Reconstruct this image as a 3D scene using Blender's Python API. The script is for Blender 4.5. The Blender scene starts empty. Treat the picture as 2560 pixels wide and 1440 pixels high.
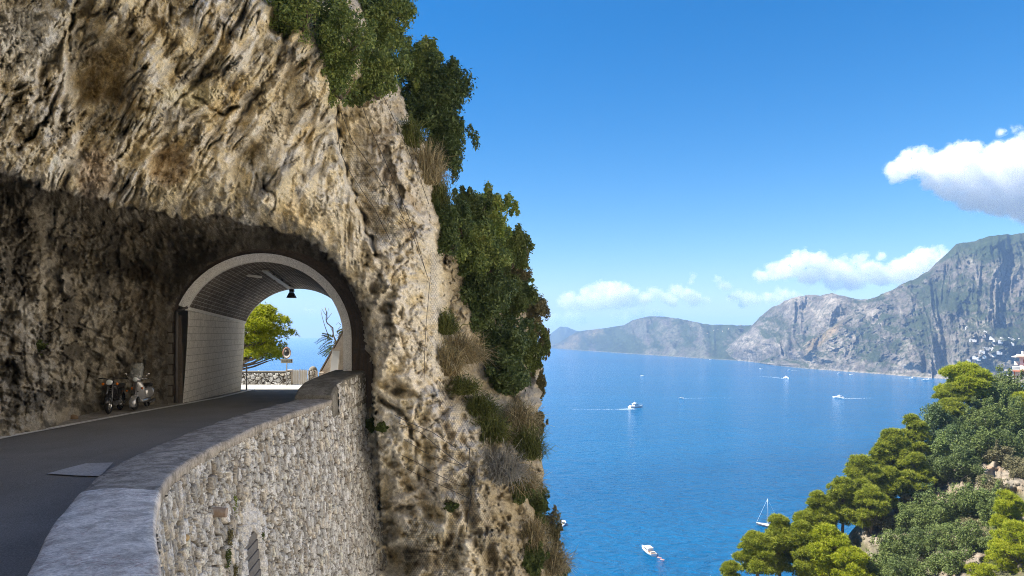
import bpy, math, random
import numpy as np
from mathutils import Vector, Matrix, Euler

# ------------------------------------------------------------------ basics
SC = bpy.context.scene
COL = SC.collection
F, VH = 1707.0, 834.0            # focal length and horizon row of the 2560 px wide photograph
SEA = -100.0
R = math.radians

def P(u, v, d):
    return np.array([(u - 1280.0) / F * d, d, (VH - v) / F * d])

def Pv(u, v, d):
    return Vector(P(u, v, d))

def at_z(u, v, z):
    return Pv(u, v, z * F / (VH - v))

def tag(o, label=None, cat=None, group=None, kind=None):
    if label: o['label'] = label
    if cat: o['category'] = cat
    if group: o['group'] = group
    if kind: o['kind'] = kind
    return o

def empty(name, loc=(0, 0, 0), rz=0.0, label=None, cat=None, group=None):
    o = bpy.data.objects.new(name, None)
    o.empty_display_size = 0.3
    COL.objects.link(o)
    o.location = loc
    o.rotation_euler = (0, 0, rz)
    return tag(o, label, cat, group)

def link(name, me, mat=None, parent=None, loc=None):
    o = bpy.data.objects.new(name, me)
    COL.objects.link(o)
    if mat is not None and len(me.materials) == 0:
        me.materials.append(mat)
    if parent is not None: o.parent = parent
    if loc is not None: o.location = loc
    return o

def np_mesh(name, V, Fc, smooth=False, tint=None, col=None, uv=None):
    """Fc: (n,k) int array (all faces k-gons)."""
    me = bpy.data.meshes.new(name)
    V = np.ascontiguousarray(V, dtype=np.float32)
    Fc = np.ascontiguousarray(Fc, dtype=np.int32)
    n, k = Fc.shape
    me.vertices.add(len(V)); me.vertices.foreach_set('co', V.ravel())
    me.loops.add(n * k); me.loops.foreach_set('vertex_index', Fc.ravel())
    me.polygons.add(n)
    me.polygons.foreach_set('loop_start', np.arange(0, n * k, k, dtype=np.int32))
    try: me.polygons.foreach_set('loop_total', np.full(n, k, dtype=np.int32))
    except Exception: pass
    me.polygons.foreach_set('use_smooth', np.full(n, smooth, dtype=bool))
    if tint is not None:
        a = me.attributes.new('tint', 'FLOAT', 'POINT'); a.data.foreach_set('value', np.ascontiguousarray(tint, dtype=np.float32))
    if col is not None:
        a = me.attributes.new('col', 'FLOAT_COLOR', 'POINT')
        c4 = np.ones((len(V), 4), np.float32); c4[:, :3] = col
        a.data.foreach_set('color', c4.ravel())
    if uv is not None:
        l = me.uv_layers.new(name='UVMap')
        l.data.foreach_set('uv', np.ascontiguousarray(uv, dtype=np.float32)[Fc.ravel()].ravel())
    me.update(calc_edges=True)
    me.validate()
    return me

def grid_faces(nr, nc):
    i = np.arange(nr * nc).reshape(nr, nc)
    return np.stack([i[:-1, :-1], i[1:, :-1], i[1:, 1:], i[:-1, 1:]], -1).reshape(-1, 4)

def clean(V, Fc, *attrs):
    used = np.zeros(len(V), bool); used[Fc.ravel()] = True
    idx = np.cumsum(used) - 1
    return (V[used], idx[Fc]) + tuple(a[used] for a in attrs)

# ------------------------------------------------------------------ noise
_rs = np.random.RandomState(7)
_perm = np.concatenate([_rs.permutation(256)] * 3)
_g3 = _rs.normal(size=(256, 3)); _g3 /= np.linalg.norm(_g3, axis=1)[:, None]

def pn3(x, y, z):
    x, y, z = np.broadcast_arrays(np.asarray(x, float), np.asarray(y, float), np.asarray(z, float))
    xi, yi, zi = np.floor(x).astype(int), np.floor(y).astype(int), np.floor(z).astype(int)
    xf, yf, zf = x - xi, y - yi, z - zi
    f = lambda t: t * t * t * (t * (t * 6 - 15) + 10)
    ux, uy, uz = f(xf), f(yf), f(zf)
    out = 0.0
    for a in (0, 1):
        wa = ux if a else 1 - ux
        pa = _perm[(xi + a) & 255]
        for b in (0, 1):
            wb = uy if b else 1 - uy
            pb = _perm[pa + ((yi + b) & 255)]
            for c in (0, 1):
                wc = uz if c else 1 - uz
                g = _g3[_perm[pb + ((zi + c) & 255)]]
                out = out + wa * wb * wc * (g[..., 0] * (xf - a) + g[..., 1] * (yf - b) + g[..., 2] * (zf - c))
    return out * 1.6

def fbm(x, y, z, o=4, g=0.5, l=2.03):
    s, a, n = 0.0, 1.0, 0.0
    for i in range(o):
        s = s + a * pn3(x + 17.3 * i, y - 9.1 * i, z + 5.7 * i); n += a
        a *= g; x = x * l; y = y * l; z = z * l
    return s / n

def ridged(x, y, z, o=4, g=0.5, l=2.03):
    s, a, n = 0.0, 1.0, 0.0
    for i in range(o):
        s = s + a * (1 - 2 * np.abs(pn3(x + 11.3 * i, y + 3.1 * i, z - 7.7 * i))); n += a
        a *= g; x = x * l; y = y * l; z = z * l
    return s / n

def worley(x, y, seed=0, jit=0.9):
    """F1, F2, cell id (random 0..1) of a jittered 2-D cell grid."""
    xi, yi = np.floor(x).astype(int), np.floor(y).astype(int)
    f1 = np.full(x.shape, 9.0); f2 = np.full(x.shape, 9.0); cid = np.zeros(x.shape)
    for a in (-1, 0, 1):
        for b in (-1, 0, 1):
            cx, cy = xi + a, yi + b
            h = _perm[_perm[(cx + seed) & 255] + (cy & 255)]
            h2 = _perm[h + ((cx * 3 + seed) & 255)]
            px = cx + 0.5 + jit * (h / 255.0 - 0.5); py = cy + 0.5 + jit * (h2 / 255.0 - 0.5)
            d = np.hypot(x - px, y - py)
            m = d < f1
            f2 = np.where(m, f1, np.minimum(f2, d))
            cid = np.where(m, ((h * 7 + h2 * 13) % 256) / 255.0, cid)
            f1 = np.where(m, d, f1)
    return f1, f2, cid

def sstep(a, b, x):
    t = np.clip((x - a) / (b - a), 0, 1)
    return t * t * (3 - 2 * t)

def tps(pts, smooth=0.0):
    """Thin-plate spline through (u, v, value) points."""
    p = np.array(pts, float)
    q = p[:, :2] / 500.0
    n = len(q)
    def phi(r2): return np.where(r2 > 0, r2 * np.log(r2 + 1e-12), 0)
    d2 = ((q[:, None] - q[None]) ** 2).sum(-1)
    A = np.zeros((n + 3, n + 3)); A[:n, :n] = phi(d2) + smooth * np.eye(n)
    A[:n, n] = 1; A[:n, n + 1:] = q; A[n, :n] = 1; A[n + 1:, :n] = q.T
    w = np.linalg.solve(A, np.concatenate([p[:, 2], np.zeros(3)]))
    def ev(u, v):
        sh = np.shape(u); x = np.stack([np.ravel(u), np.ravel(v)], 1) / 500.0
        out = np.empty(len(x))
        for i in range(0, len(x), 20000):
            c = x[i:i + 20000]
            r2 = ((c[:, None] - q[None]) ** 2).sum(-1)
            out[i:i + 20000] = phi(r2) @ w[:n] + w[n] + c @ w[n + 1:]
        return out.reshape(sh)
    return ev

# ------------------------------------------------------------------ materials
class NT:
    def __init__(s, name):
        s.m = bpy.data.materials.new(name); s.m.use_nodes = True
        s.t = s.m.node_tree; s.t.nodes.clear()
        s.out = s.t.nodes.new('ShaderNodeOutputMaterial')
    def n(s, typ, **kw):
        x = s.t.nodes.new('ShaderNode' + typ)
        for k, v in kw.items():
            if hasattr(x, k): setattr(x, k, v)
        return x
    def l(s, a, b): s.t.links.new(a, b)
    def set(s, sock, v):
        if hasattr(v, 'is_output'): s.l(v, sock)
        else: sock.default_value = v
    def coord(s, which='Object', scale=(1, 1, 1)):
        c = s.n('TexCoord'); m = s.n('Mapping'); m.inputs['Scale'].default_value = scale
        s.l(c.outputs[which], m.inputs[0]); return m.outputs[0]
    def noise(s, vec, scale, detail=4, rough=0.6, dist=0.0):
        x = s.n('TexNoise'); s.l(vec, x.inputs['Vector'])
        x.inputs['Scale'].default_value = scale; x.inputs['Detail'].default_value = detail
        x.inputs['Roughness'].default_value = rough; x.inputs['Distortion'].default_value = dist
        return x.outputs['Fac']
    def ramp(s, fac, stops):
        r = s.n('ValToRGB'); e = r.color_ramp.elements
        while len(e) < len(stops): e.new(0.5)
        for i, (p, c) in enumerate(stops):
            e[i].position = p; e[i].color = (c[0], c[1], c[2], 1) if hasattr(c, '__len__') else (c, c, c, 1)
        s.l(fac, r.inputs[0]); return r.outputs[0]
    def mix(s, f, a, b, mode='MIX'):
        x = s.n('Mix'); x.data_type = 'RGBA'; x.blend_type = mode
        s.set(x.inputs[0], f)
        for sock, v in ((x.inputs[6], a), (x.inputs[7], b)):
            if isinstance(v, tuple): sock.default_value = (v[0], v[1], v[2], 1)
            else: s.l(v, sock)
        return x.outputs[2]
    def math(s, op, a, b=0.0):
        x = s.n('Math'); x.operation = op; s.set(x.inputs[0], a); s.set(x.inputs[1], b); return x.outputs[0]
    def bump(s, h, strength=0.3, dist=0.05, nrm=None):
        b = s.n('Bump'); b.inputs['Strength'].default_value = strength; b.inputs['Distance'].default_value = dist
        s.l(h, b.inputs['Height'])
        if nrm is not None: s.l(nrm, b.inputs['Normal'])
        return b.outputs[0]
    def bsdf(s, color, rough=0.8, spec=0.3, nrm=None, metal=0.0, **kw):
        b = s.n('BsdfPrincipled')
        if isinstance(color, tuple): b.inputs['Base Color'].default_value = (*color, 1)
        else: s.l(color, b.inputs['Base Color'])
        s.set(b.inputs['Roughness'], rough); b.inputs['Specular IOR Level'].default_value = spec
        b.inputs['Metallic'].default_value = metal
        for k, v in kw.items(): s.set(b.inputs[k.replace('_', ' ')], v)
        if nrm is not None: s.l(nrm, b.inputs['Normal'])
        s.l(b.outputs[0], s.out.inputs[0]); return b

_mats = {}
def simple(name, c1, c2=None, scale=8.0, rough=0.7, spec=0.3, metal=0.0, bump=0.0, bscale=None, coord='Object', **kw):
    if name in _mats: return _mats[name]
    t = NT(name); vec = t.coord(coord)
    c2 = c2 or tuple(x * 0.75 for x in c1)
    nz = t.noise(vec, scale, 5, 0.65)
    colr = t.mix(t.ramp(nz, [(0.35, 0.0), (0.65, 1.0)]), c1, c2)
    nrm = t.bump(t.noise(vec, bscale or scale * 3, 5, 0.7), bump, 0.03) if bump else None
    t.bsdf(colr, rough, spec, nrm, metal, **kw)
    _mats[name] = t.m
    return t.m

def leaf_mat(name, stops, trans=0.3, rough=0.5, spec=0.25):
    if name in _mats: return _mats[name]
    t = NT(name)
    a = t.n('Attribute'); a.attribute_name = 'tint'
    c = t.ramp(a.outputs['Fac'], stops)
    b = t.n('BsdfPrincipled'); t.l(c, b.inputs['Base Color']); b.inputs['Roughness'].default_value = rough
    b.inputs['Specular IOR Level'].default_value = spec
    tr = t.n('BsdfTranslucent'); t.l(c, tr.inputs[0])
    m = t.n('MixShader'); m.inputs[0].default_value = trans
    t.l(b.outputs[0], m.inputs[1]); t.l(tr.outputs[0], m.inputs[2]); t.l(m.outputs[0], t.out.inputs[0])
    _mats[name] = t.m
    return t.m

# ------------------------------------------------------------------ mesh builder for made things
class MB:
    def __init__(s): s.v, s.f = [], []
    def add(s, vs, fs):
        b = len(s.v); s.v += [tuple(x) for x in vs]; s.f += [tuple(b + i for i in q) for q in fs]; return s
    def box(s, c, size, rot=None, taper=1.0, taper_y=None):
        c = Vector(c); h = Vector(size) * 0.5; ty = taper if taper_y is None else taper_y
        vs = []
        for z in (-1, 1):
            for x, y in ((-1, -1), (1, -1), (1, 1), (-1, 1)):
                k = taper if z > 0 else 1; ky = ty if z > 0 else 1
                p = Vector((x * h.x * k, y * h.y * ky, z * h.z))
                if rot: p = Euler(rot).to_matrix() @ p
                vs.append(c + p)
        return s.add(vs, [(3, 2, 1, 0), (4, 5, 6, 7), (0, 1, 5, 4), (1, 2, 6, 5), (2, 3, 7, 6), (3, 0, 4, 7)])
    def tube(s, pts, r, n=8, cap=True):
        pts = [Vector(p) for p in pts]; m = len(pts)
        rr = r if hasattr(r, '__len__') else [r] * m
        vs = []; prev = None
        for i, p in enumerate(pts):
            t = (pts[min(i + 1, m - 1)] - pts[max(i - 1, 0)]).normalized()
            a = prev if prev is not None else (Vector((0, 0, 1)) if abs(t.z) < 0.9 else Vector((1, 0, 0)))
            a = (a - t * a.dot(t)).normalized(); prev = a; b = t.cross(a)
            for k in range(n):
                w = 2 * math.pi * k / n
                vs.append(p + (a * math.cos(w) + b * math.sin(w)) * rr[i])
        fs = [(i * n + k, i * n + (k + 1) % n, (i + 1) * n + (k + 1) % n, (i + 1) * n + k) for i in range(m - 1) for k in range(n)]
        if cap: fs += [tuple(range(n))[::-1], tuple((m - 1) * n + k for k in range(n))]
        return s.add(vs, fs)
    def lathe(s, prof, c=(0, 0, 0), axis='z', n=20, closed=False):
        """prof: (radius, height) pairs turned round the axis."""
        c = Vector(c); vs = []
        for r_, h in prof:
            for k in range(n):
                w = 2 * math.pi * k / n; x, y = r_ * math.cos(w), r_ * math.sin(w)
                vs.append(c + Vector({'z': (x, y, h), 'x': (h, x, y), 'y': (x, h, y)}[axis]))
        m = len(prof); rng = range(m if closed else m - 1)
        return s.add(vs, [(i * n + k, i * n + (k + 1) % n, ((i + 1) % m) * n + (k + 1) % n, ((i + 1) % m) * n + k) for i in rng for k in range(n)])
    def torus(s, c, R_, r_, axis='x', n=24, m=8, sq=1.0):
        return s.lathe([(R_ + r_ * math.cos(2 * math.pi * i / m), sq * r_ * math.sin(2 * math.pi * i / m)) for i in range(m)], c, axis, n, True)
    def ball(s, c, rad, n=14, m=8, zmin=-1.0, rot=None):
        c = Vector(c); rad = rad if hasattr(rad, '__len__') else (rad,) * 3
        a0 = math.asin(zmin); vs = []
        for i in range(m + 1):
            a = a0 + (math.pi / 2 - a0) * i / m
            for k in range(n):
                w = 2 * math.pi * k / n
                p = Vector((rad[0] * math.cos(a) * math.cos(w), rad[1] * math.cos(a) * math.sin(w), rad[2] * math.sin(a)))
                if rot: p = Euler(rot).to_matrix() @ p
                vs.append(c + p)
        return s.add(vs, [(i * n + k, i * n + (k + 1) % n, (i + 1) * n + (k + 1) % n, (i + 1) * n + k) for i in range(m) for k in range(n)])
    def loft(s, rings, cap=True, closed=True):
        n = len(rings[0]); vs = [p for r_ in rings for p in r_]; kk = n if closed else n - 1
        fs = [(i * n + k, i * n + (k + 1) % n, (i + 1) * n + (k + 1) % n, (i + 1) * n + k) for i in range(len(rings) - 1) for k in range(kk)]
        if cap: fs += [tuple(range(n))[::-1], tuple((len(rings) - 1) * n + k for k in range(n))]
        return s.add(vs, fs)
    def prism(s, poly, a, b):
        """poly: list of 3-D points on one plane, extruded by the vector b - a."""
        d = Vector(b) - Vector(a); n = len(poly); vs = [Vector(p) for p in poly] + [Vector(p) + d for p in poly]
        return s.add(vs, [tuple(range(n))[::-1], tuple(range(n, 2 * n))] + [(k, (k + 1) % n, n + (k + 1) % n, n + k) for k in range(n)])
    def build(s, name, mat, parent=None, loc=None, smooth=False, bevel=0.0, label=None):
        me = bpy.data.meshes.new(name); me.from_pydata([tuple(v) for v in s.v], [], s.f)
        import bmesh
        bm = bmesh.new(); bm.from_mesh(me)
        bmesh.ops.remove_doubles(bm, verts=bm.verts, dist=1e-5)
        bmesh.ops.recalc_face_normals(bm, faces=bm.faces)
        bm.to_mesh(me); bm.free()
        if smooth:
            me.polygons.foreach_set('use_smooth', [True] * len(me.polygons))
        o = link(name, me, mat, parent, loc)
        if bevel:
            b = o.modifiers.new('Bevel', 'BEVEL'); b.width = bevel; b.segments = 2; b.limit_method = 'ANGLE'; b.angle_limit = R(35)
            try: b.harden_normals = False
            except Exception: pass
        if label: o['label'] = label
        return o

def copy_tree(o, parent=None):
    c = o.copy(); COL.objects.link(c)
    if parent is not None: c.parent = parent
    for ch in o.children: copy_tree(ch, c)
    return c
HAZE, CLOUD_D, VB = 1.25e-4, 0.0036, 24
HCOL = (0.43, 0.65, 0.98, 1)
SUN_AZ, SUN_EL, SUN_E = -92.0, 50.0, 5.0
SKY = (1.2, 0.15, 6.0, 1.40, 0.062, 0.503)
EXPO = 1.38
# ------------------------------------------------------------------ heights of the road
def zr(y):
    y = np.asarray(y, float)
    z = -2.51 - 0.0155 * (y - 16.4)
    z = np.where(y > 26.7, -2.67 - 0.036 * (y - 26.7), z)
    return np.where(y > 38, -3.077, z)

# portal frame: origin on the arch axis at the mouth, EA across, AX into the tunnel
PO = np.array([-9.60, 26.45]); EA = np.array([0.984, 0.177]); AX = np.array([-0.177, 0.984])
RIN, ROUT, BC = 3.0, 3.31, -0.22
def portal(a, b, s):
    p = PO + EA * a + AX * s
    return (p[0], p[1], b)

# ------------------------------------------------------------------ the main cliff
def poly_u(pts):
    vs = [p[1] for p in pts]; us = [p[0] for p in pts]
    return lambda v: np.interp(v, vs, us)

cliff_right = poly_u([(700, -420), (830, -200), (905, 0), (960, 120), (1000, 230), (1050, 330), (1085, 400), (1100, 450), (1108, 500), (1150, 545),
                      (1205, 590), (1262, 650), (1290, 700), (1312, 760), (1335, 840), (1352, 900), (1358, 960), (1350, 1010), (1338, 1040),
                      (1350, 1100), (1358, 1180), (1352, 1240), (1360, 1320), (1385, 1400), (1400, 1470), (1420, 1560)])
cliff_pts = [(-150,1100,14.8),(0,1085,16.8),(120,1065,18.6),(230,1042,22),(330,1015,24.6),(430,992,25.3),
 (-150,800,15),(0,800,17),(120,800,19),(230,800,22.2),(330,780,24.8),(430,780,25.1),
 (-150,600,15.2),(0,610,17.2),(120,610,19.2),(230,610,21.6),(330,620,24.2),(430,650,24.9),
 (-150,470,14.6),(0,480,16.3),(150,512,18.7),(300,540,21.4),(450,580,23.8),(560,598,24.9),(680,608,25.5),(780,660,25.9),
 (440,900,25.3),(480,720,25.5),(560,650,25.6),(680,630,25.9),(800,690,26.3),(870,760,26.7),(905,850,27.0),(912,960,27.2),
 (-150,390,12.2),(0,425,13.8),(130,468,15.6),(260,495,17.5),(400,522,19.3),(520,542,20.8),(640,556,22),(740,580,23),(820,640,24),(885,720,25.0),(918,790,25.8),(934,870,26.2),(938,960,26.4),
 (-150,0,10.5),(0,0,12),(200,0,13.5),(400,0,15.5),(600,0,18),(750,0,21),(900,0,25),
 (-150,200,11.3),(0,200,12.8),(200,200,14.6),(400,200,16.6),(600,200,18.6),(750,200,20.5),(820,250,22),
 (200,380,15.4),(400,380,17.6),(600,380,19.6),(750,400,21.3),(830,450,22.6),
 (-150,-400,12),(0,-400,13.5),(400,-400,19),(700,-400,26),(900,-400,31),
 (855,330,25),(950,260,26.5),(900,450,24.6),(1000,400,26.6),(1060,450,28.3),(950,560,24.6),(1020,560,26),(1080,600,28.4),(980,700,25.0),(1060,720,27.2),(1092,760,29),
 (990,850,25.2),(1070,860,27.2),(985,950,25.6),(1060,980,26.8),
 (920,1050,27.2),(950,1150,26.8),(1000,1050,26),(1100,1050,27),(1200,1050,30),(1300,1000,34),(1345,1000,36),
 (960,1300,27),(1050,1250,26.5),(1150,1200,27.2),(1250,1200,29.5),(1350,1200,33),(980,1440,26.8),(1100,1440,26.3),(1250,1440,28),(1380,1440,32),(1100,1560,26),(1380,1560,32),(900,1560,27),
 (1100,500,31),(1110,420,31),(1180,580,35),(1270,660,40),(1310,760,42),(1150,700,33),(1200,800,35),(1330,850,42),(1250,900,38),(1150,900,31),(1350,950,42),(1125,640,31),(980,100,29),(900,-100,29),(890,1100,28),(880,1000,28.5)]
cliff_depth = tps(cliff_pts, 0.0004)

def gauss(u, v, cu, cv, ru, rv, ang=0.0):
    a = R(ang); x = (u - cu) * math.cos(a) + (v - cv) * math.sin(a); y = -(u - cu) * math.sin(a) + (v - cv) * math.cos(a)
    return np.exp(-((x / ru) ** 2 + (y / rv) ** 2))

def blob(u, v, cu, cv, ru, rv, ang=0.0):           # flatter than a gaussian, with an edge
    a = R(ang); x = (u - cu) * math.cos(a) + (v - cv) * math.sin(a); y = -(u - cu) * math.sin(a) + (v - cv) * math.cos(a)
    wob = 0.22 * pn3(u / 37.0, v / 37.0, cu * 0.1) + 0.1 * pn3(u / 13.0, v / 13.0, cv * 0.1)
    r = np.sqrt((x / ru) ** 2 + (y / rv) ** 2) + wob
    return 1 - sstep(0.55, 1.15, r)

def crack(u, v, pts, w):
    pts = np.array(pts, float); best = np.full(u.shape, 1e9)
    uu = u + 9 * pn3(u / 24.0, v / 24.0, 3.3); vv = v + 9 * pn3(u / 24.0, v / 24.0, 8.3)
    for a, b in zip(pts[:-1], pts[1:]):
        d = b - a; t = np.clip(((uu - a[0]) * d[0] + (vv - a[1]) * d[1]) / (d @ d), 0, 1)
        best = np.minimum(best, np.hypot(uu - a[0] - t * d[0], vv - a[1] - t * d[1]))
    return np.exp(-(best / w) ** 2)

# holes and hollows: u, v, half-width, half-height, angle, metres deep
dents = [(265,190,72,95,15,0.7),(430,415,60,55,0,0.35),(420,420,50,45,0,0.2),(640,395,22,35,20,0.35),(700,70,26,30,0,1.2),(690,40,20,20,0,0.6),
 (980,965,34,22,10,1.3),(1010,985,30,14,0,0.9),(935,722,13,17,0,0.8),(967,770,24,15,-10,0.7),(1000,783,9,8,0,0.4),(910,640,18,40,-10,0.5),
 (965,1330,34,40,0,1.6),(1000,1400,70,42,0,1.8),(955,1262,26,14,0,0.8),(1015,1275,30,16,10,0.8),(985,1160,20,9,-15,0.4),(960,1180,12,8,0,0.4),
 (1075,1170,18,14,0,0.6),(1290,1010,26,14,40,0.8),(1320,950,16,20,0,0.5),(1130,1360,26,60,10,0.7),(1190,1330,18,60,-8,0.6),(1225,1400,20,50,0,0.6),
 (60,330,30,30,40,0.4),(100,180,30,20,-30,0.35),(215,860,35,14,0,0.5),(60,740,30,16,10,0.4),(310,330,25,14,-20,0.3),(470,300,60,10,-12,0.4),(560,280,40,10,-25,0.3),(405,130,40,16,-35,0.35),(520,190,60,10,-25,0.35)]
bulges = [(1080,1010,34,40,0,0.7),(1020,1015,24,28,0,0.5),(1135,1050,18,26,20,0.6),(960,880,34,70,0,0.25),(400,238,70,32,-6,0.35),(800,330,20,90,8,0.5),(840,420,26,60,0,0.4),
 (1140,1290,70,60,0,0.5),(1240,1240,60,50,0,0.5),(1090,1330,30,40,0,0.4),(170,120,14,70,8,0.7),(180,300,14,80,-5,0.5),(150,210,16,60,25,0.4),(560,470,30,40,15,0.3),(690,480,30,60,20,0.4)]
cracks = [([(690,40),(672,80),(690,100)], 6, 0.6),([(480,240),(560,285),(660,230)], 4, 0.5),([(500,310),(600,260),(690,180)], 4, 0.4),([(930,930),(950,1000),(1000,1030),(1030,1090)], 7, 0.8),
 ([(915,1130),(990,1150),(1050,1190)], 5, 0.5),([(1170,1150),(1175,1260),(1150,1350)], 6, 0.7),([(60,290),(110,240),(165,190)], 5, 0.5),([(250,20),(215,50),(180,95)], 5, 0.5)]


panels = [(262, 190, 70, 92, 15, (0.46, 0.34, 0.15), 0.8), (235, 440, 60, 82, 5, (0.50, 0.39, 0.28), 0.8), (425, 415, 62, 56, 0, (0.52, 0.38, 0.22), 0.7), (55, 95, 100, 90, 20, (0.86, 0.84, 0.78), 0.75), (480, 240, 84, 32, -4, (0.74, 0.68, 0.47), 0.8), (690, 330, 40, 110, 22, (0.60, 0.56, 0.48), 0.5), (800, 560, 50, 46, 20, (0.80, 0.70, 0.50), 0.6)]
hard_cracks = [([(832,225),(838,270),(842,335),(862,420),(890,500),(912,560),(940,640)], 5.5, 1.3), ([(196,-10),(176,60),(170,150),(152,215),(120,290),(50,375)], 6, 0.9), ([(560,60),(540,130),(500,200),(440,260)], 4, 0.5), ([(760,330),(700,420),(660,470)], 4, 0.5), ([(660,210),(600,300),(520,370)], 4, 0.55),
    ([(930,640),(1000,620),(1060,560)], 3.5, 0.35), ([(945,1000),(1010,1035),(1040,1100),(1045,1200)], 5, 0.7)]
steps = [([(815,180),(835,255),(840,330),(860,420),(888,500),(908,560),(930,620)], 1.5, 75), ([(185,-20),(172,60),(168,150),(160,200),(150,270),(140,330)], 0.9, 110), ([(330,40),(345,130),(335,230),(340,330)], -0.6, 60),
    ([(1080,560),(1088,700),(1090,800),(1080,940)], 1.2, 60), ([(1035,1030),(1058,1110),(1042,1190),(1060,1330)], 0.6, 50), ([(1195,1120),(1180,1250),(1195,1400)], -0.7, 60)]
def step_right(u, v, pts, reach):
    vs_ = [p[1] for p in pts]; x = u - np.interp(v, vs_, [p[0] for p in pts]) + 10 * fbm(u / 30.0, v / 30.0, 1.1, 3)
    inr = sstep(vs_[0] - 10, vs_[0] + 50, v) * (1 - sstep(vs_[-1] - 50, vs_[-1] + 10, v))
    return inr * sstep(-3, 9, x) * (1 - sstep(0.25 * reach, reach * 1.4, x))
LIP = [(-400,330),(-150,385),(0,425),(130,470),(260,495),(400,522),(520,542),(640,556),(740,580),(820,640),(885,720),(918,790),(934,870),(940,960),(945,1100)]
def lip_distance(u, v):
    """distance in px from the lip of the overhang, positive underneath it"""
    p = np.array(LIP, float); best = np.full(u.shape, 1e9); sg = np.ones(u.shape)
    for a, b in zip(p[:-1], p[1:]):
        d = b - a; t = np.clip(((u - a[0]) * d[0] + (v - a[1]) * d[1]) / (d @ d), 0, 1)
        x, y = u - a[0] - t * d[0], v - a[1] - t * d[1]; q = np.hypot(x, y); cr = d[0] * y - d[1] * x
        m = q < best; best = np.where(m, q, best); sg = np.where(m, np.sign(cr), sg)
    return best * sg

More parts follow.
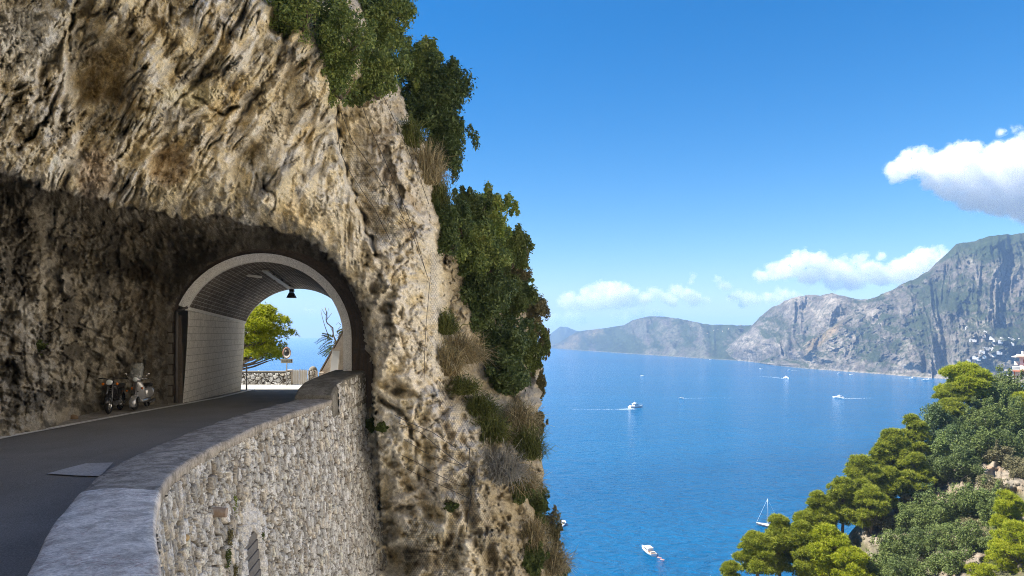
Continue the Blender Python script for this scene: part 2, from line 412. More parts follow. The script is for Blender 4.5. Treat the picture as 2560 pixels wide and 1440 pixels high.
def build_cliff():
    vs = np.arange(-420, 1562, 3.2); nr = len(vs)
    s = np.linspace(0, 1, 450); wrap = np.linspace(0, 1, 26)[1:]
    ur = cliff_right(vs) + 7 * fbm(vs / 60.0, 0.5, 0.5, 3) + 5 * pn3(vs / 13.0, 2.2, 0.4)
    U = -150 + (ur[:, None] + 150) * s[None]
    Vv = np.repeat(vs[:, None], len(s), 1)
    D = cliff_depth(U, Vv)
    # round the outer edge off
    e = np.clip((U - (ur[:, None] - 46)) / 46, 0, 1); D = D + 2.2 * e ** 2.4
    # streak coordinate: across the flow of the rock
    slope = np.where(Vv < 620, 0.62 * (1 - sstep(330, 620, Vv)) + 0.06, 0.05)
    k = np.interp(vs, vs, np.cumsum(0.62 * (1 - sstep(330, 620, vs)) + 0.05) * 3.2)
    side = 1 - sstep(820, 960, U)                       # the streaks belong to the overhang, not to the pillar
    warp = 26 * fbm(U / 150.0, Vv / 150.0, 1.7, 3)
    psi = U + k[:, None] * (0.25 + 0.75 * side) + warp + 10 * np.sin(Vv / 95.0 + U / 160.0)
    sv = Vv - 0.35 * U * side
    up = 1 - sstep(470, 560, Vv - 0.18 * np.clip(U, 0, 700))
    fold = ridged(psi / 92.0, sv / 330.0, 0.3, 2)
    fold2 = ridged(psi / 37.0, sv / 130.0, 5.3, 3)
    fine = ridged(psi / 15.0, sv / 44.0, 9.1, 3)
    crumb = fbm(U / 14.0, Vv / 14.0, 2.0, 4, 0.6)
    lump = fbm(U / 120.0, Vv / 120.0, 3.0, 3)
    blocky = ridged(U / 52.0, Vv / 60.0, 4.1, 4, 0.55)
    amt = sstep(-0.35, 0.35, fbm(U / 210.0, Vv / 190.0, 7.7, 2))          # smooth panels between the folds
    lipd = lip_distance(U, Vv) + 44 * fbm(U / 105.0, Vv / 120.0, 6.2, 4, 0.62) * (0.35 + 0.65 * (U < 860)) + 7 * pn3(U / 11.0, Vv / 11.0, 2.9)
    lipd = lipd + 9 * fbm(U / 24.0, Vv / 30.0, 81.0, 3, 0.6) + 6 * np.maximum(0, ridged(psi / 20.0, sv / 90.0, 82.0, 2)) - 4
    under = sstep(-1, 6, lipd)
    t0 = (PO @ AX) / ((U - 1280) / F * AX[0] + AX[1]); pa = ((U - 1280) / F * t0 - PO[0]) * EA[0] + (t0 - PO[1]) * EA[1]; pb = (VH - Vv) / F * t0
    rp = np.where(pb > BC, np.hypot(pa, pb - BC), np.abs(pa)); pm = 1 - sstep(3.4, 5.4, rp)
    st = side * (0.35 + 0.65 * amt) * (1 - 0.85 * under)
    sharp = lambda r: np.sign(r) * np.abs(r) ** 1.35
    val = lambda x, y, z, w: np.clip(1 - np.abs(pn3(x, y, z)) / w, 0, 1)
    pan = np.zeros(U.shape)
    for q_ in panels: pan = np.maximum(pan, blob(U, Vv, *q_[:5]))
    st = st * (1 - 0.75 * pan)
    gv = np.maximum(val(psi / 58.0, sv / 210.0, 1.1, 0.16), 0.8 * val(psi / 27.0, sv / 95.0, 4.4, 0.16)); gv2 = val(psi / 15.0, sv / 42.0, 8.4, 0.2)
    gi = np.maximum(val(U / 62.0 + lump, Vv / 70.0, 2.2, 0.14), 0.7 * val(U / 26.0 + lump, Vv / 34.0, 3.2, 0.16)); gi2 = val(U / 13.0, Vv / 15.0, 5.2, 0.2)
    chip = sstep(-0.2, 0.2, pn3(U / 70.0, Vv / 70.0, 40.0))
    disp = 0.95 * lump + st * (0.95 * sharp(fold) + 0.5 * fold2 * (0.35 + 0.65 * chip) + 0.12 * fine * chip - 0.6 * gv * chip - 0.16 * gv2 * chip) + (1 - st) * (0.48 * blocky + 0.14 * ridged(U / 17.0, Vv / 24.0, 3.3, 3) - 0.42 * gi * (1 - 0.5 * side) * chip - 0.14 * gi2) + 0.085 * crumb
    disp = disp * (1 - 0.7 * pm)
    disp = disp + 0.8 * np.exp(-(np.minimum(lipd + 8, 0) / 40) ** 2) * (1 - under) - 3.1 * under * (1 - sstep(110, 260, lipd)) * (1 - pm)
    disp = disp + under * (1 - pm) * (0.30 * ridged(U / 150.0, Vv / 40.0, 91.0, 3, 0.6) + 0.30 * ridged(U / 46.0, Vv / 120.0, 92.0, 3, 0.6) - 0.3 * val(U / 120.0, Vv / 52.0, 93.0, 0.08) - 0.25 * val(U / 60.0, Vv / 150.0, 94.0, 0.08))
    low = sstep(980, 1100, Vv)
    disp = disp + low * (0.75 * blocky + 0.5 * ridged(U / 90.0, Vv / 110.0, 19.1, 3))
    # angular facets: every cell of the broken rock has a plane of its own
    def facets(x, y, sd):
        xi, yi = np.floor(x).astype(int), np.floor(y).astype(int); f1 = np.full(x.shape, 9.0); f2 = np.full(x.shape, 9.0); val_ = np.zeros(x.shape)
        for a in (-1, 0, 1):
            for b in (-1, 0, 1):
                cx, cy = xi + a, yi + b; h = _perm[_perm[(cx + sd) & 255] + (cy & 255)]; h2 = _perm[h + ((cx * 3 + sd) & 255)]; h3 = _perm[h2 + ((cy * 5 + sd) & 255)]
                dx, dy = x - (cx + 0.5 + 0.9 * (h / 255.0 - 0.5)), y - (cy + 0.5 + 0.9 * (h2 / 255.0 - 0.5)); d = np.hypot(dx, dy); m = d < f1
                f2 = np.where(m, f1, np.minimum(f2, d)); val_ = np.where(m, dx * (h3 / 127.5 - 1) * 1.5 + dy * (_perm[h3] / 127.5 - 1) * 1.1 + (h / 255.0 - 0.5) * 0.9, val_); f1 = np.where(m, d, f1)
        return val_, f2 - f1
    wob = 0.28 * crumb
    fa, ea = facets(psi / 52.0 + wob, sv / 120.0 + wob, 3); fb, eb = facets(psi / 21.0 + 1.4 * wob, sv / 50.0 + 1.4 * wob, 11)
    ga, ec = facets(U / 50.0 + 1.2 * lump + wob, Vv / 58.0 + wob, 23); gb_, ed = facets(U / 20.0 + 1.4 * wob, Vv / 23.0 + 1.4 * wob, 31)
    fl = 0.12 + 0.88 * sstep(-0.12, 0.25, fbm(U / 130.0, Vv / 130.0, 61.0, 2))
    sm = np.zeros(U.shape)
    for q_ in panels: sm = np.maximum(sm, blob(U, Vv, *q_[:5]))
    fl = fl * (1 - 0.85 * sm)
    disp = disp + (1 - 0.7 * pm) * fl * (st * (0.60 * fa + 0.24 * fb) + (1 - st) * (0.55 * ga + 0.22 * gb_))
    crackl = np.maximum((1 - sstep(0.0, 0.07, np.where(st > 0.35, ea, ec))), 0.7 * (1 - sstep(0.0, 0.10, np.where(st > 0.35, eb, ed)))) * fl * sstep(-0.2, 0.25, fbm(U / 40.0, Vv / 40.0, 66.0, 3))
    vein = np.maximum(val(psi / 66.0 + 0.5 * wob, sv / 170.0, 71.0, 0.06), np.maximum(val(psi / 30.0 + wob, sv / 80.0, 73.0, 0.07), val(psi / 30.0 + 1.2 * wob, sv / 55.0, 79.0, 0.07)))
    vein2 = np.maximum(val(U / 70.0 + wob, Vv / 62.0, 74.0, 0.05), np.maximum(val(U / 34.0 + wob, Vv / 30.0, 75.0, 0.07), val(U / 30.0 + wob, Vv / 44.0, 78.0, 0.07)))
    vm = sstep(0.0, 0.22, fbm(U / 85.0, Vv / 85.0, 77.0, 3))
    vein = np.where(st > 0.3, vein, vein2) * vm * (1 - 0.6 * pm)
    disp = disp - 0.08 * crackl - 0.20 * vein
    # pitted lower faces
    f1, f2, cid = worley(U / 19.0 + 0.4 * crumb, Vv / 15.0 + 0.3 * crumb, 5)
    pit = (1 - sstep(0.08, 0.45 * (0.5 + cid), f1 + 0.22 * crumb)) * (cid > 0.72) * sstep(-0.1, 0.25, lump + 0.3 * blocky)
    disp = disp - (1 - side) * 0.26 * pit - side * 0.06 * pit
    for cu, cv, ru, rv, an, m in dents: disp = disp - m * blob(U, Vv, cu, cv, ru, rv, an)
    for cu, cv, ru, rv, an, m in bulges: disp = disp + m * blob(U, Vv, cu, cv, ru * 1.1, rv * 1.1, an)
    for pts, w, m in cracks: disp = disp - m * crack(U, Vv, pts, w) * sstep(-0.35, 0.2, pn3(U / 30.0, Vv / 30.0, w * 1.0))
    for pts, w, m in hard_cracks: disp = disp - m * crack(U, Vv, pts, w)
    for pts, m, reach in steps: disp = disp - m * step_right(U, Vv, pts, reach)
    disp = np.where(Vv > 880, disp * (1 - 0.75 * (1 - sstep(0.0, 100.0, np.abs(Vv - (1085 - 0.24 * U)))) * (U < 470)), disp)
    near = sstep(30, 42, D); disp = disp * (1 + 0.9 * near)
    D = D - disp
    # wrap the mesh round behind its outer edge
    du = wrap[None] * -70.0 - 0 * ur[:, None]; dd = 0.4 + wrap[None] ** 1.3 * 34.0
    Uw = U[:, -1:] + du * (0.15 + wrap[None]); Dw = D[:, -1:] + dd
    U2, V2, D2 = np.hstack([U, Uw]), np.hstack([Vv, np.repeat(vs[:, None], len(wrap), 1)]), np.hstack([D, Dw])
    nc = U2.shape[1]
    X = (U2 - 1280) / F * D2; Y = D2; Z = (VH - V2) / F * D2
    V = np.stack([X, Y, Z], -1).reshape(-1, 3)
    Fc = grid_faces(nr, nc)
    # cut: portal opening, everything under the road
    t = (PO @ AX) / np.maximum(X / Y * AX[0] + AX[1], 1e-6)          # ray / portal plane
    px = X / Y * t; py = t; a = (px - PO[0]) * EA[0] + (py - PO[1]) * EA[1]; b = (VH - V2) / F * t
    inside = np.where(b > BC, np.hypot(a, b - BC) < 3.46 + 0.10 * np.clip(a, 0, 3), np.abs(a) < 3.6) & (Y > 22) & (b > -6) & (a > -3.45)
    cut = inside | ((Z < zr(Y) - 0.5) & (U2 < 872)) | ((U2 < 900) & (V2 > 1120))
    keep = ~cut.reshape(-1)[Fc].any(1)
    Fc = Fc[keep]
    # ---- colours of the rock (mineral stains, pale crests, darker grooves, cracks and recess)
    pad = lambda A: np.hstack([A, np.repeat(A[:, -1:], len(wrap), 1)])
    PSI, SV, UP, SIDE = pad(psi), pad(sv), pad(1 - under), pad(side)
    n1 = fbm(U2 / 130.0, V2 / 130.0, 11.0, 4); n2 = fbm(PSI / 30.0, SV / 95.0, 12.0, 5, 0.62); n3 = fbm(U2 / 30.0, V2 / 30.0, 13.0, 4, 0.65); n4 = fbm(PSI / 60.0, SV / 260.0, 15.0, 3)
    cream = np.array([0.80, 0.69, 0.46]); ochre = np.array([0.54, 0.42, 0.21]); grey = np.array([0.58, 0.55, 0.49]); white = np.array([0.88, 0.85, 0.78]); dark = np.array([0.055, 0.05, 0.042]); pink = np.array([0.78, 0.68, 0.54]); brown = np.array([0.22, 0.175, 0.11])
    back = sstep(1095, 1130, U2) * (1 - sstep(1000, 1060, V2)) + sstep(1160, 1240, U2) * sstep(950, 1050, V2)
    def lay(c, w, k): return c * (1 - w[..., None]) + k * w[..., None]
    c = np.broadcast_to(cream, U2.shape + (3,)).copy()
    c = lay(c, 0.7 * sstep(0.0, 0.35, n1) * SIDE, ochre * 1.35)
    c = lay(c, 0.8 * sstep(0.08, 0.24, n2) * (0.4 + 0.6 * SIDE), grey)
    c = lay(c, 0.7 * sstep(0.10, 0.30, n4 + 0.35 * n3) * SIDE, white)
    c = lay(c, 0.5 * SIDE * sstep(0.22, 0.34, fbm(PSI / 22.0, SV / 70.0, 22.0, 5, 0.64)), brown * 1.2)
    c = lay(c, 0.55 * (1 - SIDE) * sstep(-0.1, 0.3, n1), pink)
    c = lay(c, 0.6 * (1 - SIDE) * sstep(0.18, 0.32, fbm(U2 / 40.0, V2 / 60.0, 31.0, 5, 0.64)), brown * 1.4)
    c = lay(c, 0.45 * (1 - SIDE) * sstep(0.0, 0.4, n3), grey)
    for cu, cv, ru, rv, an in ((640,392,20,36,15),(370,60,40,70,20)):
        c = lay(c, 0.8 * blob(U2, V2, cu, cv, ru, rv, an), ochre * 0.8)
    c = lay(c, 0.7 * gauss(U2, V2, 60, 110, 110, 130, 20) * sstep(-0.3, 0.3, n3 + 0.2), white)
    c = lay(c, 0.75 * gauss(U2, V2, 130, 380, 120, 80, 60) * sstep(-0.2, 0.3, n2 + 0.15), white)
    c = lay(c, 0.55 * gauss(U2, V2, 720, 430, 60, 110, 30) * sstep(-0.2, 0.3, n2), np.array([0.42, 0.42, 0.42]))
    c = lay(c, 0.62 * sstep(868, 905, U2 - 0.10 * (V2 - 300)) * (1 - sstep(600, 690, V2)) * (1 - np.clip(back, 0, 1)) * sstep(-0.35, 0.15, n1 + 0.5 * n3), np.array([0.40, 0.325, 0.245]))
    c = lay(c, 0.6 * gauss(U2, V2, 830, 520, 70, 110, 20) * sstep(-0.3, 0.2, n3), np.array([0.90, 0.85, 0.74]))
    c = lay(c, 0.5 * gauss(U2, V2, 985, 850, 60, 130, 0) * sstep(-0.3, 0.2, n3), np.array([0.88, 0.80, 0.69]))
    c = lay(c, 0.5 * gauss(U2, V2, 950, 1090, 45, 90, 0) * sstep(-0.3, 0.2, n3), np.array([0.90, 0.84, 0.72]))
    for q_ in panels: c = lay(c, q_[6] * blob(U2, V2, *q_[:5]), np.array(q_[5]) * (1 + 0.15 * n3[..., None]))
    # grey and black colours on the wall under the overhang (ending at the lip)
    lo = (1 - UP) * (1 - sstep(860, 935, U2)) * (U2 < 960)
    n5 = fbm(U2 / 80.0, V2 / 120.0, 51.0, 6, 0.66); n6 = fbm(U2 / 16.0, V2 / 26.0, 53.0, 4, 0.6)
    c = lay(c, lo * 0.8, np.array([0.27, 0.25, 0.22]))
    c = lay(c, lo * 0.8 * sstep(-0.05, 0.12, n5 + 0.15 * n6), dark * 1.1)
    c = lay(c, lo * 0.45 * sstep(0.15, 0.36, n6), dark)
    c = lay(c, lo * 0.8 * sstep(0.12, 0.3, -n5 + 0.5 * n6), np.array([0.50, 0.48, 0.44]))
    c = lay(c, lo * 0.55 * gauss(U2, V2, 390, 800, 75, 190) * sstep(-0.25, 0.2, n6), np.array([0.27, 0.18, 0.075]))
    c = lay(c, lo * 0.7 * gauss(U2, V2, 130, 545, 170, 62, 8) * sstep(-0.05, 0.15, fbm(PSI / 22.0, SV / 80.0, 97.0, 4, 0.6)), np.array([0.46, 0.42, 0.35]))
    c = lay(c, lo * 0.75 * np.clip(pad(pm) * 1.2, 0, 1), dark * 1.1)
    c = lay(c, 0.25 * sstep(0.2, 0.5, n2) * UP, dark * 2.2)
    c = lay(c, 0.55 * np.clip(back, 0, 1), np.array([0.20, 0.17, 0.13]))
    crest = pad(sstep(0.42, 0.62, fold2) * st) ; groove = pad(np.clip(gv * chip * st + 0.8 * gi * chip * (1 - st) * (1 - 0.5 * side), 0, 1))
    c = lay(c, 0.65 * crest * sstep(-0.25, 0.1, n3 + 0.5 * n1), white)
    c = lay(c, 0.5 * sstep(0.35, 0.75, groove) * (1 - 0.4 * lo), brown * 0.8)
    c = lay(c, 0.5 * pad(sstep(0.30, 0.55, blocky)) * (1 - SIDE) * (1 - np.clip(back, 0, 1)), white)
    c = lay(c, 0.30 * pad(vein), dark * 2.5)
    c = lay(c, 0.65 * pad(crackl) * (1 - 0.5 * lo), dark * 1.6)  # cracks darkened in the colour, since bump shading alone stays faint
    c = np.clip(c * (1 + 0.24 * n3[..., None]), 0.01, 0.9)
    uv = np.stack([PSI / 100.0, SV / 100.0], -1).reshape(-1, 2)
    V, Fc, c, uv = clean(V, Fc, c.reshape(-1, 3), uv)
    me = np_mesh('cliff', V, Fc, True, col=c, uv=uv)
    t = NT('cliff_rock')
    at = t.n('Attribute'); at.attribute_name = 'col'
    uvn = t.n('UVMap'); uvn.uv_map = 'UVMap'
    ob = t.coord('Object')
    mp = t.n('Mapping'); mp.inputs['Scale'].default_value = (1, 0.7, 1); t.l(uvn.outputs[0], mp.inputs[0])
    st_ = t.noise(mp.outputs[0], 22, 6, 0.7, 0.6)
    sp = t.noise(ob, 7, 9, 0.78)
    k1 = t.ramp(st_, [(0.3, 0.72), (0.5, 1.0), (0.7, 1.22)])
    k2 = t.ramp(sp, [(0.30, 0.50), (0.41, 0.92), (0.5, 1.0), (0.70, 1.25)])
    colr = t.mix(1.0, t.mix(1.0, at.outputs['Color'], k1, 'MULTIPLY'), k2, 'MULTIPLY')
    k3 = t.ramp(t.noise(ob, 24, 5, 0.75), [(0.32, 0.55), (0.46, 0.97), (0.55, 1.03), (0.70, 1.28)])
    colr = t.mix(1.0, colr, k3, 'MULTIPLY')
    b1 = t.bump(t.noise(ob, 5, 9, 0.70), 0.55, 0.16)
    b2 = t.bump(st_, 0.35, 0.10, b1)
    t.bsdf(colr, 0.9, 0.15, b2)
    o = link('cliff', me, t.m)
    tag(o, 'pale ochre limestone cliff overhanging the road and the tunnel', 'cliff', kind='structure')
    return o, V

cliff, CV = build_cliff()
_cu = CV[:, 0] / CV[:, 1] * F + 1280; _cv = VH - CV[:, 2] / CV[:, 1] * F

def on_cliff(u, v, off=0.0, rad=7.0):
    m = (np.abs(_cu - u) < rad) & (np.abs(_cv - v) < rad)
    d = CV[m, 1].min() if m.any() else float(cliff_depth(np.array([u * 1.0]), np.array([v * 1.0]))[0])
    return P(u, v, d - off)
# ------------------------------------------------------------------ materials of made surfaces
def asphalt():
    t = NT('asphalt'); ob = t.coord('Object')
    big = t.noise(ob, 0.35, 4, 0.6, 0.4); sp = t.noise(ob, 55, 3, 0.8); st = t.noise(t.coord('Object', (1.6, 0.12, 1)), 1.2, 3, 0.6)
    c = t.mix(t.ramp(big, [(0.35, 0.0), (0.65, 1.0)]), (0.18, 0.172, 0.16), (0.235, 0.225, 0.21))
    c = t.mix(t.math('MULTIPLY', t.ramp(st, [(0.4, 0.0), (0.7, 1.0)]), 0.35), c, (0.25, 0.24, 0.225))
    c = t.mix(1.0, c, t.ramp(sp, [(0.3, 0.55), (0.5, 1.0), (0.72, 1.7)]), 'MULTIPLY')
    t.bsdf(c, 0.85, 0.3, t.bump(sp, 0.6, 0.02)); return t.m
M_ASPH = asphalt()

def concrete(name, c1, c2, c3, amt3=0.5, streak=(1, 1, 1), sc=3.0):
    t = NT(name); ob = t.coord('Object', streak)
    a = t.noise(ob, sc, 8, 0.72, 0.5); b = t.noise(ob, sc * 5, 8, 0.8, 0.8); d = t.noise(t.coord('Object'), sc * 0.35, 5, 0.65)
    c = t.mix(t.ramp(a, [(0.40, 0.0), (0.58, 1.0)]), c1, c2)
    c = t.mix(t.math('MULTIPLY', t.ramp(b, [(0.50, 0.0), (0.62, 1.0)]), t.ramp(d, [(0.42, 0.0), (0.6, amt3)])), c, c3)
    c = t.mix(1.0, c, t.ramp(t.noise(t.coord('Object'), 26, 6, 0.85), [(0.32, 0.5), (0.5, 1.0), (0.68, 1.3)]), 'MULTIPLY')
    t.bsdf(c, 0.9, 0.2, t.bump(b, 0.6, 0.03)); return t.m
M_COPE = concrete('coping_concrete', (0.27, 0.245, 0.21), (0.52, 0.475, 0.415), (0.11, 0.09, 0.075), 0.9, (1, 1, 1), 3.2)
M_COPEW = concrete('limewashed_concrete', (0.52, 0.49, 0.45), (0.90, 0.86, 0.80), (0.34, 0.19, 0.16), 0.7, (1, 1, 1), 3.6)
M_BLOCK = concrete('mossy_concrete', (0.15, 0.14, 0.115), (0.27, 0.255, 0.22), (0.06, 0.055, 0.045), 0.8, (1, 1, 1), 2.0)
M_PAINT = concrete('painted_concrete', (0.88, 0.87, 0.85), (0.92, 0.91, 0.89), (0.70, 0.68, 0.65), 0.5, (1, 1, 1), 1.6)
M_LINE = concrete('road_paint', (0.78, 0.77, 0.74), (0.85, 0.84, 0.81), (0.25, 0.25, 0.25), 0.8, (1, 1, 1), 2.5)
M_SHOUL = concrete('shoulder_grit', (0.24, 0.22, 0.19), (0.36, 0.34, 0.31), (0.12, 0.11, 0.09), 0.8, (1, 1, 1), 2.0)
M_PATCH = concrete('pale_patch', (0.46, 0.45, 0.44), (0.54, 0.53, 0.52), (0.2, 0.2, 0.2), 0.5, (1, 1, 1), 3.0)
M_PLAST = concrete('old_plaster', (0.42, 0.35, 0.28), (0.55, 0.48, 0.40), (0.25, 0.20, 0.15), 0.7, (1, 1, 1), 1.2)

# ------------------------------------------------------------------ parapet curve (coping inner / outer edge)
IN_ = [(-1.9, 2.0, -1.66), (-2.6, 3.2, -1.70), (-3.52, 4.93, -1.75), (-4.55, 6.85, -1.83), (-5.86, 9.9, -1.95), (-6.67, 13.4, -2.05), (-7.03, 17.7, -2.09), (-7.1, 23.3, -2.17), (-7.1, 28.5, -2.25)]
OUT = [(-1.05, 2.1, -1.66), (-1.8, 3.3, -1.70), (-2.6, 4.93, -1.75), (-3.37, 6.32, -1.80), (-4.05, 7.68, -1.85), (-4.78, 9.47, -1.93), (-5.55, 13.3, -2.03), (-5.92, 17.66, -2.09), (-5.95, 22.0, -2.15), (-5.86, 27.9, -2.25)]
def spline(pts, n):
    p = np.array(pts, float); t = np.concatenate([[0], np.cumsum(np.hypot(np.diff(p[:, 0]), np.diff(p[:, 1])))])
    m = np.gradient(p, t, axis=0)
    tt = np.linspace(0, t[-1], n); i = np.clip(np.searchsorted(t, tt, side='right') - 1, 0, len(t) - 2)
    h = (t[i + 1] - t[i])[:, None]; x = ((tt - t[i]) / (t[i + 1] - t[i]))[:, None]
    return (2 * x**3 - 3 * x**2 + 1) * p[i] + (x**3 - 2 * x**2 + x) * h * m[i] + (-2 * x**3 + 3 * x**2) * p[i + 1] + (x**3 - x**2) * h * m[i + 1], tt
NI = 170
CIN, _ = spline(IN_, NI); COUT, _ = spline(OUT, NI)

# ------------------------------------------------------------------ road, shoulder, markings
def sheet(name, rows, mat, kind='structure', label=None):
    nr, nc = len(rows), len(rows[0]); V = np.array(rows, float).reshape(-1, 3)
    o = link(name, np_mesh(name, V, grid_faces(nr, nc), True), mat); tag(o, label, None, None, kind); return o

ys = np.linspace(-3, 38.2, 84)
xin = np.interp(ys, CIN[:, 1], CIN[:, 0]); xin = np.where(ys < 2, -1.9 + (2 - ys) * 0.55, xin); xin = np.where(ys > 26.5, -6.3 - (ys - 27) * 0.18, xin)
def left_edge(y):                      # where the white edge line runs
    return np.interp(y, [0, 12, 16.6, 22, 26.2, 29, 36.5, 38.5, 40], [-11.6, -11.95, -12.2, -12.3, -12.25, -12.5, -13.9, -14.6, -16.5])
rows = [[(xx, y, zr(y) + 0.0) for xx in np.linspace(left_edge(y) - 3.5, b + 0.25, 10)] for y, b in zip(ys, xin)]
sheet('road', rows, M_ASPH, label='dark asphalt road curving into the tunnel')
rows = [[(xx, y, zr(y) + 0.02 + 0.03 * k) for k, xx in enumerate(np.linspace(left_edge(y) - 0.12, left_edge(y) - 3.4, 6))] for y in np.linspace(6, 26.4, 50)]
sheet('road_shoulder', rows, M_SHOUL, label='gritty strip between road and rock wall')
rows = [[(left_edge(y) + k, y, zr(y) + 0.024) for k in (-0.15, 0.11)] for y in np.linspace(6, 37.5, 90)]
sheet('road_marking', rows, M_LINE, label='white edge line along the road')
# pale patch of new surfacing beside the parapet
pp = [at_z(u, v, float(zr(d)) + 0.006) for u, v, d in ((118,1184,10.6),(160,1172,11.2),(215,1158,12.1),(283,1156,12.2),(268,1172,11.2),(250,1190,10.3),(200,1189,10.3))]
mb = MB(); mb.v = [tuple(p) for p in pp]; mb.f = [tuple(range(len(pp)))]
tag(mb.build('road_patch', M_PATCH), 'pale grey patch on the asphalt beside the parapet', kind='structure')
# the sunlit square beyond the tunnel
rows = [[(x, y, -3.082 + 0.0 * x) for x in np.linspace(-34, -3, 12)] for y in np.linspace(36.9, 46, 8)]
sheet('pavement', rows, simple('dusty_pavement', (0.36, 0.35, 0.33), (0.46, 0.45, 0.43), 2.0, 0.9), label='pale dusty paving beyond the tunnel')

# ------------------------------------------------------------------ the retaining wall with its parapet
wall = empty('stone_wall', (-5.9, 20, -2.6), 0, 'tall rubble stone retaining wall carrying the concrete coping beside the road', 'wall')
WL = Vector((-5.9, 20, -2.6))
def stone_mat(name, mort, dark):
    t = NT(name); at = t.n('Attribute'); at.attribute_name = 'col'; ob = t.coord('Object')
    a = t.noise(ob, 7, 8, 0.75); b = t.noise(ob, 28, 6, 0.75)
    c = t.mix(1.0, at.outputs['Color'], t.ramp(a, [(0.3, 0.55), (0.5, 1.0), (0.7, 1.3)]), 'MULTIPLY')
    c = t.mix(1.0, c, t.ramp(b, [(0.28, 0.5), (0.5, 1.0), (0.72, 1.3)]), 'MULTIPLY')
    t.bsdf(c, 0.92, 0.15, t.bump(b, 0.7, 0.03, t.bump(a, 0.5, 0.06))); return t.m
M_STONE = stone_mat('rubble_stone', 0, 0)

def rubble(curve, hmax, nrow, batter, top_drop, seed, cw=0.20, ch=0.27, proud=0.10, niche=None, tone=1.0):
    """A rubble face hanging from a plan curve of (x, y, z) points; returns verts, faces, colours and helper arrays."""
    c = np.asarray(curve); n = len(c)
    tan = np.gradient(c[:, :2], axis=0); tan /= np.linalg.norm(tan, axis=1)[:, None]
    out = np.stack([tan[:, 1], -tan[:, 0]], 1)
    sl = np.concatenate([[0], np.cumsum(np.hypot(np.diff(c[:, 0]), np.diff(c[:, 1])))])
    tt = np.linspace(0, 1, nrow)
    H = hmax[None] * (tt[:, None] ** 1.0); S = np.repeat(sl[None], nrow, 0)
    X0 = c[None, :, 0]; Y0 = c[None, :, 1]; Z = c[None, :, 2] - top_drop - H
    q1 = S / cw + 0.75 * fbm(S / 0.35, Z / 0.35, seed + 0.5, 3); q2 = Z / ch + 0.75 * fbm(S / 0.35, Z / 0.35, seed + 4.5, 3)
    f1, f2, cid = worley(q1, q2, seed)
    g1, g2, cid2 = worley(q1 * 2.3 + 7, q2 * 2.1, seed + 3)
    edge = sstep(0.05, 0.26, f2 - f1); edge2 = sstep(0.04, 0.3, g2 - g1)
    big = cid > 0.30
    hgt = np.where(big, edge * (0.55 + 0.45 * cid), 0.75 * edge2 * (0.5 + 0.5 * cid2))
    rough = fbm(S / 0.12, Z / 0.12, seed + 1.0, 3, 0.6)
    off = proud * hgt + 0.035 * rough + 0.05 * fbm(S / 1.6, Z / 1.6, seed + 2.0, 2) + batter * H
    m = None
    if niche is not None:
        m = niche(S, H, Z); off = np.where(m > 0.5, batter * H - 0.20, off)
    X = X0 + out[None, :, 0] * off; Y = Y0 + out[None, :, 1] * off
    cc = np.where(big, cid, cid2)[..., None]
    st_a, st_b, st_c = np.array([0.90, 0.90, 0.88]), np.array([0.66, 0.655, 0.63]), np.array([0.80, 0.75, 0.66])
    col = np.where(cc < 0.55, st_a, np.where(cc < 0.82, st_b, st_c)) * (0.55 + 0.65 * np.mod(cc * 7.3, 1.0))
    e = np.where(big, edge, edge2)[..., None]
    col = col * e + np.array([0.075, 0.06, 0.045]) * (1 - e)
    dirt = sstep(0.05, 0.4, fbm(S / 0.9, Z / 0.7, seed + 8.0, 4, 0.6))[..., None]
    col = col * (1 - 0.5 * dirt) + np.array([0.17, 0.13, 0.085]) * 0.5 * dirt
    wh = sstep(0.15, 0.4, fbm(S / 0.7, Z / 1.1, seed + 5.0, 3))[..., None]
    col = col * (1 - 0.6 * wh * e) + np.array([0.85, 0.83, 0.79]) * 0.6 * wh * e
    return np.stack([X, Y, Z], -1), col * tone, dict(S=S, H=H, Z=Z, out=out, m=m)

cur, _ = spline(OUT, 640); cur = cur[(cur[:, 1] > 3.4)]
# dense where near
cur[:, :2] += 0
hm = np.maximum((1620 - VH) / F * cur[:, 1] + cur[:, 2], 1.2)
nu, nv_ = 610, 1400                       # the niche: its column and its top row in the photograph
def niche_fn(S, H, Z):
    w = np.abs(S - NS); hw = 0.60
    top = NZ - np.clip(w - 0.0, 0, 1) * 0.55
    return ((w < hw) & (Z < top)).astype(float)
# find where the niche sits on the face (column u about 626, top at v about 1313)
sl_ = np.concatenate([[0], np.cumsum(np.hypot(np.diff(cur[:, 0]), np.diff(cur[:, 1])))])
best = None
tg = np.gradient(cur[:, :2], axis=0); tg /= np.linalg.norm(tg, axis=1)[:, None]
for i in range(len(cur)):
    for h in np.arange(0.3, 4.0, 0.05):
        x = cur[i, 0] + tg[i, 1] * (0.1 * h + 0.05); y = cur[i, 1] - tg[i, 0] * (0.1 * h + 0.05); z = cur[i, 2] - 0.2 - h
        e = abs(x / y * F + 1280 - 628) + abs(VH - z / y * F - 1318)
        if best is None or e < best[0]: best = (e, i, h, x, y, z)
NS, NZ = sl_[best[1]], best[5]; NP = Vector(best[3:6]); NT_ = Vector((tg[best[1], 0], tg[best[1], 1], 0)); NO = Vector((tg[best[1], 1], -tg[best[1], 0], 0))
Vw, cw_, info = rubble(cur, hm, 330, 0.10, 0.17, 2, niche=niche_fn)
fr = (np.abs(info['S'] - NS) < 0.80) & (info['Z'] < NZ + 0.60 - np.abs(info['S'] - NS) * 0.7) & (info['m'] < 0.5)
cw_[fr] = np.array([0.80, 0.80, 0.80])
nr_, nc_ = Vw.shape[:2]
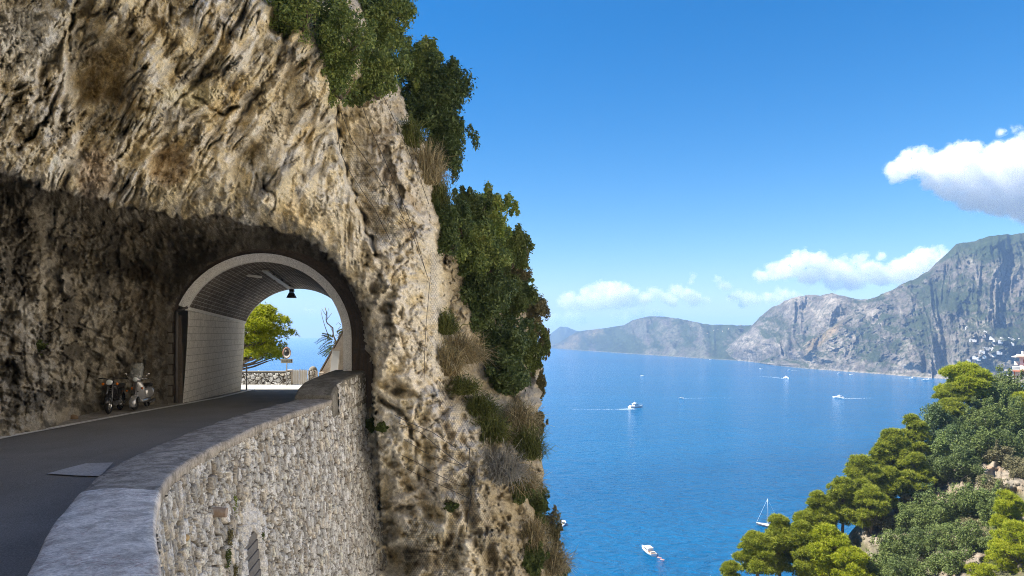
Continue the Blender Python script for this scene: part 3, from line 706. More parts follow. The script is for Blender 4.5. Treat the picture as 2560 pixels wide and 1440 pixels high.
me = np_mesh('masonry', Vw.reshape(-1, 3) - np.array(WL), grid_faces(nr_, nc_), True, col=np.clip(cw_.reshape(-1, 3), 0.01, 0.85))
link('masonry', me, M_STONE, wall)
_wv = Vw.reshape(-1, 3); _wu = _wv[:, 0] / _wv[:, 1] * F + 1280; _wvv = VH - _wv[:, 2] / _wv[:, 1] * F
def on_wall(u, v):
    i = np.argmin((_wu - u) ** 2 + (_wvv - v) ** 2); return Vector(_wv[i])
# coping
def coping(name, i0, i1, mat, top=0.0):
    n_in = 14; rows = []
    for i in range(i0, i1):
        a, b = CIN[i], COUT[i]; d = (b - a); L = np.hypot(d[0], d[1]); e = d / L
        prof = [(-0.0, -0.62), (0.0, -0.03), (0.03, 0.0)] + [(x, 0.025 * math.sin(math.pi * x / L)) for x in np.linspace(0.12, L - 0.02, n_in)] + [(L + 0.045, 0.0), (L + 0.075, -0.035), (L + 0.075, -0.19), (L - 0.12, -0.21), (L - 0.2, -0.62)]
        rows.append([(a[0] + e[0] * x, a[1] + e[1] * x, a[2] + (b[2] - a[2]) * min(max(x / L, 0), 1) + z + top) for x, z in prof])
    V = np.array(rows); nr, nc = V.shape[:2]
    w = V.reshape(-1, 3)
    amp = 0.012 * fbm(w[:, 0] * 4, w[:, 1] * 4, w[:, 2] * 4, 3) + 0.012 * pn3(w[:, 0] * 1.1, w[:, 1] * 1.1, 0.5)
    ed = np.tile(np.array([0.3, 1.6, 2.0] + [1.0] * n_in + [2.2, 2.2, 1.5, 1, 0.3]), nr)
    w[:, 2] += amp * ed
    ch = np.clip(pn3(w[:, 0] * 7, w[:, 1] * 7, 3.1) - 0.18, 0, 1) * (ed > 1.9) * 0.10     # chipped edges
    w[:, 2] -= ch
    return link(name, np_mesh(name, w - np.array(WL), grid_faces(nr, nc), True), mat, wall)
j1 = int(np.argmin(np.abs(COUT[:, 1] - 8.1)))
coping('coping', 0, j1 + 1, M_COPEW)['label'] = 'whitewashed near stretch of coping with red lichen'
j2 = int(np.argmin(np.abs(COUT[:, 1] - 23.4)))
coping('coping', j1, j2, M_COPE, -0.012)['label'] = 'grey weathered stretch of coping'
# raised block at the tunnel mouth
mb = MB()
def blk(y, z, xo=0.03): 
    a = np.interp(y, CIN[:, 1], CIN[:, 0]); b = np.interp(y, COUT[:, 1], COUT[:, 0]); return a - 0.02, b + 0.085, z
rings = []
for y, zt in ((22.35, -2.02), (22.75, -1.80), (23.3, -1.66), (24.0, -1.61), (25.2, -1.54), (26.4, -1.48), (27.35, -1.45)):
    a, b, z = blk(y, zt)
    rings.append([Vector((a, y, -2.7)), Vector((a, y, z - 0.05)), Vector((a + 0.06, y, z)), Vector((b - 0.08, y, z)), Vector((b, y, z - 0.06)), Vector((b + 0.03, y, -2.75))])
mb.loft([[p - WL for p in r_] for r_ in rings])
mb.build('parapet_block', M_BLOCK, wall, bevel=0.02)
# rubble facing under the block, flush with the wall below
cb = [(np.interp(y, COUT[:, 1], COUT[:, 0]) + 0.03, y, -1.70 + 0.05 * (y - 23)) for y in np.linspace(22.9, 27.7, 150)]
Vb, cb_, _i = rubble(cb, np.full(150, 1.0), 40, 0.07, 0.0, 9, proud=0.07)
link('block_facing', np_mesh('block_facing', Vb.reshape(-1, 3) - np.array(WL), grid_faces(*Vb.shape[:2]), True, col=np.clip(cb_.reshape(-1, 3), 0.01, 0.85)), M_STONE, wall)
# returning end of the wall face at the rock
# blocks stacked in the niche and the drain stub
for k in range(7):
    c = NP + NO * (-0.13 + 0.022 * k) + Vector((0, 0, -0.30 - 0.215 * k)) - WL
    ob = MB().box((0, 0, 0), (1.16, 0.20, 0.205)).build('niche_block', simple('grey_block', (0.13, 0.125, 0.12), (0.20, 0.195, 0.19), 14, 0.9, bump=0.4), wall, bevel=0.012)
    ob.location = c; ob.rotation_euler = (0, 0, math.atan2(NT_.y, NT_.x))
pp_ = on_wall(537, 1279)
mb = MB(); mb.tube([pp_ - NO * 0.15 - WL, pp_ + NO * 0.19 - WL], 0.10, 16); mb.torus(pp_ + NO * 0.19 - WL, 0.09, 0.012, 'x', 16, 6)
mb = MB(); mb.tube([pp_ - NO * 0.15 - WL, pp_ + NO * 0.20 + Vector((0, 0, -0.02)) - WL], 0.085, 18)
mb.build('drain_pipe', simple('clay_pipe', (0.28, 0.20, 0.14), (0.38, 0.32, 0.26), 9, 0.85), wall, smooth=False)
pp_ = on_wall(465, 1345)
MB().ball(pp_ - WL, 0.055, 10, 6).build('drain_plug', simple('ochre_plug', (0.45, 0.34, 0.18), (0.35, 0.25, 0.12), 20), wall, smooth=True)

# ------------------------------------------------------------------ the tunnel
tun = empty('tunnel', portal(0, float(zr(26.5)), 0), 0, 'short arched road tunnel with white arch band and white painted side wall', 'tunnel')
TL = Vector(portal(0, float(zr(26.5)), 0))
def brick_mat(name, c1, c2, mort, sc, rough=0.9, bump=0.4, msize=0.02, rowh=0.25, bw=0.5, stain=0.5, contrast=1.0):
    t = NT(name); u = t.n('UVMap'); u.uv_map = 'UVMap'
    b = t.n('TexBrick'); t.l(u.outputs[0], b.inputs[0]); b.inputs['Scale'].default_value = sc
    b.inputs['Color1'].default_value = (*c1, 1); b.inputs['Color2'].default_value = (*c2, 1); b.inputs['Mortar'].default_value = (*mort, 1)
    b.inputs['Mortar Size'].default_value = msize; b.inputs['Row Height'].default_value = rowh; b.inputs['Brick Width'].default_value = bw; b.inputs['Mortar Smooth'].default_value = 0.3
    ob = t.coord('Object'); n = t.noise(ob, 1.3, 6, 0.7, 0.4); n2 = t.noise(ob, 14, 6, 0.75)
    c = t.mix(t.ramp(n, [(0.4, 0.0), (0.65, stain)]), b.outputs['Color'], tuple(x * 0.45 for x in c1))
    c = t.mix(1.0, c, t.ramp(n2, [(0.3, 0.65), (0.5, 1.0), (0.7, 1.25)]), 'MULTIPLY')
    h = t.math('ADD', t.math('MULTIPLY', b.outputs['Fac'], -1.0), t.math('MULTIPLY', n2, 0.8))
    t.bsdf(c, rough, 0.2, t.bump(h, bump, 0.03)); return t.m
M_VAULT = brick_mat('soot_brick', (0.15, 0.13, 0.115), (0.23, 0.195, 0.165), (0.55, 0.53, 0.50), 1.0, msize=0.016, rowh=0.16, bw=0.42, stain=0.7)
M_WHITE = brick_mat('whitewashed_blocks', (0.84, 0.81, 0.76), (0.88, 0.85, 0.80), (0.60, 0.57, 0.52), 1.0, msize=0.015, rowh=0.28, bw=0.6, stain=0.22, bump=0.5)
M_RING = brick_mat('dark_brick', (0.105, 0.085, 0.070), (0.17, 0.13, 0.10), (0.12, 0.11, 0.10), 1.0, msize=0.02, rowh=0.12, bw=0.5, stain=0.5)
LT = 10.3
def zt_(s): return BC - 0.034 * s
def band_surface(name, ang0, ang1, rad, s0, s1, mat, n=40, ns=12):
    rows, uv = [], []
    for s in np.linspace(s0, s1, ns):
        for k in range(n):
            w = R(ang0 + (ang1 - ang0) * k / (n - 1)); rows.append(portal(rad * math.cos(w), zt_(s) + rad * math.sin(w), s)); uv.append((s, rad * w))
    return link(name, np_mesh(name, np.array(rows) - np.array(TL), grid_faces(ns, n), True, uv=np.array(uv)), mat, tun)
band_surface('vault', -2, 158, RIN, 0.02, LT, M_VAULT)
def side(name, top_a, bot_a, top_ang, mat, s0=0.02, sgn=1):
    rows, uv = [], []; ns, n = 30, 12
    for s in np.linspace(s0, LT + 0.05, ns):
        y = PO[1] + s * AX[1]
        bul = -0.30 * math.exp(-((s - 10.6) / 4.5) ** 2) * sgn if False else 0.0
        z1 = zt_(s) + RIN * math.sin(R(top_ang)); z0 = float(zr(y)) - 0.2
        for k in range(n):
            t = k / (n - 1); a = top_a + (bot_a - top_a) * (t ** 1.5)
            rows.append(portal(a, z1 + (z0 - z1) * t, s)); uv.append((s, z1 + (z0 - z1) * t))
    return link(name, np_mesh(name, np.array(rows) - np.array(TL), grid_faces(ns, n), True, uv=np.array(uv)), mat, tun)
side('side_wall', RIN * math.cos(R(157)), -2.98, 157, M_WHITE)['label'] = 'whitewashed block side wall'
side('side_wall', 3.0, 3.02, -2, M_RING, sgn=-1)
# ledge where the wall meets the vault, arch band, brick ring and jambs
mb = MB(); pts = []
for s in np.linspace(0.0, LT, 12):
    a = RIN * math.cos(R(157)); z = zt_(s) + RIN * math.sin(R(157))
    pts.append([Vector(portal(a - 0.12, z - 0.07, s)) - TL, Vector(portal(a + 0.07, z - 0.07, s)) - TL, Vector(portal(a + 0.07, z + 0.05, s)) - TL, Vector(portal(a - 0.12, z + 0.05, s)) - TL])
mb.loft(pts); mb.build('ledge', M_PAINT, tun)
def arch_ring(name, r0, r1, a0, a1, s0, s1, mat, n=22, legs=None):
    mb = MB(); rings = []
    pr = [(r0 * math.cos(R(a0 + (a1 - a0) * k / n)), r0 * math.sin(R(a0 + (a1 - a0) * k / n)), r1 * math.cos(R(a0 + (a1 - a0) * k / n)), r1 * math.sin(R(a0 + (a1 - a0) * k / n))) for k in range(n + 1)]
    if legs is not None: pr = [(r0, legs, r1, legs)] + pr
    for x0, y0, x1, y1 in pr:
        rings.append([Vector(portal(x0, BC + y0, s0)) - TL, Vector(portal(x1, BC + y1, s0)) - TL, Vector(portal(x1, BC + y1, s1)) - TL, Vector(portal(x0, BC + y0, s1)) - TL])
    mb.loft(rings); return mb.build(name, mat, tun)
arch_ring('arch_band', RIN - 0.005, ROUT, 0, 157, -0.20, 0.06, M_PAINT, 26, legs=-1.25)
# end of the vault, seen edge-on
arch_ring('arch_rim', RIN - 0.02, RIN + 0.5, 0, 158, LT, LT + 0.2, M_VAULT, 26)
for i in range(len(tun.children)):
    if tun.children[i].name.startswith('arch_rim'): tun.children[i].location = (0, 0, -0.034 * LT)
def face_ring(name, prof0, prof1, s, mat, ns=6):
    """flat ring of masonry between two outlines in the portal plane"""
    V, uv = [], []; n = len(prof0)
    for j in range(ns):
        t = j / (ns - 1)
        for k in range(n):
            a = prof0[k][0] * (1 - t) + prof1[k][0] * t; b = prof0[k][1] * (1 - t) + prof1[k][1] * t
            V.append(portal(a, b, s + 0.05 * pn3(a * 2, b * 2, 0.3) - 0.25 * t * t)); uv.append((k * 0.17, t * 0.9))
    return link(name, np_mesh(name, np.array(V) - np.array(TL), grid_faces(ns, n), False, uv=np.array(uv)), mat, tun)
angs = np.linspace(-2, 182, 90)
p0 = [(3.02, -2.9)] + [(3.02, -1.2)] + [(ROUT * math.cos(R(a)) * 0.99, BC + ROUT * math.sin(R(a)) * 0.99) for a in angs[2:-8]] + [(-3.0, 0.7), (-2.95, -0.8), (-2.95, -2.9)]
p1 = [(4.15, -2.9)] + [(4.15, -1.2)] + [((3.70 + 0.45 * max(0, math.cos(R(a)))) * math.cos(R(a)), BC + 3.70 * math.sin(R(a))) for a in angs[2:-8]] + [(-3.7, 0.7), (-3.7, -0.8), (-3.7, -2.9)]
face_ring('brick_surround', p0, p1, 0.0, M_RING)
# drainpipe and grey quoin at the near left jamb
mb = MB(); mb.tube([Vector(portal(-3.12, b, -0.16)) - TL for b in (-2.75, -1.5, 0.2, 0.85)], 0.055, 8)
mb.tube([Vector(portal(-3.12, 0.83, -0.16)) - TL, Vector(portal(-2.72, 1.0, -0.2)) - TL], 0.05, 8)
mb.build('drainpipe', simple('dark_pipe', (0.10, 0.095, 0.095), (0.14, 0.13, 0.13), 5, 0.6), tun, smooth=True)
mb = MB()
for k in range(9):
    b = -2.75 + 0.40 * k; mb.box(Vector(portal(-3.42 - 0.05 * (k % 2), b + 0.19, -0.02)) - TL, (0.36, 0.30, 0.36), (0, 0, 0.18))
mb.build('quoin', simple('grey_quoin', (0.20, 0.18, 0.15), (0.11, 0.10, 0.085), 5, 0.9, bump=0.5), tun, bevel=0.02)
# low plinth beside the mouth
rings = []
for (u, v, h) in ((383, 1006, 0.30), (400, 1006, 0.36), (430, 1006, 0.38), (462, 1003, 0.40)):
    p = at_z(u, v, float(zr(25.5)) + 0.03)
    q = Vector((p.x - 0.5, p.y + 0.45, p.z))
    rings.append([p - Vector((0, 0, 0.2)), p + Vector((0, 0.05, h)), q + Vector((0, 0, h + 0.08)), q - Vector((0, 0, 0.2))])
mb = MB(); mb.loft(rings)
pl = mb.build('stone_plinth', simple('plinth_stone', (0.24, 0.21, 0.17), (0.15, 0.13, 0.10), 5, 0.95, bump=0.6), bevel=0.03)
tag(pl, 'low rough masonry plinth at the foot of the tunnel jamb behind the scooters', 'plinth')
for (u, v, w, h, lab) in ((85, 1062, 0.62, 0.36, 'pale concrete lump at the foot of the dark rock wall'), (184, 1048, 0.16, 0.13, 'small loose brown stone lying on the road shoulder')):
    p = at_z(u, v, float(zr(19)) + 0.02); mb = MB(); mb.ball((0, 0, h * 0.3), (w, w * 0.6, h * 0.8), 22, 12, -0.6)
    o = mb.build('loose_rock', simple('pale_lump', (0.34, 0.33, 0.31), (0.22, 0.21, 0.19), 5, 0.95, bump=0.6) if w > 0.3 else simple('brown_stone', (0.22, 0.15, 0.09), None, 6), smooth=True, loc=p)
    a = np.array([x.co[:] for x in o.data.vertices]); a *= (1 + 0.22 * pn3(a[:, 0] * 3 + u, a[:, 1] * 3, a[:, 2] * 3))[:, None]
    o.data.vertices.foreach_set('co', a.ravel()); tag(o, lab, 'rock')
# lamp hanging at the far end of the vault, cable tray and batten lights under the crown
M_DARKM = simple('dark_metal', (0.035, 0.035, 0.038), (0.05, 0.05, 0.055), 6, 0.5)
M_LGREY = simple('light_grey_metal', (0.5, 0.5, 0.5), (0.42, 0.42, 0.42), 6, 0.5)
lp = Vector(portal(-0.28, zt_(9.6) + 2.93, 9.6))
t_ = empty('tunnel_lamp', lp, 0, 'black hooded floodlight hanging from the vault near the far mouth', 'lamp')
MB().tube([(0, 0, 0.0), (0, 0, -0.2)], 0.02, 6).build('bracket', M_DARKM, t_)
mb = MB(); mb.box((0, 0, -0.36), (0.46, 0.36, 0.3), None, 0.45); mb.build('hood', M_DARKM, t_, bevel=0.02)
mb = MB(); mb.box((0.03, -0.05, -0.13), (0.22, 0.2, 0.14)); mb.build('gear_box', M_DARKM, t_, bevel=0.01)
t_ = empty('cable_tray', portal(-0.3, zt_(5) + 2.9, 5), 0, 'light grey cable duct fixed under the crown of the vault', 'cable duct')
TL2 = Vector(portal(-0.3, zt_(5) + 2.9, 5))
mb = MB(); mb.loft([[Vector(portal(a, zt_(s) + b, s)) - TL2 for a, b in ((-0.42, 2.86), (-0.18, 2.86), (-0.18, 2.93), (-0.42, 2.93))] for s in (1.9, 5, 9.9)]); mb.build('duct', M_LGREY, t_)
for s in (3.2, 5.5, 8.0):
    mb = MB(); mb.box(Vector(portal(-0.3, zt_(s) + 2.9, s)) - TL2, (0.4, 0.05, 0.05)); mb.build('clip', M_DARKM, t_)
t_ = empty('batten_light', portal(-0.85, zt_(2.6) + 2.75, 2.6), 0, 'short white batten light fixed across the vault beside the cable duct', 'lamp')
MB().box((0, 0, 0), (0.62, 0.1, 0.07), (0, 0.12, 0.2)).build('housing', simple('white_enamel', (0.75, 0.75, 0.75), (0.68, 0.68, 0.68), 5, 0.4), t_, bevel=0.01)
MB().box((0, 0, -0.05), (0.58, 0.05, 0.035), (0, 0.12, 0.2)).build('tube', simple('milky_tube', (0.8, 0.8, 0.8), (0.75, 0.75, 0.75), 5, 0.3), t_)
# unseen rock body over the tunnel, added to shadow the road beyond
prof = [(3.2, -7), (5.2, -7), (5.6, 3), (5.3, 8.5), (2, 12), (-2, 15), (-10, 17), (-19, 17), (-21, -7), (-3.2, -7), (-3.2, 1.3)] + [(3.25 * math.cos(R(a)), BC + 3.25 * math.sin(R(a))) for a in range(150, -1, -10)]
mb = MB(); mb.loft([[portal(a, b - 0.02 * s, s) for a, b in prof] for s in (2.4, 4, 7, LT + 0.1)])
o = mb.build('rock_sun_block', simple('plain_rock', (0.36, 0.31, 0.23), (0.24, 0.2, 0.15), 0.8, 0.95, bump=0.5))
tag(o, 'unseen rock over and beside the tunnel, added to block the sun', kind='structure')
# unseen cliff continued beside the road, added and shaped to block the sun
yy = np.linspace(-22, 37, 84); hh = np.linspace(0, 1, 40); YY, HH = np.meshgrid(yy, hh, indexing='ij')
HH = -3.5 + HH * (17 - 10 * (1 - sstep(-4, -1, YY)) + 20 * sstep(13, 16, YY))
XX = -13.2 + 1.6 * sstep(2, 8, HH) - 0.02 * np.maximum(HH - 8, 0) ** 1.5 - 4.6 * sstep(7, 15, YY) + 0.9 * fbm(YY / 6, HH / 6, 0.4, 4)
o = link('cliff', np_mesh('cliff_sun_block', np.stack([XX, YY, HH], -1).reshape(-1, 3), grid_faces(84, 40), True), simple('plain_rock', (0.36, 0.31, 0.23)))
tag(o, 'unseen limestone cliff along the road, added to block the sun', kind='structure')

# ------------------------------------------------------------------ what shows through the tunnel
x0, x1 = P(560, 900, 41.3)[0], P(716, 900, 41.3)[0]
tw = empty('stone_wall', (x1, 41.4, -3.08), 0, 'low parapet of pale rounded rubble in dark mortar at the far edge of the sunlit paving', 'wall'); o_ = np.array((x1, 41.4, -3.08))
cv_ = [(x, 41.3, -3.08 + 0.74) for x in np.linspace(x0, x1, 190)]
Vc, cc_, _ = rubble(cv_, np.full(190, 0.74), 34, 0.0, 0.04, 21, 0.30, 0.24, 0.05, tone=1.0)
link('masonry', np_mesh('masonry', Vc.reshape(-1, 3) - o_, grid_faces(*Vc.shape[:2]), True, col=np.clip(cc_.reshape(-1, 3), .01, .85)), M_STONE, tw)
MB().box(((x0 - x1) / 2, 0.18, 0.76), (x1 - x0, 0.52, 0.09)).build('coping', simple('grey_cap', (0.30, 0.28, 0.25), (0.2, 0.19, 0.17), 3, 0.9), tw, bevel=0.015)
MB().box(((x0 - x1) / 2, 0.24, 0.36), (x1 - x0, 0.30, 0.72)).build('core', M_BLOCK, tw)
def pier(u0, u1, vtop, name, label, dome):
    a, b = P(u0, 900, 41.2)[0], P(u1, 900, 41.2)[0]; h = (VH - vtop) / F * 41.2 + 3.08
    t = empty(name, ((a + b) / 2, 41.3, -3.08), 0, label, 'gate pier')
    w = b - a
    cvp = [(x, -0.2, h - 0.04) for x in np.linspace(-w / 2, w / 2, 40)]
    Vp, cp_, _ = rubble(cvp, np.full(40, h), 40, 0.0, 0.0, 31 + dome, 0.2, 0.2, 0.04)
    link('masonry', np_mesh('masonry', Vp.reshape(-1, 3), grid_faces(40, 40), True, col=np.clip(cp_.reshape(-1, 3), .01, .85)), M_STONE, t)
    mb = MB().box((0, 0.03, h / 2 - 0.03), (w * 0.98, 0.42, h - 0.06)); mb.build('core', M_PLAST, t, bevel=0.03)
    mb = MB()
    if dome: mb.ball((0, 0.03, h - 0.06), (w * 0.52, 0.25, 0.26), 14, 6, 0.0)
    else: mb.box((0, 0.02, h), (w * 1.06, 0.5, 0.07))
    mb.build('cap', M_BLOCK if dome else simple('pale_cap', (0.5, 0.45, 0.38), (0.4, 0.35, 0.3), 4), t, bevel=0.02)
pier(716, 729, 926, 'gate_pier', 'square rubble pier ending the low parapet beside the white gate', 0)
pier(771, 791, 924, 'gate_pier', 'round topped rubble pier between the white gate and the plastered gable', 1)
gx0, gx1 = P(731, 900, 41.2)[0], P(769, 900, 41.2)[0]
g = empty('metal_gate', ((gx0 + gx1) / 2, 41.2, -3.08), 0, 'white double leaf metal gate between the two rubble piers', 'gate')
M_WPAINT = simple('white_paint', (0.78, 0.77, 0.75), (0.70, 0.69, 0.67), 4, 0.5)
gw = gx1 - gx0
for sx in (-1, 1):
    mb = MB(); 
    mb.box((sx * gw * 0.25, 0, 0.47), (gw * 0.46, 0.02, 0.80)); lf = mb.build('gate_leaf', M_WPAINT, g); mb = MB()
    for k in range(4): mb.box((sx * gw * (0.03 + 0.145 * k), -0.03, 0.49), (0.028, 0.03, 0.90))
    mb.box((sx * gw * 0.25, -0.03, 0.08), (gw * 0.46, 0.03, 0.04)); mb.build('bars', simple('cream_bar', (0.62, 0.56, 0.48), (0.5, 0.44, 0.36), 6, 0.5), lf)
# plastered gable with a white door
gd = 40.0
gp = [(797, 962), (797, 931), (805, 927), (869, 812), (900, 812), (900, 962)]
gb = empty('house_gable', P(840, 962, gd), 0, 'plastered sloping house end with white door standing beside the far tunnel mouth', 'building'); o_ = Pv(840, 962, gd)
mb = MB(); mb.prism([Pv(u, v, gd) - o_ for u, v in gp], (0, 0, 0), (0, 0.9, 0)); mb.build('wall', M_PLAST, gb)
mb = MB(); a, b = Pv(803, 926, gd) - o_, Pv(872, 804, gd) - o_
n_ = (b - a).normalized(); up = Vector((-n_.z, 0, n_.x)) * 0.07
mb.prism([a - n_ * 0.1, b, b + up, a + up - n_ * 0.1], (0, -0.06, 0), (0, 0.95, 0)); mb.build('roof_edge', simple('roof_edge', (0.30, 0.24, 0.18), (0.18, 0.14, 0.1), 4), gb)
mb = MB(); mb.prism([Pv(u, v, gd) - o_ + Vector((0, -0.06, 0)) for u, v in ((826, 934), (831, 876), (850, 877), (845, 932))], (0, 0, 0), (0, 0.05, 0)); dr = mb.build('door', simple('white_door', (0.82, 0.82, 0.80), (0.76, 0.76, 0.74), 4, 0.4), gb)
mb = MB()
for q in (((828, 876), (831, 872), (853, 873), (850, 877)), ((850, 877), (853, 873), (848, 934), (845, 932))):
    mb.prism([Pv(u, v, gd) - o_ + Vector((0, -0.09, 0)) for u, v in q], (0, 0, 0), (0, 0.08, 0))
mb.build('frame', simple('door_frame', (0.50, 0.44, 0.36), None, 5), dr)
mb = MB().box(Pv(806, 933, gd) - o_ + Vector((0, -0.1, 0)), (0.30, 0.3, 0.14)); mb.build('corner_stone', M_PLAST, gb, bevel=0.02)
# road mirror with direction sign
md = 40.6
mp_ = Pv(716, 962, md); mp_.z = -3.08
mr = empty('road_mirror', mp_, 0, 'round convex road mirror on a pole with a small arrow sign beneath', 'mirror')
top = Pv(717, 882, md) - mp_; sg = Pv(717, 902.5, md) - mp_
MB().tube([(0, 0.03, 0), (top.x, 0.03, top.z)], 0.032, 8).build('pole', simple('pole_grey', (0.33, 0.31, 0.29), None, 6, 0.5), mr, smooth=True)
mb = MB(); mb.lathe([(0.0, -0.06), (0.14, -0.05), (0.24, -0.02), (0.255, 0.02), (0.24, 0.05), (0.0, 0.07)], (0, 0, 0), 'y', 26)
hd = mb.build('mirror_back', simple('mirror_rim', (0.42, 0.20, 0.14), (0.3, 0.14, 0.1), 6, 0.5), mr, top, True); hd.rotation_euler = (0.05, 0, 0.45); hd.scale = (0.95, 1, 1.35)
mb = MB(); mb.lathe([(0.0, -0.085), (0.12, -0.078), (0.2, -0.06), (0.215, -0.045)], (0, 0, 0), 'y', 26)
mb.build('mirror_glass', simple('mirror_glass', (0.80, 0.80, 0.78), (0.76, 0.76, 0.74), 2, 0.12, 0.5, 0.9), hd, smooth=True)
mb = MB(); mb.box((0, -0.02, 0), (0.70, 0.02, 0.25)); s_ = mb.build('sign_board', simple('sign_cream', (0.62, 0.60, 0.50), None, 5, 0.5), mr, sg)
mb = MB()
for k, w in enumerate((0.05, 0.03, 0.05, 0.03, 0.05, 0.04)): mb.box((-0.27 + 0.062 * k, -0.034, 0.0), (w, 0.006, 0.06))
mb.build('lettering', simple('sign_black', (0.04, 0.04, 0.035), None, 5, 0.6), s_); mb = MB()
mb.prism([(0.12, -0.034, -0.03), (0.18, -0.034, -0.03), (0.15, -0.034, 0.05)], (0, 0, 0), (0, 0.005, 0))
mb.build('pictogram', simple('sign_black', (0.04, 0.04, 0.035), None, 5, 0.6), s_); mb = MB()
mb.prism([(0.23, -0.034, 0.01), (0.32, -0.034, 0.01), (0.275, -0.034, 0.10)], (0, 0, 0), (0, 0.005, 0)); mb.box((0.275, -0.034, -0.04), (0.035, 0.006, 0.1))
mb.build('arrow', simple('sign_black', (0.04, 0.04, 0.035), None, 5, 0.6), s_)
# marker post by the inner wall
mb = MB().tube([Vector(portal(-2.72, float(zr(36.9)) , LT + 0.3)) , Vector(portal(-2.72, float(zr(36.9)) + 1.35, LT + 0.3))], 0.045, 8)
tag(mb.build('marker_post', simple('post_white', (0.66, 0.64, 0.62), (0.5, 0.47, 0.45), 3), smooth=True), 'slim white marker post at the far end of the whitewashed wall', 'post')
# ------------------------------------------------------------------ sea
def sea_mat():
    t = NT('sea_water'); ob = t.coord('Object'); 
    a = t.noise(t.coord('Object', (1.0, 1.6, 1)), 0.13, 6, 0.62, 0.6); b = t.noise(t.coord('Object', (1.0, 1.5, 1)), 0.022, 4, 0.6, 0.5); big = t.noise(t.coord('Object', (0.35, 1.0, 1)), 0.0022, 5, 0.6, 1.0)
    c = t.mix(t.ramp(big, [(0.35, 0.0), (0.65, 1.0)]), (0.0, 0.084, 0.205), (0.0, 0.108, 0.25))
    n = t.bump(a, 1.0, 3.4); n = t.bump(b, 0.8, 6.0, n)
    t.bsdf(c, 0.12, 0.17, n, IOR=1.33); return t.m
E_ = 15900.0
xs = np.concatenate([-np.geomspace(E_, 30, 40), np.geomspace(30, E_, 40)]); ys_ = np.concatenate([[-1900, -500], np.geomspace(20, E_, 60)])
gx, gy = np.meshgrid(xs, ys_)
sea = link('sea', np_mesh('sea', np.stack([gx, gy, np.full(gx.shape, SEA)], -1).reshape(-1, 3), grid_faces(*gx.shape)[:, ::-1].copy(), True), sea_mat())
tag(sea, 'deep blue sea with fine ripples', kind='structure')

def on_sea(u, v):
    d = -SEA * F / (v - VH); return Pv(u, v, d)

# ------------------------------------------------------------------ far mountains
def mountain_mat(name, rock, green, tan, gthr=0.5, seed=0.0):
    t = NT(name); ob = t.coord('Object')
    at = t.n('Attribute'); at.attribute_name = 'col'
    n2 = t.noise(ob, 0.02, 8, 0.75); n3 = t.noise(ob, 0.06, 6, 0.75)
    c = t.mix(1.0, at.outputs['Color'], t.ramp(n2, [(0.3, 0.5), (0.5, 1.0), (0.7, 1.4)]), 'MULTIPLY')
    c = t.mix(t.ramp(n3, [(0.48, 0.0), (0.60, 0.75)]), c, (0.028, 0.042, 0.016))
    t.bsdf(c, 0.95, 0.1, t.bump(n2, 1.0, 14.0, t.bump(n3, 0.8, 6.0))); return t.m

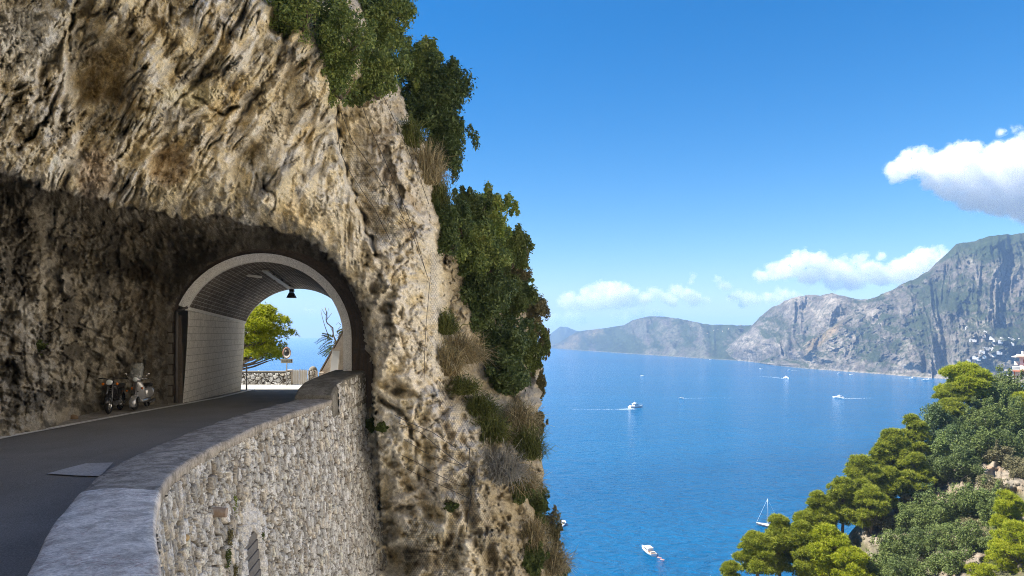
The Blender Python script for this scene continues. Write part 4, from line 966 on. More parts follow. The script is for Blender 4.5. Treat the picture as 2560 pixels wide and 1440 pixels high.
def mountain(name, label, u0, u1, crest, water, back, nu, nt_, amp, seed, gscale=1.0, bands=(), green=0.5):
    us = np.linspace(u0, u1, nu); tt = np.concatenate([np.linspace(-0.03, 1, nt_), 1 + np.linspace(0, 1, 10)[1:]])
    vw = np.interp(us, [p[0] for p in water], [p[1] for p in water]); vc = np.interp(us, [p[0] for p in crest], [p[1] for p in crest])
    vc = vc + (3.0 * fbm(us / 17.0, seed, 0.3, 4, 0.65) + 5.0 * fbm(us / 55.0, seed, 1.3, 3)) * np.clip((vw - vc) / 120.0, 0.25, 1.2)
    Dw = -SEA * F / (vw - VH)
    bk = np.interp(us, [p[0] for p in back], [p[1] for p in back])
    T, U = np.meshgrid(tt, us, indexing='ij'); tc = np.clip(T, 0, 1)
    Vv = vw[None] + (vc - vw)[None] * np.clip(T, -1, 1)
    prof = 0.8 * tc + 0.2 * tc ** 2
    D = Dw[None] + bk[None] * prof
    h = np.clip((vw - vc)[None], 8, 400); y = T * h
    wx = 22 * fbm(U / 60.0 * gscale, y / 60.0, seed + 3.0, 3)
    X0, Y0, Z0 = (U - 1280) / F * np.median(Dw), tc * 500.0, (VH - Vv) / F * np.median(Dw)
    q = np.median(Dw) / 2000.0
    wv = 0.6 * fbm(X0 / (260 * q), Y0 / (2000 * q), Z0 / (420 * q), 3)
    gul = ridged(X0 / (400 * q) + 0.9 * wv + Z0 / (900 * q), Y0 / (1700 * q), Z0 / (1500 * q) + seed + 0.6 * wv, 4, 0.5)
    spur = ridged(X0 / (120 * q) + 1.6 * wv + Z0 / (500 * q), Y0 / (2500 * q), Z0 / (620 * q) + seed + 0.5 * wv, 4, 0.58)
    cr = fbm(X0 / (40 * q), Y0 / (400 * q), Z0 / (46 * q) + seed, 4, 0.65)
    ledge = ridged(X0 / (160 * q) + wv, Y0 / (900 * q), Z0 / (90 * q) + 2.5 * wv + seed, 3)
    fade = sstep(-0.02, 0.12, T) * (1 - 0.7 * sstep(0.93, 1.0, T))
    disp = amp * fade * (1.5 * gul + 0.8 * spur + 0.40 * cr + 0.34 * ledge)
    disp = (disp - amp * fade * 0.9) * (0.12 + 0.88 * sstep(0, amp * 1.1, D - Dw[None]))
    D = D - disp
    over = np.clip(T - 1, 0, 1)
    D = D + over * bk[None] * 1.2; Vv = Vv + over * (vw - vc)[None] * 0.75
    V = np.stack([(U - 1280) / F * D, D, (VH - Vv) / F * D], -1)
    V[..., 2] = np.maximum(V[..., 2], SEA - 6)
    g1 = fbm(X0 / (190 * q), Y0 / (900 * q), Z0 / (150 * q) + seed, 5, 0.64); g2 = fbm(X0 / (44 * q), Y0 / (400 * q), Z0 / (48 * q) - seed, 5, 0.65)
    # vegetation takes the gentler ground: slope of the built surface
    dz = np.gradient(V[..., 2], axis=0); dy = np.abs(np.gradient(V[..., 1], axis=0)); flat = np.clip(dy / (np.abs(dz) + 1e-3), 0, 6) / 6
    rock = np.array([0.165, 0.142, 0.115]); pale = np.array([0.315, 0.27, 0.215]); gr = np.array([0.036, 0.050, 0.016]); tan = np.array([0.24, 0.17, 0.09])
    w = lambda c, k, m: c * (1 - m[..., None]) + k * m[..., None]
    c = np.broadcast_to(rock, U.shape + (3,)).copy()
    c = w(c, pale, 0.8 * sstep(0.0, 0.4, g2 + 0.5 * (spur - 0.3)))
    c = w(c, gr, 0.92 * sstep(-0.20, 0.10, g1 + 0.5 * (flat - 0.32) + 0.3 * g2 + 0.3 * (green - 0.5) - 0.3 * (spur - 0.35) - 0.10 * (1 - tc) ** 5))
    c = w(c, pale * 1.1, (0.8 * (1 - sstep(0.0, 0.03, T))))
    for f in bands: c = f(c, U, Vv, w, tan, pale, gr, g2)
    c = np.clip(c * (1 + 0.35 * g2[..., None]), 0.01, 0.8)
    o = link(name, np_mesh(name, V.reshape(-1, 3), grid_faces(*U.shape), True, col=c.reshape(-1, 3)), mountain_mat(name + '_ground', 0, 0, 0, seed=seed))
    tag(o, label, kind='structure'); 
    fr = V[:nt_].reshape(-1, 3)
    return o, fr

mountain('mountain', 'faint farthest headland', 1330, 1500, [(1330, 850), (1372, 838), (1400, 816), (1418, 817), (1440, 826), (1465, 832), (1500, 842)], [(1330, 866), (1500, 868)], [(1330, 900), (1500, 900)], 90, 40, 60, 3.1, 1.5)
def band_head(c, U, V, w, tan, pale, gr, g2):
    c = w(c, gr * 1.3, 0.55 * sstep(-0.35, 0.15, g2)) * 0.85
    return w(c, tan, 0.6 * sstep(0.0, 0.5, g2 + 0.6 * gauss(U, V, 1430, 850, 60, 20, -25)) * gauss(U, V, 1450, 848, 90, 26, -20))
m1, F1 = mountain('mountain', 'hazy blue headland', 1350, 1990,
    [(1350, 868), (1385, 862), (1400, 854), (1440, 829), (1500, 822), (1560, 812), (1582, 800), (1600, 795), (1625, 790), (1665, 791), (1700, 797), (1740, 805), (1780, 812), (1830, 811), (1880, 814), (1990, 838)],
    [(1350, 868.5), (1385, 871), (1450, 876), (1600, 886), (1750, 896), (1870, 903), (1990, 912)], [(1350, 150), (1450, 300), (1620, 480), (1990, 420)], 330, 90, 120, 12.7, 1.1, [band_head], 0.62)
m2, F2 = mountain('mountain', 'grey craggy mountain behind the bay', 1770, 2330,
    [(1770, 884), (1830, 852), (1860, 830), (1882, 812), (1900, 791), (1930, 766), (1962, 750), (2000, 740), (2030, 737), (2050, 741), (2080, 735), (2110, 739), (2150, 749), (2200, 747), (2330, 760)],
    [(1770, 894), (1880, 905), (1950, 914), (2100, 927), (2330, 946)], [(1770, 160), (1880, 260), (2050, 340), (2330, 380)], 330, 130, 85, 27.9, 1.0, [], 0.42)
def band_big(c, U, V, w, tan, pale, gr, g2):
    c = w(c, tan * 1.15, 0.75 * np.clip(sstep(2000, 2030, U) * (1 - sstep(2085, 2130, U)) * sstep(-4, 6, V - (872 - (U - 1990) * 0.62)) * (1 - sstep(30, 46, V - (872 - (U - 1990) * 0.62) + 0.2 * (U - 2000))), 0, 1))
    c = w(c, pale * 1.05, 0.7 * gauss(U, V, 2390, 885, 62, 44, -20) * sstep(-0.4, 0.2, g2))
    c = w(c, gr, 0.6 * gauss(U, V, 2490, 845, 90, 40, 0) * sstep(-0.2, 0.3, -g2 + 0.2))
    return w(c, gr * 1.2, 0.75 * sstep(2250, 2330, U) * (1 - sstep(640, 690, V + 0.12 * (2560 - U))))  # cloud shadow on the summit painted into the ground colour
m3, F3 = mountain('mountain', 'high rocky mountain with a village on its lower slope', 1890, 2760,
    [(1890, 904), (1905, 901), (1960, 881), (2000, 860), (2060, 826), (2100, 803), (2130, 786), (2150, 766), (2165, 752), (2200, 737), (2250, 714), (2290, 697), (2320, 676), (2340, 655), (2370, 630), (2390, 611), (2440, 600), (2470, 591), (2500, 590), (2560, 581), (2760, 572)],
    [(1890, 906), (1920, 912), (2000, 920), (2100, 928), (2200, 935), (2340, 946), (2450, 953), (2760, 968)], [(1890, 40), (2000, 160), (2130, 270), (2340, 430), (2560, 520), (2760, 540)], 560, 220, 95, 41.3, 0.85, [band_big], 0.5)
def on_front(Fr, u, v):
    uu = Fr[:, 0] / Fr[:, 1] * F + 1280; vv = VH - Fr[:, 2] / Fr[:, 1] * F
    return Vector(Fr[np.argmin((uu - u) ** 2 + (vv - v) ** 2)])

# ------------------------------------------------------------------ the pine slope
top_line = poly_u([(0, 0), (1, 1)])
tl_u = [1780, 1880, 1980, 2080, 2150, 2250, 2330, 2420, 2480, 2560, 2760]; tl_v = [1560, 1500, 1448, 1388, 1300, 1246, 1150, 1040, 1006, 988, 960]
slope_depth = tps([(2560,990,140),(2420,1040,134),(2330,1150,126),(2250,1246,119),(2150,1300,113),(2080,1388,107),(1980,1448,101),(1850,1520,96),(2760,960,146),(2560,1150,118),(2450,1200,113),(2350,1280,107),
    (2250,1360,101),(2560,1300,95),(2450,1350,92),(2300,1440,89),(2560,1440,80),(2760,1440,76),(2100,1500,93),(2760,1200,108),(2560,1600,66),(2200,1600,78),(1800,1600,90)], 0.001)
us = np.linspace(1780, 2760, 330); tt = np.concatenate([np.linspace(0, 1, 210), -np.linspace(0, 1, 26)[1:]])
tt = np.concatenate([-np.linspace(0, 1, 26)[1:][::-1], np.linspace(0, 1, 210)])
vt = np.interp(us, tl_u, tl_v) + 5 * fbm(us / 40.0, 0.7, 0.2, 3)
T, U = np.meshgrid(tt, us, indexing='ij'); tp = np.clip(T, 0, 1)
Vv = vt[None] + (1620 - vt)[None] * tp ** 1.15
D = slope_depth(U, Vv)
crag = sstep(-0.05, 0.3, fbm(U / 120.0, Vv / 90.0, 5.5, 3) + 0.7 * gauss(U, Vv, 2460, 1190, 110, 50, 10) + 0.6 * gauss(U, Vv, 2270, 1250, 90, 36, -30) + 0.5 * gauss(U, Vv, 2180, 1330, 40, 40, 0))
D = D - (1.8 * fbm(U / 70.0, Vv / 60.0, 2.1, 4) + crag * (3.2 * ridged(U / 48.0, Vv / 60.0, 6.6, 4, 0.6) + 0.8 * fbm(U / 9.0, Vv / 9.0, 1.0, 3)) + 0.25 * fbm(U / 7.0, Vv / 7.0, 4.0, 3)) * sstep(-0.01, 0.06, T)
ov = np.clip(-T, 0, 1)
D = D + ov * 40; Vv = Vv + ov * 210
V = np.stack([(U - 1280) / F * D, D, (VH - Vv) / F * D], -1)
n2 = fbm(U / 24.0, Vv / 24.0, 9.0, 4, 0.6); n1 = fbm(U / 80.0, Vv / 60.0, 19.0, 3)
c = np.broadcast_to(np.array([0.36, 0.30, 0.24]), U.shape + (3,)).copy()
def lay3(c, w, k): return c * (1 - w[..., None]) + np.array(k) * w[..., None]
c = lay3(c, 0.6 * sstep(0, .4, n2), (0.22, 0.20, 0.18)); c = lay3(c, 0.7 * sstep(0.05, 0.4, n1) * (1 - 0.4 * crag), (0.30, 0.22, 0.12))
c = lay3(c, 0.9 * (1 - 0.75 * crag) * sstep(-0.35, 0.1, n2 + 0.2), (0.075, 0.080, 0.032)); c = lay3(c, 0.5 * sstep(0.15, 0.5, fbm(U / 40.0, Vv / 20.0, 29.0, 3)) , (0.44, 0.27, 0.16))
t = NT('slope_ground'); at = t.n('Attribute'); at.attribute_name = 'col'; ob = t.coord('Object'); n_ = t.noise(ob, 0.9, 8, 0.75)
t.bsdf(t.mix(1.0, at.outputs['Color'], t.ramp(n_, [(0.3, 0.45), (0.5, 1.0), (0.7, 1.4)]), 'MULTIPLY'), 0.95, 0.1, t.bump(n_, 0.9, 0.5))
slope = link('hillside', np_mesh('hillside', V.reshape(-1, 3), grid_faces(*U.shape), True, col=np.clip(c, .01, .8).reshape(-1, 3)), t.m)
tag(slope, 'rocky hillside dropping to the sea', kind='structure')
FS = V[25:].reshape(-1, 3)
_fu = FS[:, 0] / FS[:, 1] * F + 1280; _fv = VH - FS[:, 2] / FS[:, 1] * F
def on_slope(u, v):
    return Vector(FS[np.argmin((_fu - u) ** 2 + (_fv - v) ** 2)])

# ------------------------------------------------------------------ unseen slopes added behind and beside the camera for warm bounce light
an_ = np.radians(np.linspace(-196, 44, 130)); ra_ = np.concatenate([np.linspace(4, 110, 70), [125, 150, 180]])
AN, RA = np.meshgrid(an_, ra_, indexing='ij'); qx, qy = RA * np.cos(AN), RA * np.sin(AN)
fl_ = -15 - 0.45 * np.clip(qy + 20, 0, 190)
rr_ = 26 + 20 * sstep(R(-90), R(10), AN) + 22 * sstep(R(0), R(44), AN)
rise = np.clip(RA - rr_, 0, 34) * 2.5 + np.clip(RA - rr_ - 34, 0, 200) * 0.4
hz_ = fl_ + rise + 3.0 * fbm(qx / 14, qy / 14, 0.3, 4)
hz_ = np.where((qx < -3) & (qy > -26), np.minimum(hz_, -15), hz_)
V = np.stack([qx, qy, hz_], -1)
cc_ = np.broadcast_to(np.array([0.64, 0.56, 0.44]), V.shape).copy()
bounce_slopes = link('hillside', np_mesh('cove', V.reshape(-1, 3), grid_faces(*AN.shape), True, col=cc_.reshape(-1, 3)), slope.data.materials[0])
tag(bounce_slopes, 'unseen pale slopes added behind the viewpoint to bounce sunlight', kind='structure')

# ------------------------------------------------------------------ haze
HX = 15950.0
mb = MB(); mb.box((0, (HX - 1950) / 2, (SEA - 1 + 345) / 2), (2 * HX, HX + 1950, 345 - SEA + 1))
hz = NT('haze_air'); vol = hz.n('VolumePrincipled'); vol.inputs['Color'].default_value = HCOL; vol.inputs['Density'].default_value = HAZE
vol.inputs['Anisotropy'].default_value = 0.0
hz.l(vol.outputs[0], hz.out.inputs['Volume'])
if HAZE > 0:
    haze = mb.build('haze', hz.m); tag(haze, 'thin blue sea haze over the whole bay', kind='stuff')

# ------------------------------------------------------------------ clouds
def cloud_mat(name, lo, hi, dens, sc):
    t = NT(name); ob = t.n('TexCoord')
    a = t.noise(ob.outputs['Object'], sc, 8, 0.68, 0.3)
    v = t.n('VolumePrincipled'); v.inputs['Color'].default_value = (1, 1, 1, 1); v.inputs['Anisotropy'].default_value = 0.0
    t.l(t.math('MULTIPLY', t.ramp(a, [(lo, 0.0), (hi, 1.0)]), dens), v.inputs['Density']); t.l(v.outputs[0], t.out.inputs['Volume'])
    return t.m
M_CLOUD = cloud_mat('cloud_vapour', 0.36, 0.60, CLOUD_D, 0.0022); M_WISP = cloud_mat('cloud_wisp', 0.47, 0.66, CLOUD_D * 0.55, 0.0026)
CD = 20000.0
def cloud(label, blobs, d=CD, seed=1):
    rng = np.random.RandomState(seed); k = d / F
    cu = np.mean([b[0] for b in blobs]); cv = np.mean([b[1] for b in blobs]); ctr = P(cu, cv, d)
    import bmesh
    bm = bmesh.new()
    for b in blobs:
        u, v, r = b[:3]; fl = b[3] if len(b) > 3 else 0.75
        p = P(u, v, d) - ctr; p[1] += rng.uniform(-0.5, 0.5) * r * k
        bmesh.ops.create_icosphere(bm, subdivisions=3, radius=1.0, matrix=Matrix.Translation(Vector(p)) @ Matrix.Diagonal((r * k, r * k * 1.0, r * k * fl, 1)))
    me = bpy.data.meshes.new('cloud'); bm.to_mesh(me); bm.free()
    o = link('cloud', me, M_CLOUD, None, ctr)
    rm = o.modifiers.new('Remesh', 'REMESH'); rm.mode = 'VOXEL'; rm.voxel_size = 3.2 * k; rm.use_smooth_shade = True
    dg = bpy.context.evaluated_depsgraph_get(); m2_ = bpy.data.meshes.new_from_object(o.evaluated_get(dg)); o.modifiers.clear(); o.data = m2_
    a = np.empty(len(m2_.vertices) * 3); m2_.vertices.foreach_get('co', a); a = a.reshape(-1, 3); nn = np.empty(len(a) * 3); m2_.vertices.foreach_get('normal', nn); nn = nn.reshape(-1, 3)
    q = a / (k * 22) + seed * 7.7; q2 = a / (k * 9) + seed
    q3 = a / (k * 4.5) + seed * 3
    w = -3 + 11 * fbm(q[:, 0], q[:, 1], q[:, 2], 2) + 6 * (1 - np.abs(pn3(q2[:, 0], q2[:, 1], q2[:, 2])) * 2) + 2.5 * (1 - 2 * np.abs(pn3(q3[:, 0], q3[:, 1], q3[:, 2])))
    a = a + nn * (w * k)[:, None]; m2_.vertices.foreach_set('co', a.ravel()); m2_.update()
    if len(m2_.materials) == 0: m2_.materials.append(M_CLOUD)
    m3_ = m2_.copy(); f_ = np.empty(len(a) * 3); m3_.vertices.foreach_get('normal', f_); f_ = f_.reshape(-1, 3)
    b_ = a + f_ * (k * (5 + 6 * fbm(q2[:, 0], q2[:, 1], q2[:, 2] + 3, 2)))[:, None]; m3_.vertices.foreach_set('co', b_.ravel()); m3_.materials.clear(); m3_.materials.append(M_WISP); m3_.update()
    link('wisps', m3_, None, o)
    tag(o, label, 'cloud', 'fair weather clouds over the bay'); return o
cloud('largest white cumulus cloud high above the big mountain', [(2250,425,34),(2300,400,44),(2345,425,55),(2400,395,46),(2440,440,66),(2490,400,50),(2540,420,70),(2440,490,52),(2380,470,40),(2520,490,66),(2600,430,90),(2620,500,80),(2330,455,30),(2560,355,26)], 20000, 1)
cloud('long white cloud bank resting against the shoulder of the big mountain', [(1905,690,22,.6),(1940,680,28),(1980,665,32),(2005,645,24),(2040,655,30),(2020,690,28),(2075,680,36),(2110,665,26),(2130,700,32),(2165,675,28),(2200,690,34),(2245,680,34),(2280,660,32),(2315,640,28),(2345,632,22),(2300,690,40),(2360,660,34),(2150,650,18),(2090,705,24),(2200,640,10,.5)], 21000, 2)
cloud('round white cloud floating over the hazy blue headland', [(1420,752,22),(1455,758,26),(1485,735,30),(1515,722,26),(1550,728,30),(1580,745,26),(1530,750,34),(1605,755,18),(1490,760,24)], 22000, 3)
cloud('flat white cloud between the headland cloud and the small puffs', [(1640,730,16),(1665,742,16),(1690,728,18),(1715,735,20),(1740,748,18),(1680,752,16),(1765,752,10),(1620,748,12)], 22500, 4)
cloud('small oval white cloud above the notch between headland and grey mountain', [(1825,744,12),(1845,742,17),(1868,745,18),(1890,752,12),(1860,755,14)], 22000, 5)
cloud('small white cloud touching the top of the grey mountain', [(1925,742,15),(1950,735,16),(1975,738,17),(1945,750,14),(1990,748,10)], 21500, 6)
cloud('tiny slanting white puff above the oval cloud', [(1795,700,9),(1804,708,9),(1815,716,7)], 22000, 7)
cloud('low pale cloud over the faint farthest headland', [(1385,792,16),(1410,800,16),(1440,795,18),(1455,803,12),(1370,806,14),(1420,785,10)], 22500, 8)
cloud('low cloud strip half hidden behind the flat top of the headland', [(1545,796,14),(1570,792,14),(1600,788,16),(1635,786,15),(1655,792,10)], 22500, 9)
cloud('thin wisp just above the largest cumulus', [(2510,330,10,.5),(2535,322,12,.5),(2555,332,10,.5)], 20000, 10)
cloud('little white puff of cloud seen through the tunnel', [(768,775,5,.6),(778,776,6,.6),(788,778,4,.6)], 20000, 11)
cloud('tiny wisp beside the flat white cloud', [(1728,700,6,.6),(1733,694,6),(1726,705,5)], 22000, 12)

# ------------------------------------------------------------------ sky, sun, camera
w = bpy.data.worlds.new('World'); SC.world = w; w.use_nodes = True
nt = w.node_tree; sky = nt.nodes.new('ShaderNodeTexSky'); sky.sky_type = 'NISHITA'; sky.sun_disc = False
sky.sun_elevation = R(SUN_EL); sky.sun_rotation = R(SUN_AZ); sky.altitude = 100
sky.air_density = SKY[0]; sky.dust_density = SKY[1]; sky.ozone_density = SKY[2]
hs = nt.nodes.new('ShaderNodeHueSaturation'); hs.inputs['Saturation'].default_value = SKY[3]; hs.inputs['Hue'].default_value = SKY[5]
nt.links.new(sky.outputs[0], hs.inputs['Color']); nt.links.new(hs.outputs[0], nt.nodes['Background'].inputs[0]); nt.nodes['Background'].inputs[1].default_value = SKY[4]
sl = bpy.data.lights.new('sun', 'SUN'); sl.energy = SUN_E; sl.angle = R(0.5); sl.color = (1.0, 0.94, 0.84)
so = bpy.data.objects.new('sun', sl); COL.objects.link(so)
S_ = Vector((math.sin(R(SUN_AZ)) * math.cos(R(SUN_EL)), math.cos(R(SUN_AZ)) * math.cos(R(SUN_EL)), math.sin(R(SUN_EL))))
so.rotation_euler = (-S_).to_track_quat('-Z', 'Y').to_euler()
cam = bpy.data.cameras.new('camera'); co = bpy.data.objects.new('camera', cam); COL.objects.link(co)
cam.sensor_width = 36; cam.lens = F / 2560 * 36; cam.shift_y = (VH - 720) / 2560; cam.clip_start = 0.1; cam.clip_end = 60000
co.rotation_euler = (math.pi / 2, 0, 0); SC.camera = co
SC.view_settings.view_transform = 'Standard'; SC.view_settings.look = 'None'; SC.view_settings.gamma = 1; SC.view_settings.exposure = EXPO
SC.render.engine = 'CYCLES'
cy = SC.cycles; cy.use_denoising = True; cy.denoising_input_passes = 'RGB_ALBEDO_NORMAL'; cy.denoising_prefilter = 'NONE'; cy.pixel_filter_type = 'BLACKMAN_HARRIS'; cy.filter_width = 1.0; cy.max_bounces = 12; cy.diffuse_bounces = 4; cy.glossy_bounces = 3; cy.transmission_bounces = 4; cy.transparent_max_bounces = 8; cy.volume_bounces = VB
cy.volume_max_steps = 256; cy.volume_step_rate = 1.0; cy.sample_clamp_indirect = 6; cy.caustics_reflective = False; cy.caustics_refractive = False
# ------------------------------------------------------------------ plants
RNG = np.random.RandomState(11)
def unit(n, rng):
    v = rng.normal(size=(n, 3)); return v / np.linalg.norm(v, axis=1)[:, None]

def leaves(blobs, n, size, rng, shell=0.55, up=0.25, gap=0.0, gapf=1.5, aspect=0.45, hang=0.0):
    """n leaf-shaped faces through the outer part of a set of ellipsoids (x, y, z, rx, ry, rz)."""
    b = np.array(blobs, float); w = (b[:, 3] * b[:, 5] + b[:, 3] * b[:, 4]) ; w /= w.sum()
    m = int(n * 1.9); k = rng.choice(len(b), m, p=w); d = unit(m, rng)
    r = (shell + (1 - shell) * rng.rand(m) ** 0.6) * (1 + 0.16 * rng.normal(size=m))
    bump = 1 + 0.30 * pn3(d[:, 0] * 2.3 + k * 3.1, d[:, 1] * 2.3, d[:, 2] * 2.3)
    p = b[k, :3] + d * b[k, 3:] * (r * bump)[:, None]
    if gap > 0:
        g = fbm(p[:, 0] * gapf, p[:, 1] * gapf, p[:, 2] * gapf, 2); ok = g > -0.42 + gap
        p, d, k = p[ok], d[ok], k[ok]
    p, d, k = p[:n], d[:n], k[:n]; m = len(p)
    nrm = d * 0.8 + unit(m, rng) * 0.85 + np.array([0, 0, up]); nrm /= np.linalg.norm(nrm, axis=1)[:, None]
    t = np.cross(nrm, unit(m, rng)); t /= np.linalg.norm(t, axis=1)[:, None]
    t[:, 2] -= hang; t /= np.linalg.norm(t, axis=1)[:, None]
    s = np.cross(nrm, t); L = size * (0.6 + 0.8 * rng.rand(m)); W = L * aspect
    V = np.stack([p - t * L[:, None] * .5, p + s * W[:, None] * .5 + nrm * (0.1 * L)[:, None], p + t * L[:, None] * .5, p - s * W[:, None] * .5 + nrm * (0.1 * L)[:, None]], 1)
    cl = 0.5 + 0.55 * fbm(p[:, 0] * 1.1 / (size * 6), p[:, 1] * 1.1 / (size * 6), p[:, 2] * 1.1 / (size * 6), 2)
    tint = np.clip(cl * 0.7 + rng.rand(m) * 0.45 - 0.05, 0, 1)
    return V.reshape(-1, 3), np.arange(4 * m).reshape(m, 4), np.repeat(tint, 4)

def needles(blobs, n_tuft, rng, L=0.34, k=11, w=0.045, lift=0.35):
    """needle tufts: blades fanning outward and up from points on the upper shells of branch clumps"""
    b = np.array(blobs, float); wt = b[:, 3] * b[:, 4]; wt /= wt.sum()
    m = n_tuft; q = rng.choice(len(b), m, p=wt); d = unit(m, rng); d[:, 2] = np.where(d[:, 2] < -0.25, -d[:, 2] * 0.6, d[:, 2]); d /= np.linalg.norm(d, axis=1)[:, None]
    r = (0.62 + 0.42 * rng.rand(m) ** 0.7) * (1 + 0.28 * pn3(d[:, 0] * 2.6 + q * 5.3, d[:, 1] * 2.6, d[:, 2] * 2.6))
    p = b[q, :3] + d * b[q, 3:] * r[:, None]
    P_ = np.repeat(p, k, 0); D_ = np.repeat(d, k, 0)
    a = D_ * 0.55 + unit(m * k, rng) * 0.75 + np.array([0, 0, lift]); a /= np.linalg.norm(a, axis=1)[:, None]
    s = np.cross(a, unit(m * k, rng)); s /= np.linalg.norm(s, axis=1)[:, None]
    ln = L * (0.7 + 0.6 * rng.rand(m * k))[:, None]
    V = np.stack([P_ - s * w, P_ + s * w, P_ + a * ln], 1)
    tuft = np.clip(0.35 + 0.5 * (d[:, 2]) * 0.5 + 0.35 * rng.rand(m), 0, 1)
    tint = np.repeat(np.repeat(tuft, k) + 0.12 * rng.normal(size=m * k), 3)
    return V.reshape(-1, 3), np.arange(3 * m * k).reshape(-1, 3), np.clip(tint, 0, 1)

def broom(n, rx, rz, rng, w=0.012, bend=0.25, droop=0.0, spread=1.0, n_seg=2):
    """a dome of fine stems fanning from the root"""
    base = np.stack([rng.normal(size=n) * rx * 0.22, rng.normal(size=n) * rx * 0.22, rng.rand(n) * rz * 0.15], 1)
    d = unit(n, rng); d[:, 2] = np.abs(d[:, 2]) * 1.1 + 0.12; d[:, :2] *= spread; d /= np.linalg.norm(d, axis=1)[:, None]
    L = (0.6 + 0.45 * rng.rand(n)); tip = base + d * np.array([rx, rx, rz]) * L[:, None]; mid = base + (tip - base) * 0.55 + np.array([0, 0, bend * rz * 0.4])
    tip = tip + unit(n, rng) * rx * 0.1; tip[:, 2] -= droop * rz * rng.rand(n)
    s = np.cross(d, unit(n, rng)); s /= np.linalg.norm(s, axis=1)[:, None]; s *= w
    V = np.stack([base - s, base + s, mid + s * 0.8, mid - s * 0.8, tip + s * 0.4, tip - s * 0.4], 1)
    i = np.arange(n)[:, None] * 6
    Fc = np.concatenate([i + np.array([[0, 1, 2, 3]]), i + np.array([[3, 2, 4, 5]])])
    return V.reshape(-1, 3), Fc, np.repeat(rng.rand(n), 6)

LM = dict(
    holm=leaf_mat('holm_oak_leaf', [(0.0, (0.060, 0.090, 0.029)), (0.45, (0.151, 0.217, 0.060)), (0.8, (0.304, 0.355, 0.090)), (1.0, (0.550, 0.550, 0.209))], 0.25, 0.4, 0.4),
    dark=leaf_mat('dark_leaf', [(0.0, (0.034, 0.055, 0.018)), (0.5, (0.091, 0.137, 0.044)), (1.0, (0.195, 0.247, 0.081))], 0.25, 0.42, 0.35),
    mid=leaf_mat('green_leaf', [(0.0, (0.045, 0.070, 0.022)), (0.5, (0.110, 0.150, 0.045)), (1.0, (0.22, 0.26, 0.09))], 0.35),
    lit=leaf_mat('yellow_green_leaf', [(0.0, (0.106, 0.170, 0.031)), (0.5, (0.276, 0.361, 0.075)), (1.0, (0.500, 0.500, 0.170))], 0.4),  # paler leaf colour, also carries the sunlit look of crowns on the cliff
    olive=leaf_mat('olive_leaf', [(0.0, (0.055, 0.080, 0.020)), (0.5, (0.135, 0.180, 0.048)), (1.0, (0.27, 0.31, 0.10))], 0.3),
    brown=leaf_mat('dry_leaf', [(0.0, (0.08, 0.078, 0.036)), (0.5, (0.18, 0.165, 0.080)), (1.0, (0.30, 0.27, 0.14))], 0.3),
    tan=leaf_mat('dry_stem', [(0.0, (0.17, 0.135, 0.07)), (0.5, (0.34, 0.28, 0.15)), (1.0, (0.52, 0.45, 0.28))], 0.2),
    greystem=leaf_mat('grey_stem', [(0.0, (0.16, 0.15, 0.12)), (0.5, (0.28, 0.265, 0.225)), (1.0, (0.44, 0.43, 0.38))], 0.2),
    broomg=leaf_mat('broom_stem', [(0.0, (0.05, 0.06, 0.015)), (0.5, (0.12, 0.14, 0.035)), (1.0, (0.22, 0.23, 0.07))], 0.25),
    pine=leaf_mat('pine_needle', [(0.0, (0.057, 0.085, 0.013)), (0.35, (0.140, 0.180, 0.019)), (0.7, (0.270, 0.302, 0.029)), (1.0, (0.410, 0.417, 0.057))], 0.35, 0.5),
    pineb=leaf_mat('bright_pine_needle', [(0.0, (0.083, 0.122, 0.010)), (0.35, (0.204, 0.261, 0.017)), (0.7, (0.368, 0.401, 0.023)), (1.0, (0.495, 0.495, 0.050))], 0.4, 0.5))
M_BARK = simple('bark', (0.10, 0.075, 0.055), (0.17, 0.14, 0.11), 5, 0.95, bump=0.6)
M_GBARK = simple('grey_bark', (0.20, 0.18, 0.155), (0.29, 0.27, 0.24), 6, 0.95, bump=0.5)

def join(parts):
    Vs, Fs, Ts, b = [], [], [], 0
    for v, f, t in parts: Vs.append(v); Fs.append(f + b); Ts.append(t); b += len(v)
    return np.concatenate(Vs), np.concatenate(Fs), np.concatenate(Ts)

def stems(root, ends, r, rng, mat, name='trunk', parent=None):
    mb = MB(); root = Vector(root)
    for e in ends:
        e = Vector(e); mid = root.lerp(e, 0.5) + Vector(tuple(rng.normal(size=3) * 0.08 * (e - root).length))
        mb.tube([root, root.lerp(mid, 0.6) , mid, e], [r, r * 0.75, r * 0.55, r * 0.2], 6)
    return mb.build(name, mat, parent, smooth=True)

def clump(rng, rx, rz, n, ry=None):
    """sub-blobs that give a crown an uneven outline"""
    ry = ry or rx; out = []
    for _ in range(n):
        d = unit(1, rng)[0]; q = rng.uniform(0.35, 0.92)
        s = rng.uniform(0.20, 0.42)
        out.append((d[0] * rx * q, d[1] * ry * q, d[2] * rz * q, rx * s, ry * s, rz * s * rng.uniform(0.8, 1.15)))
    for _ in range(n // 2):
        d = unit(1, rng)[0]; q = rng.uniform(0.95, 1.22); s = rng.uniform(0.08, 0.16); out.append((d[0] * rx * q, d[1] * ry * q, abs(d[2]) * rz * q if rng.rand() < 0.7 else d[2] * rz * q, rx * s, ry * s, rz * s * 1.6))
    return out

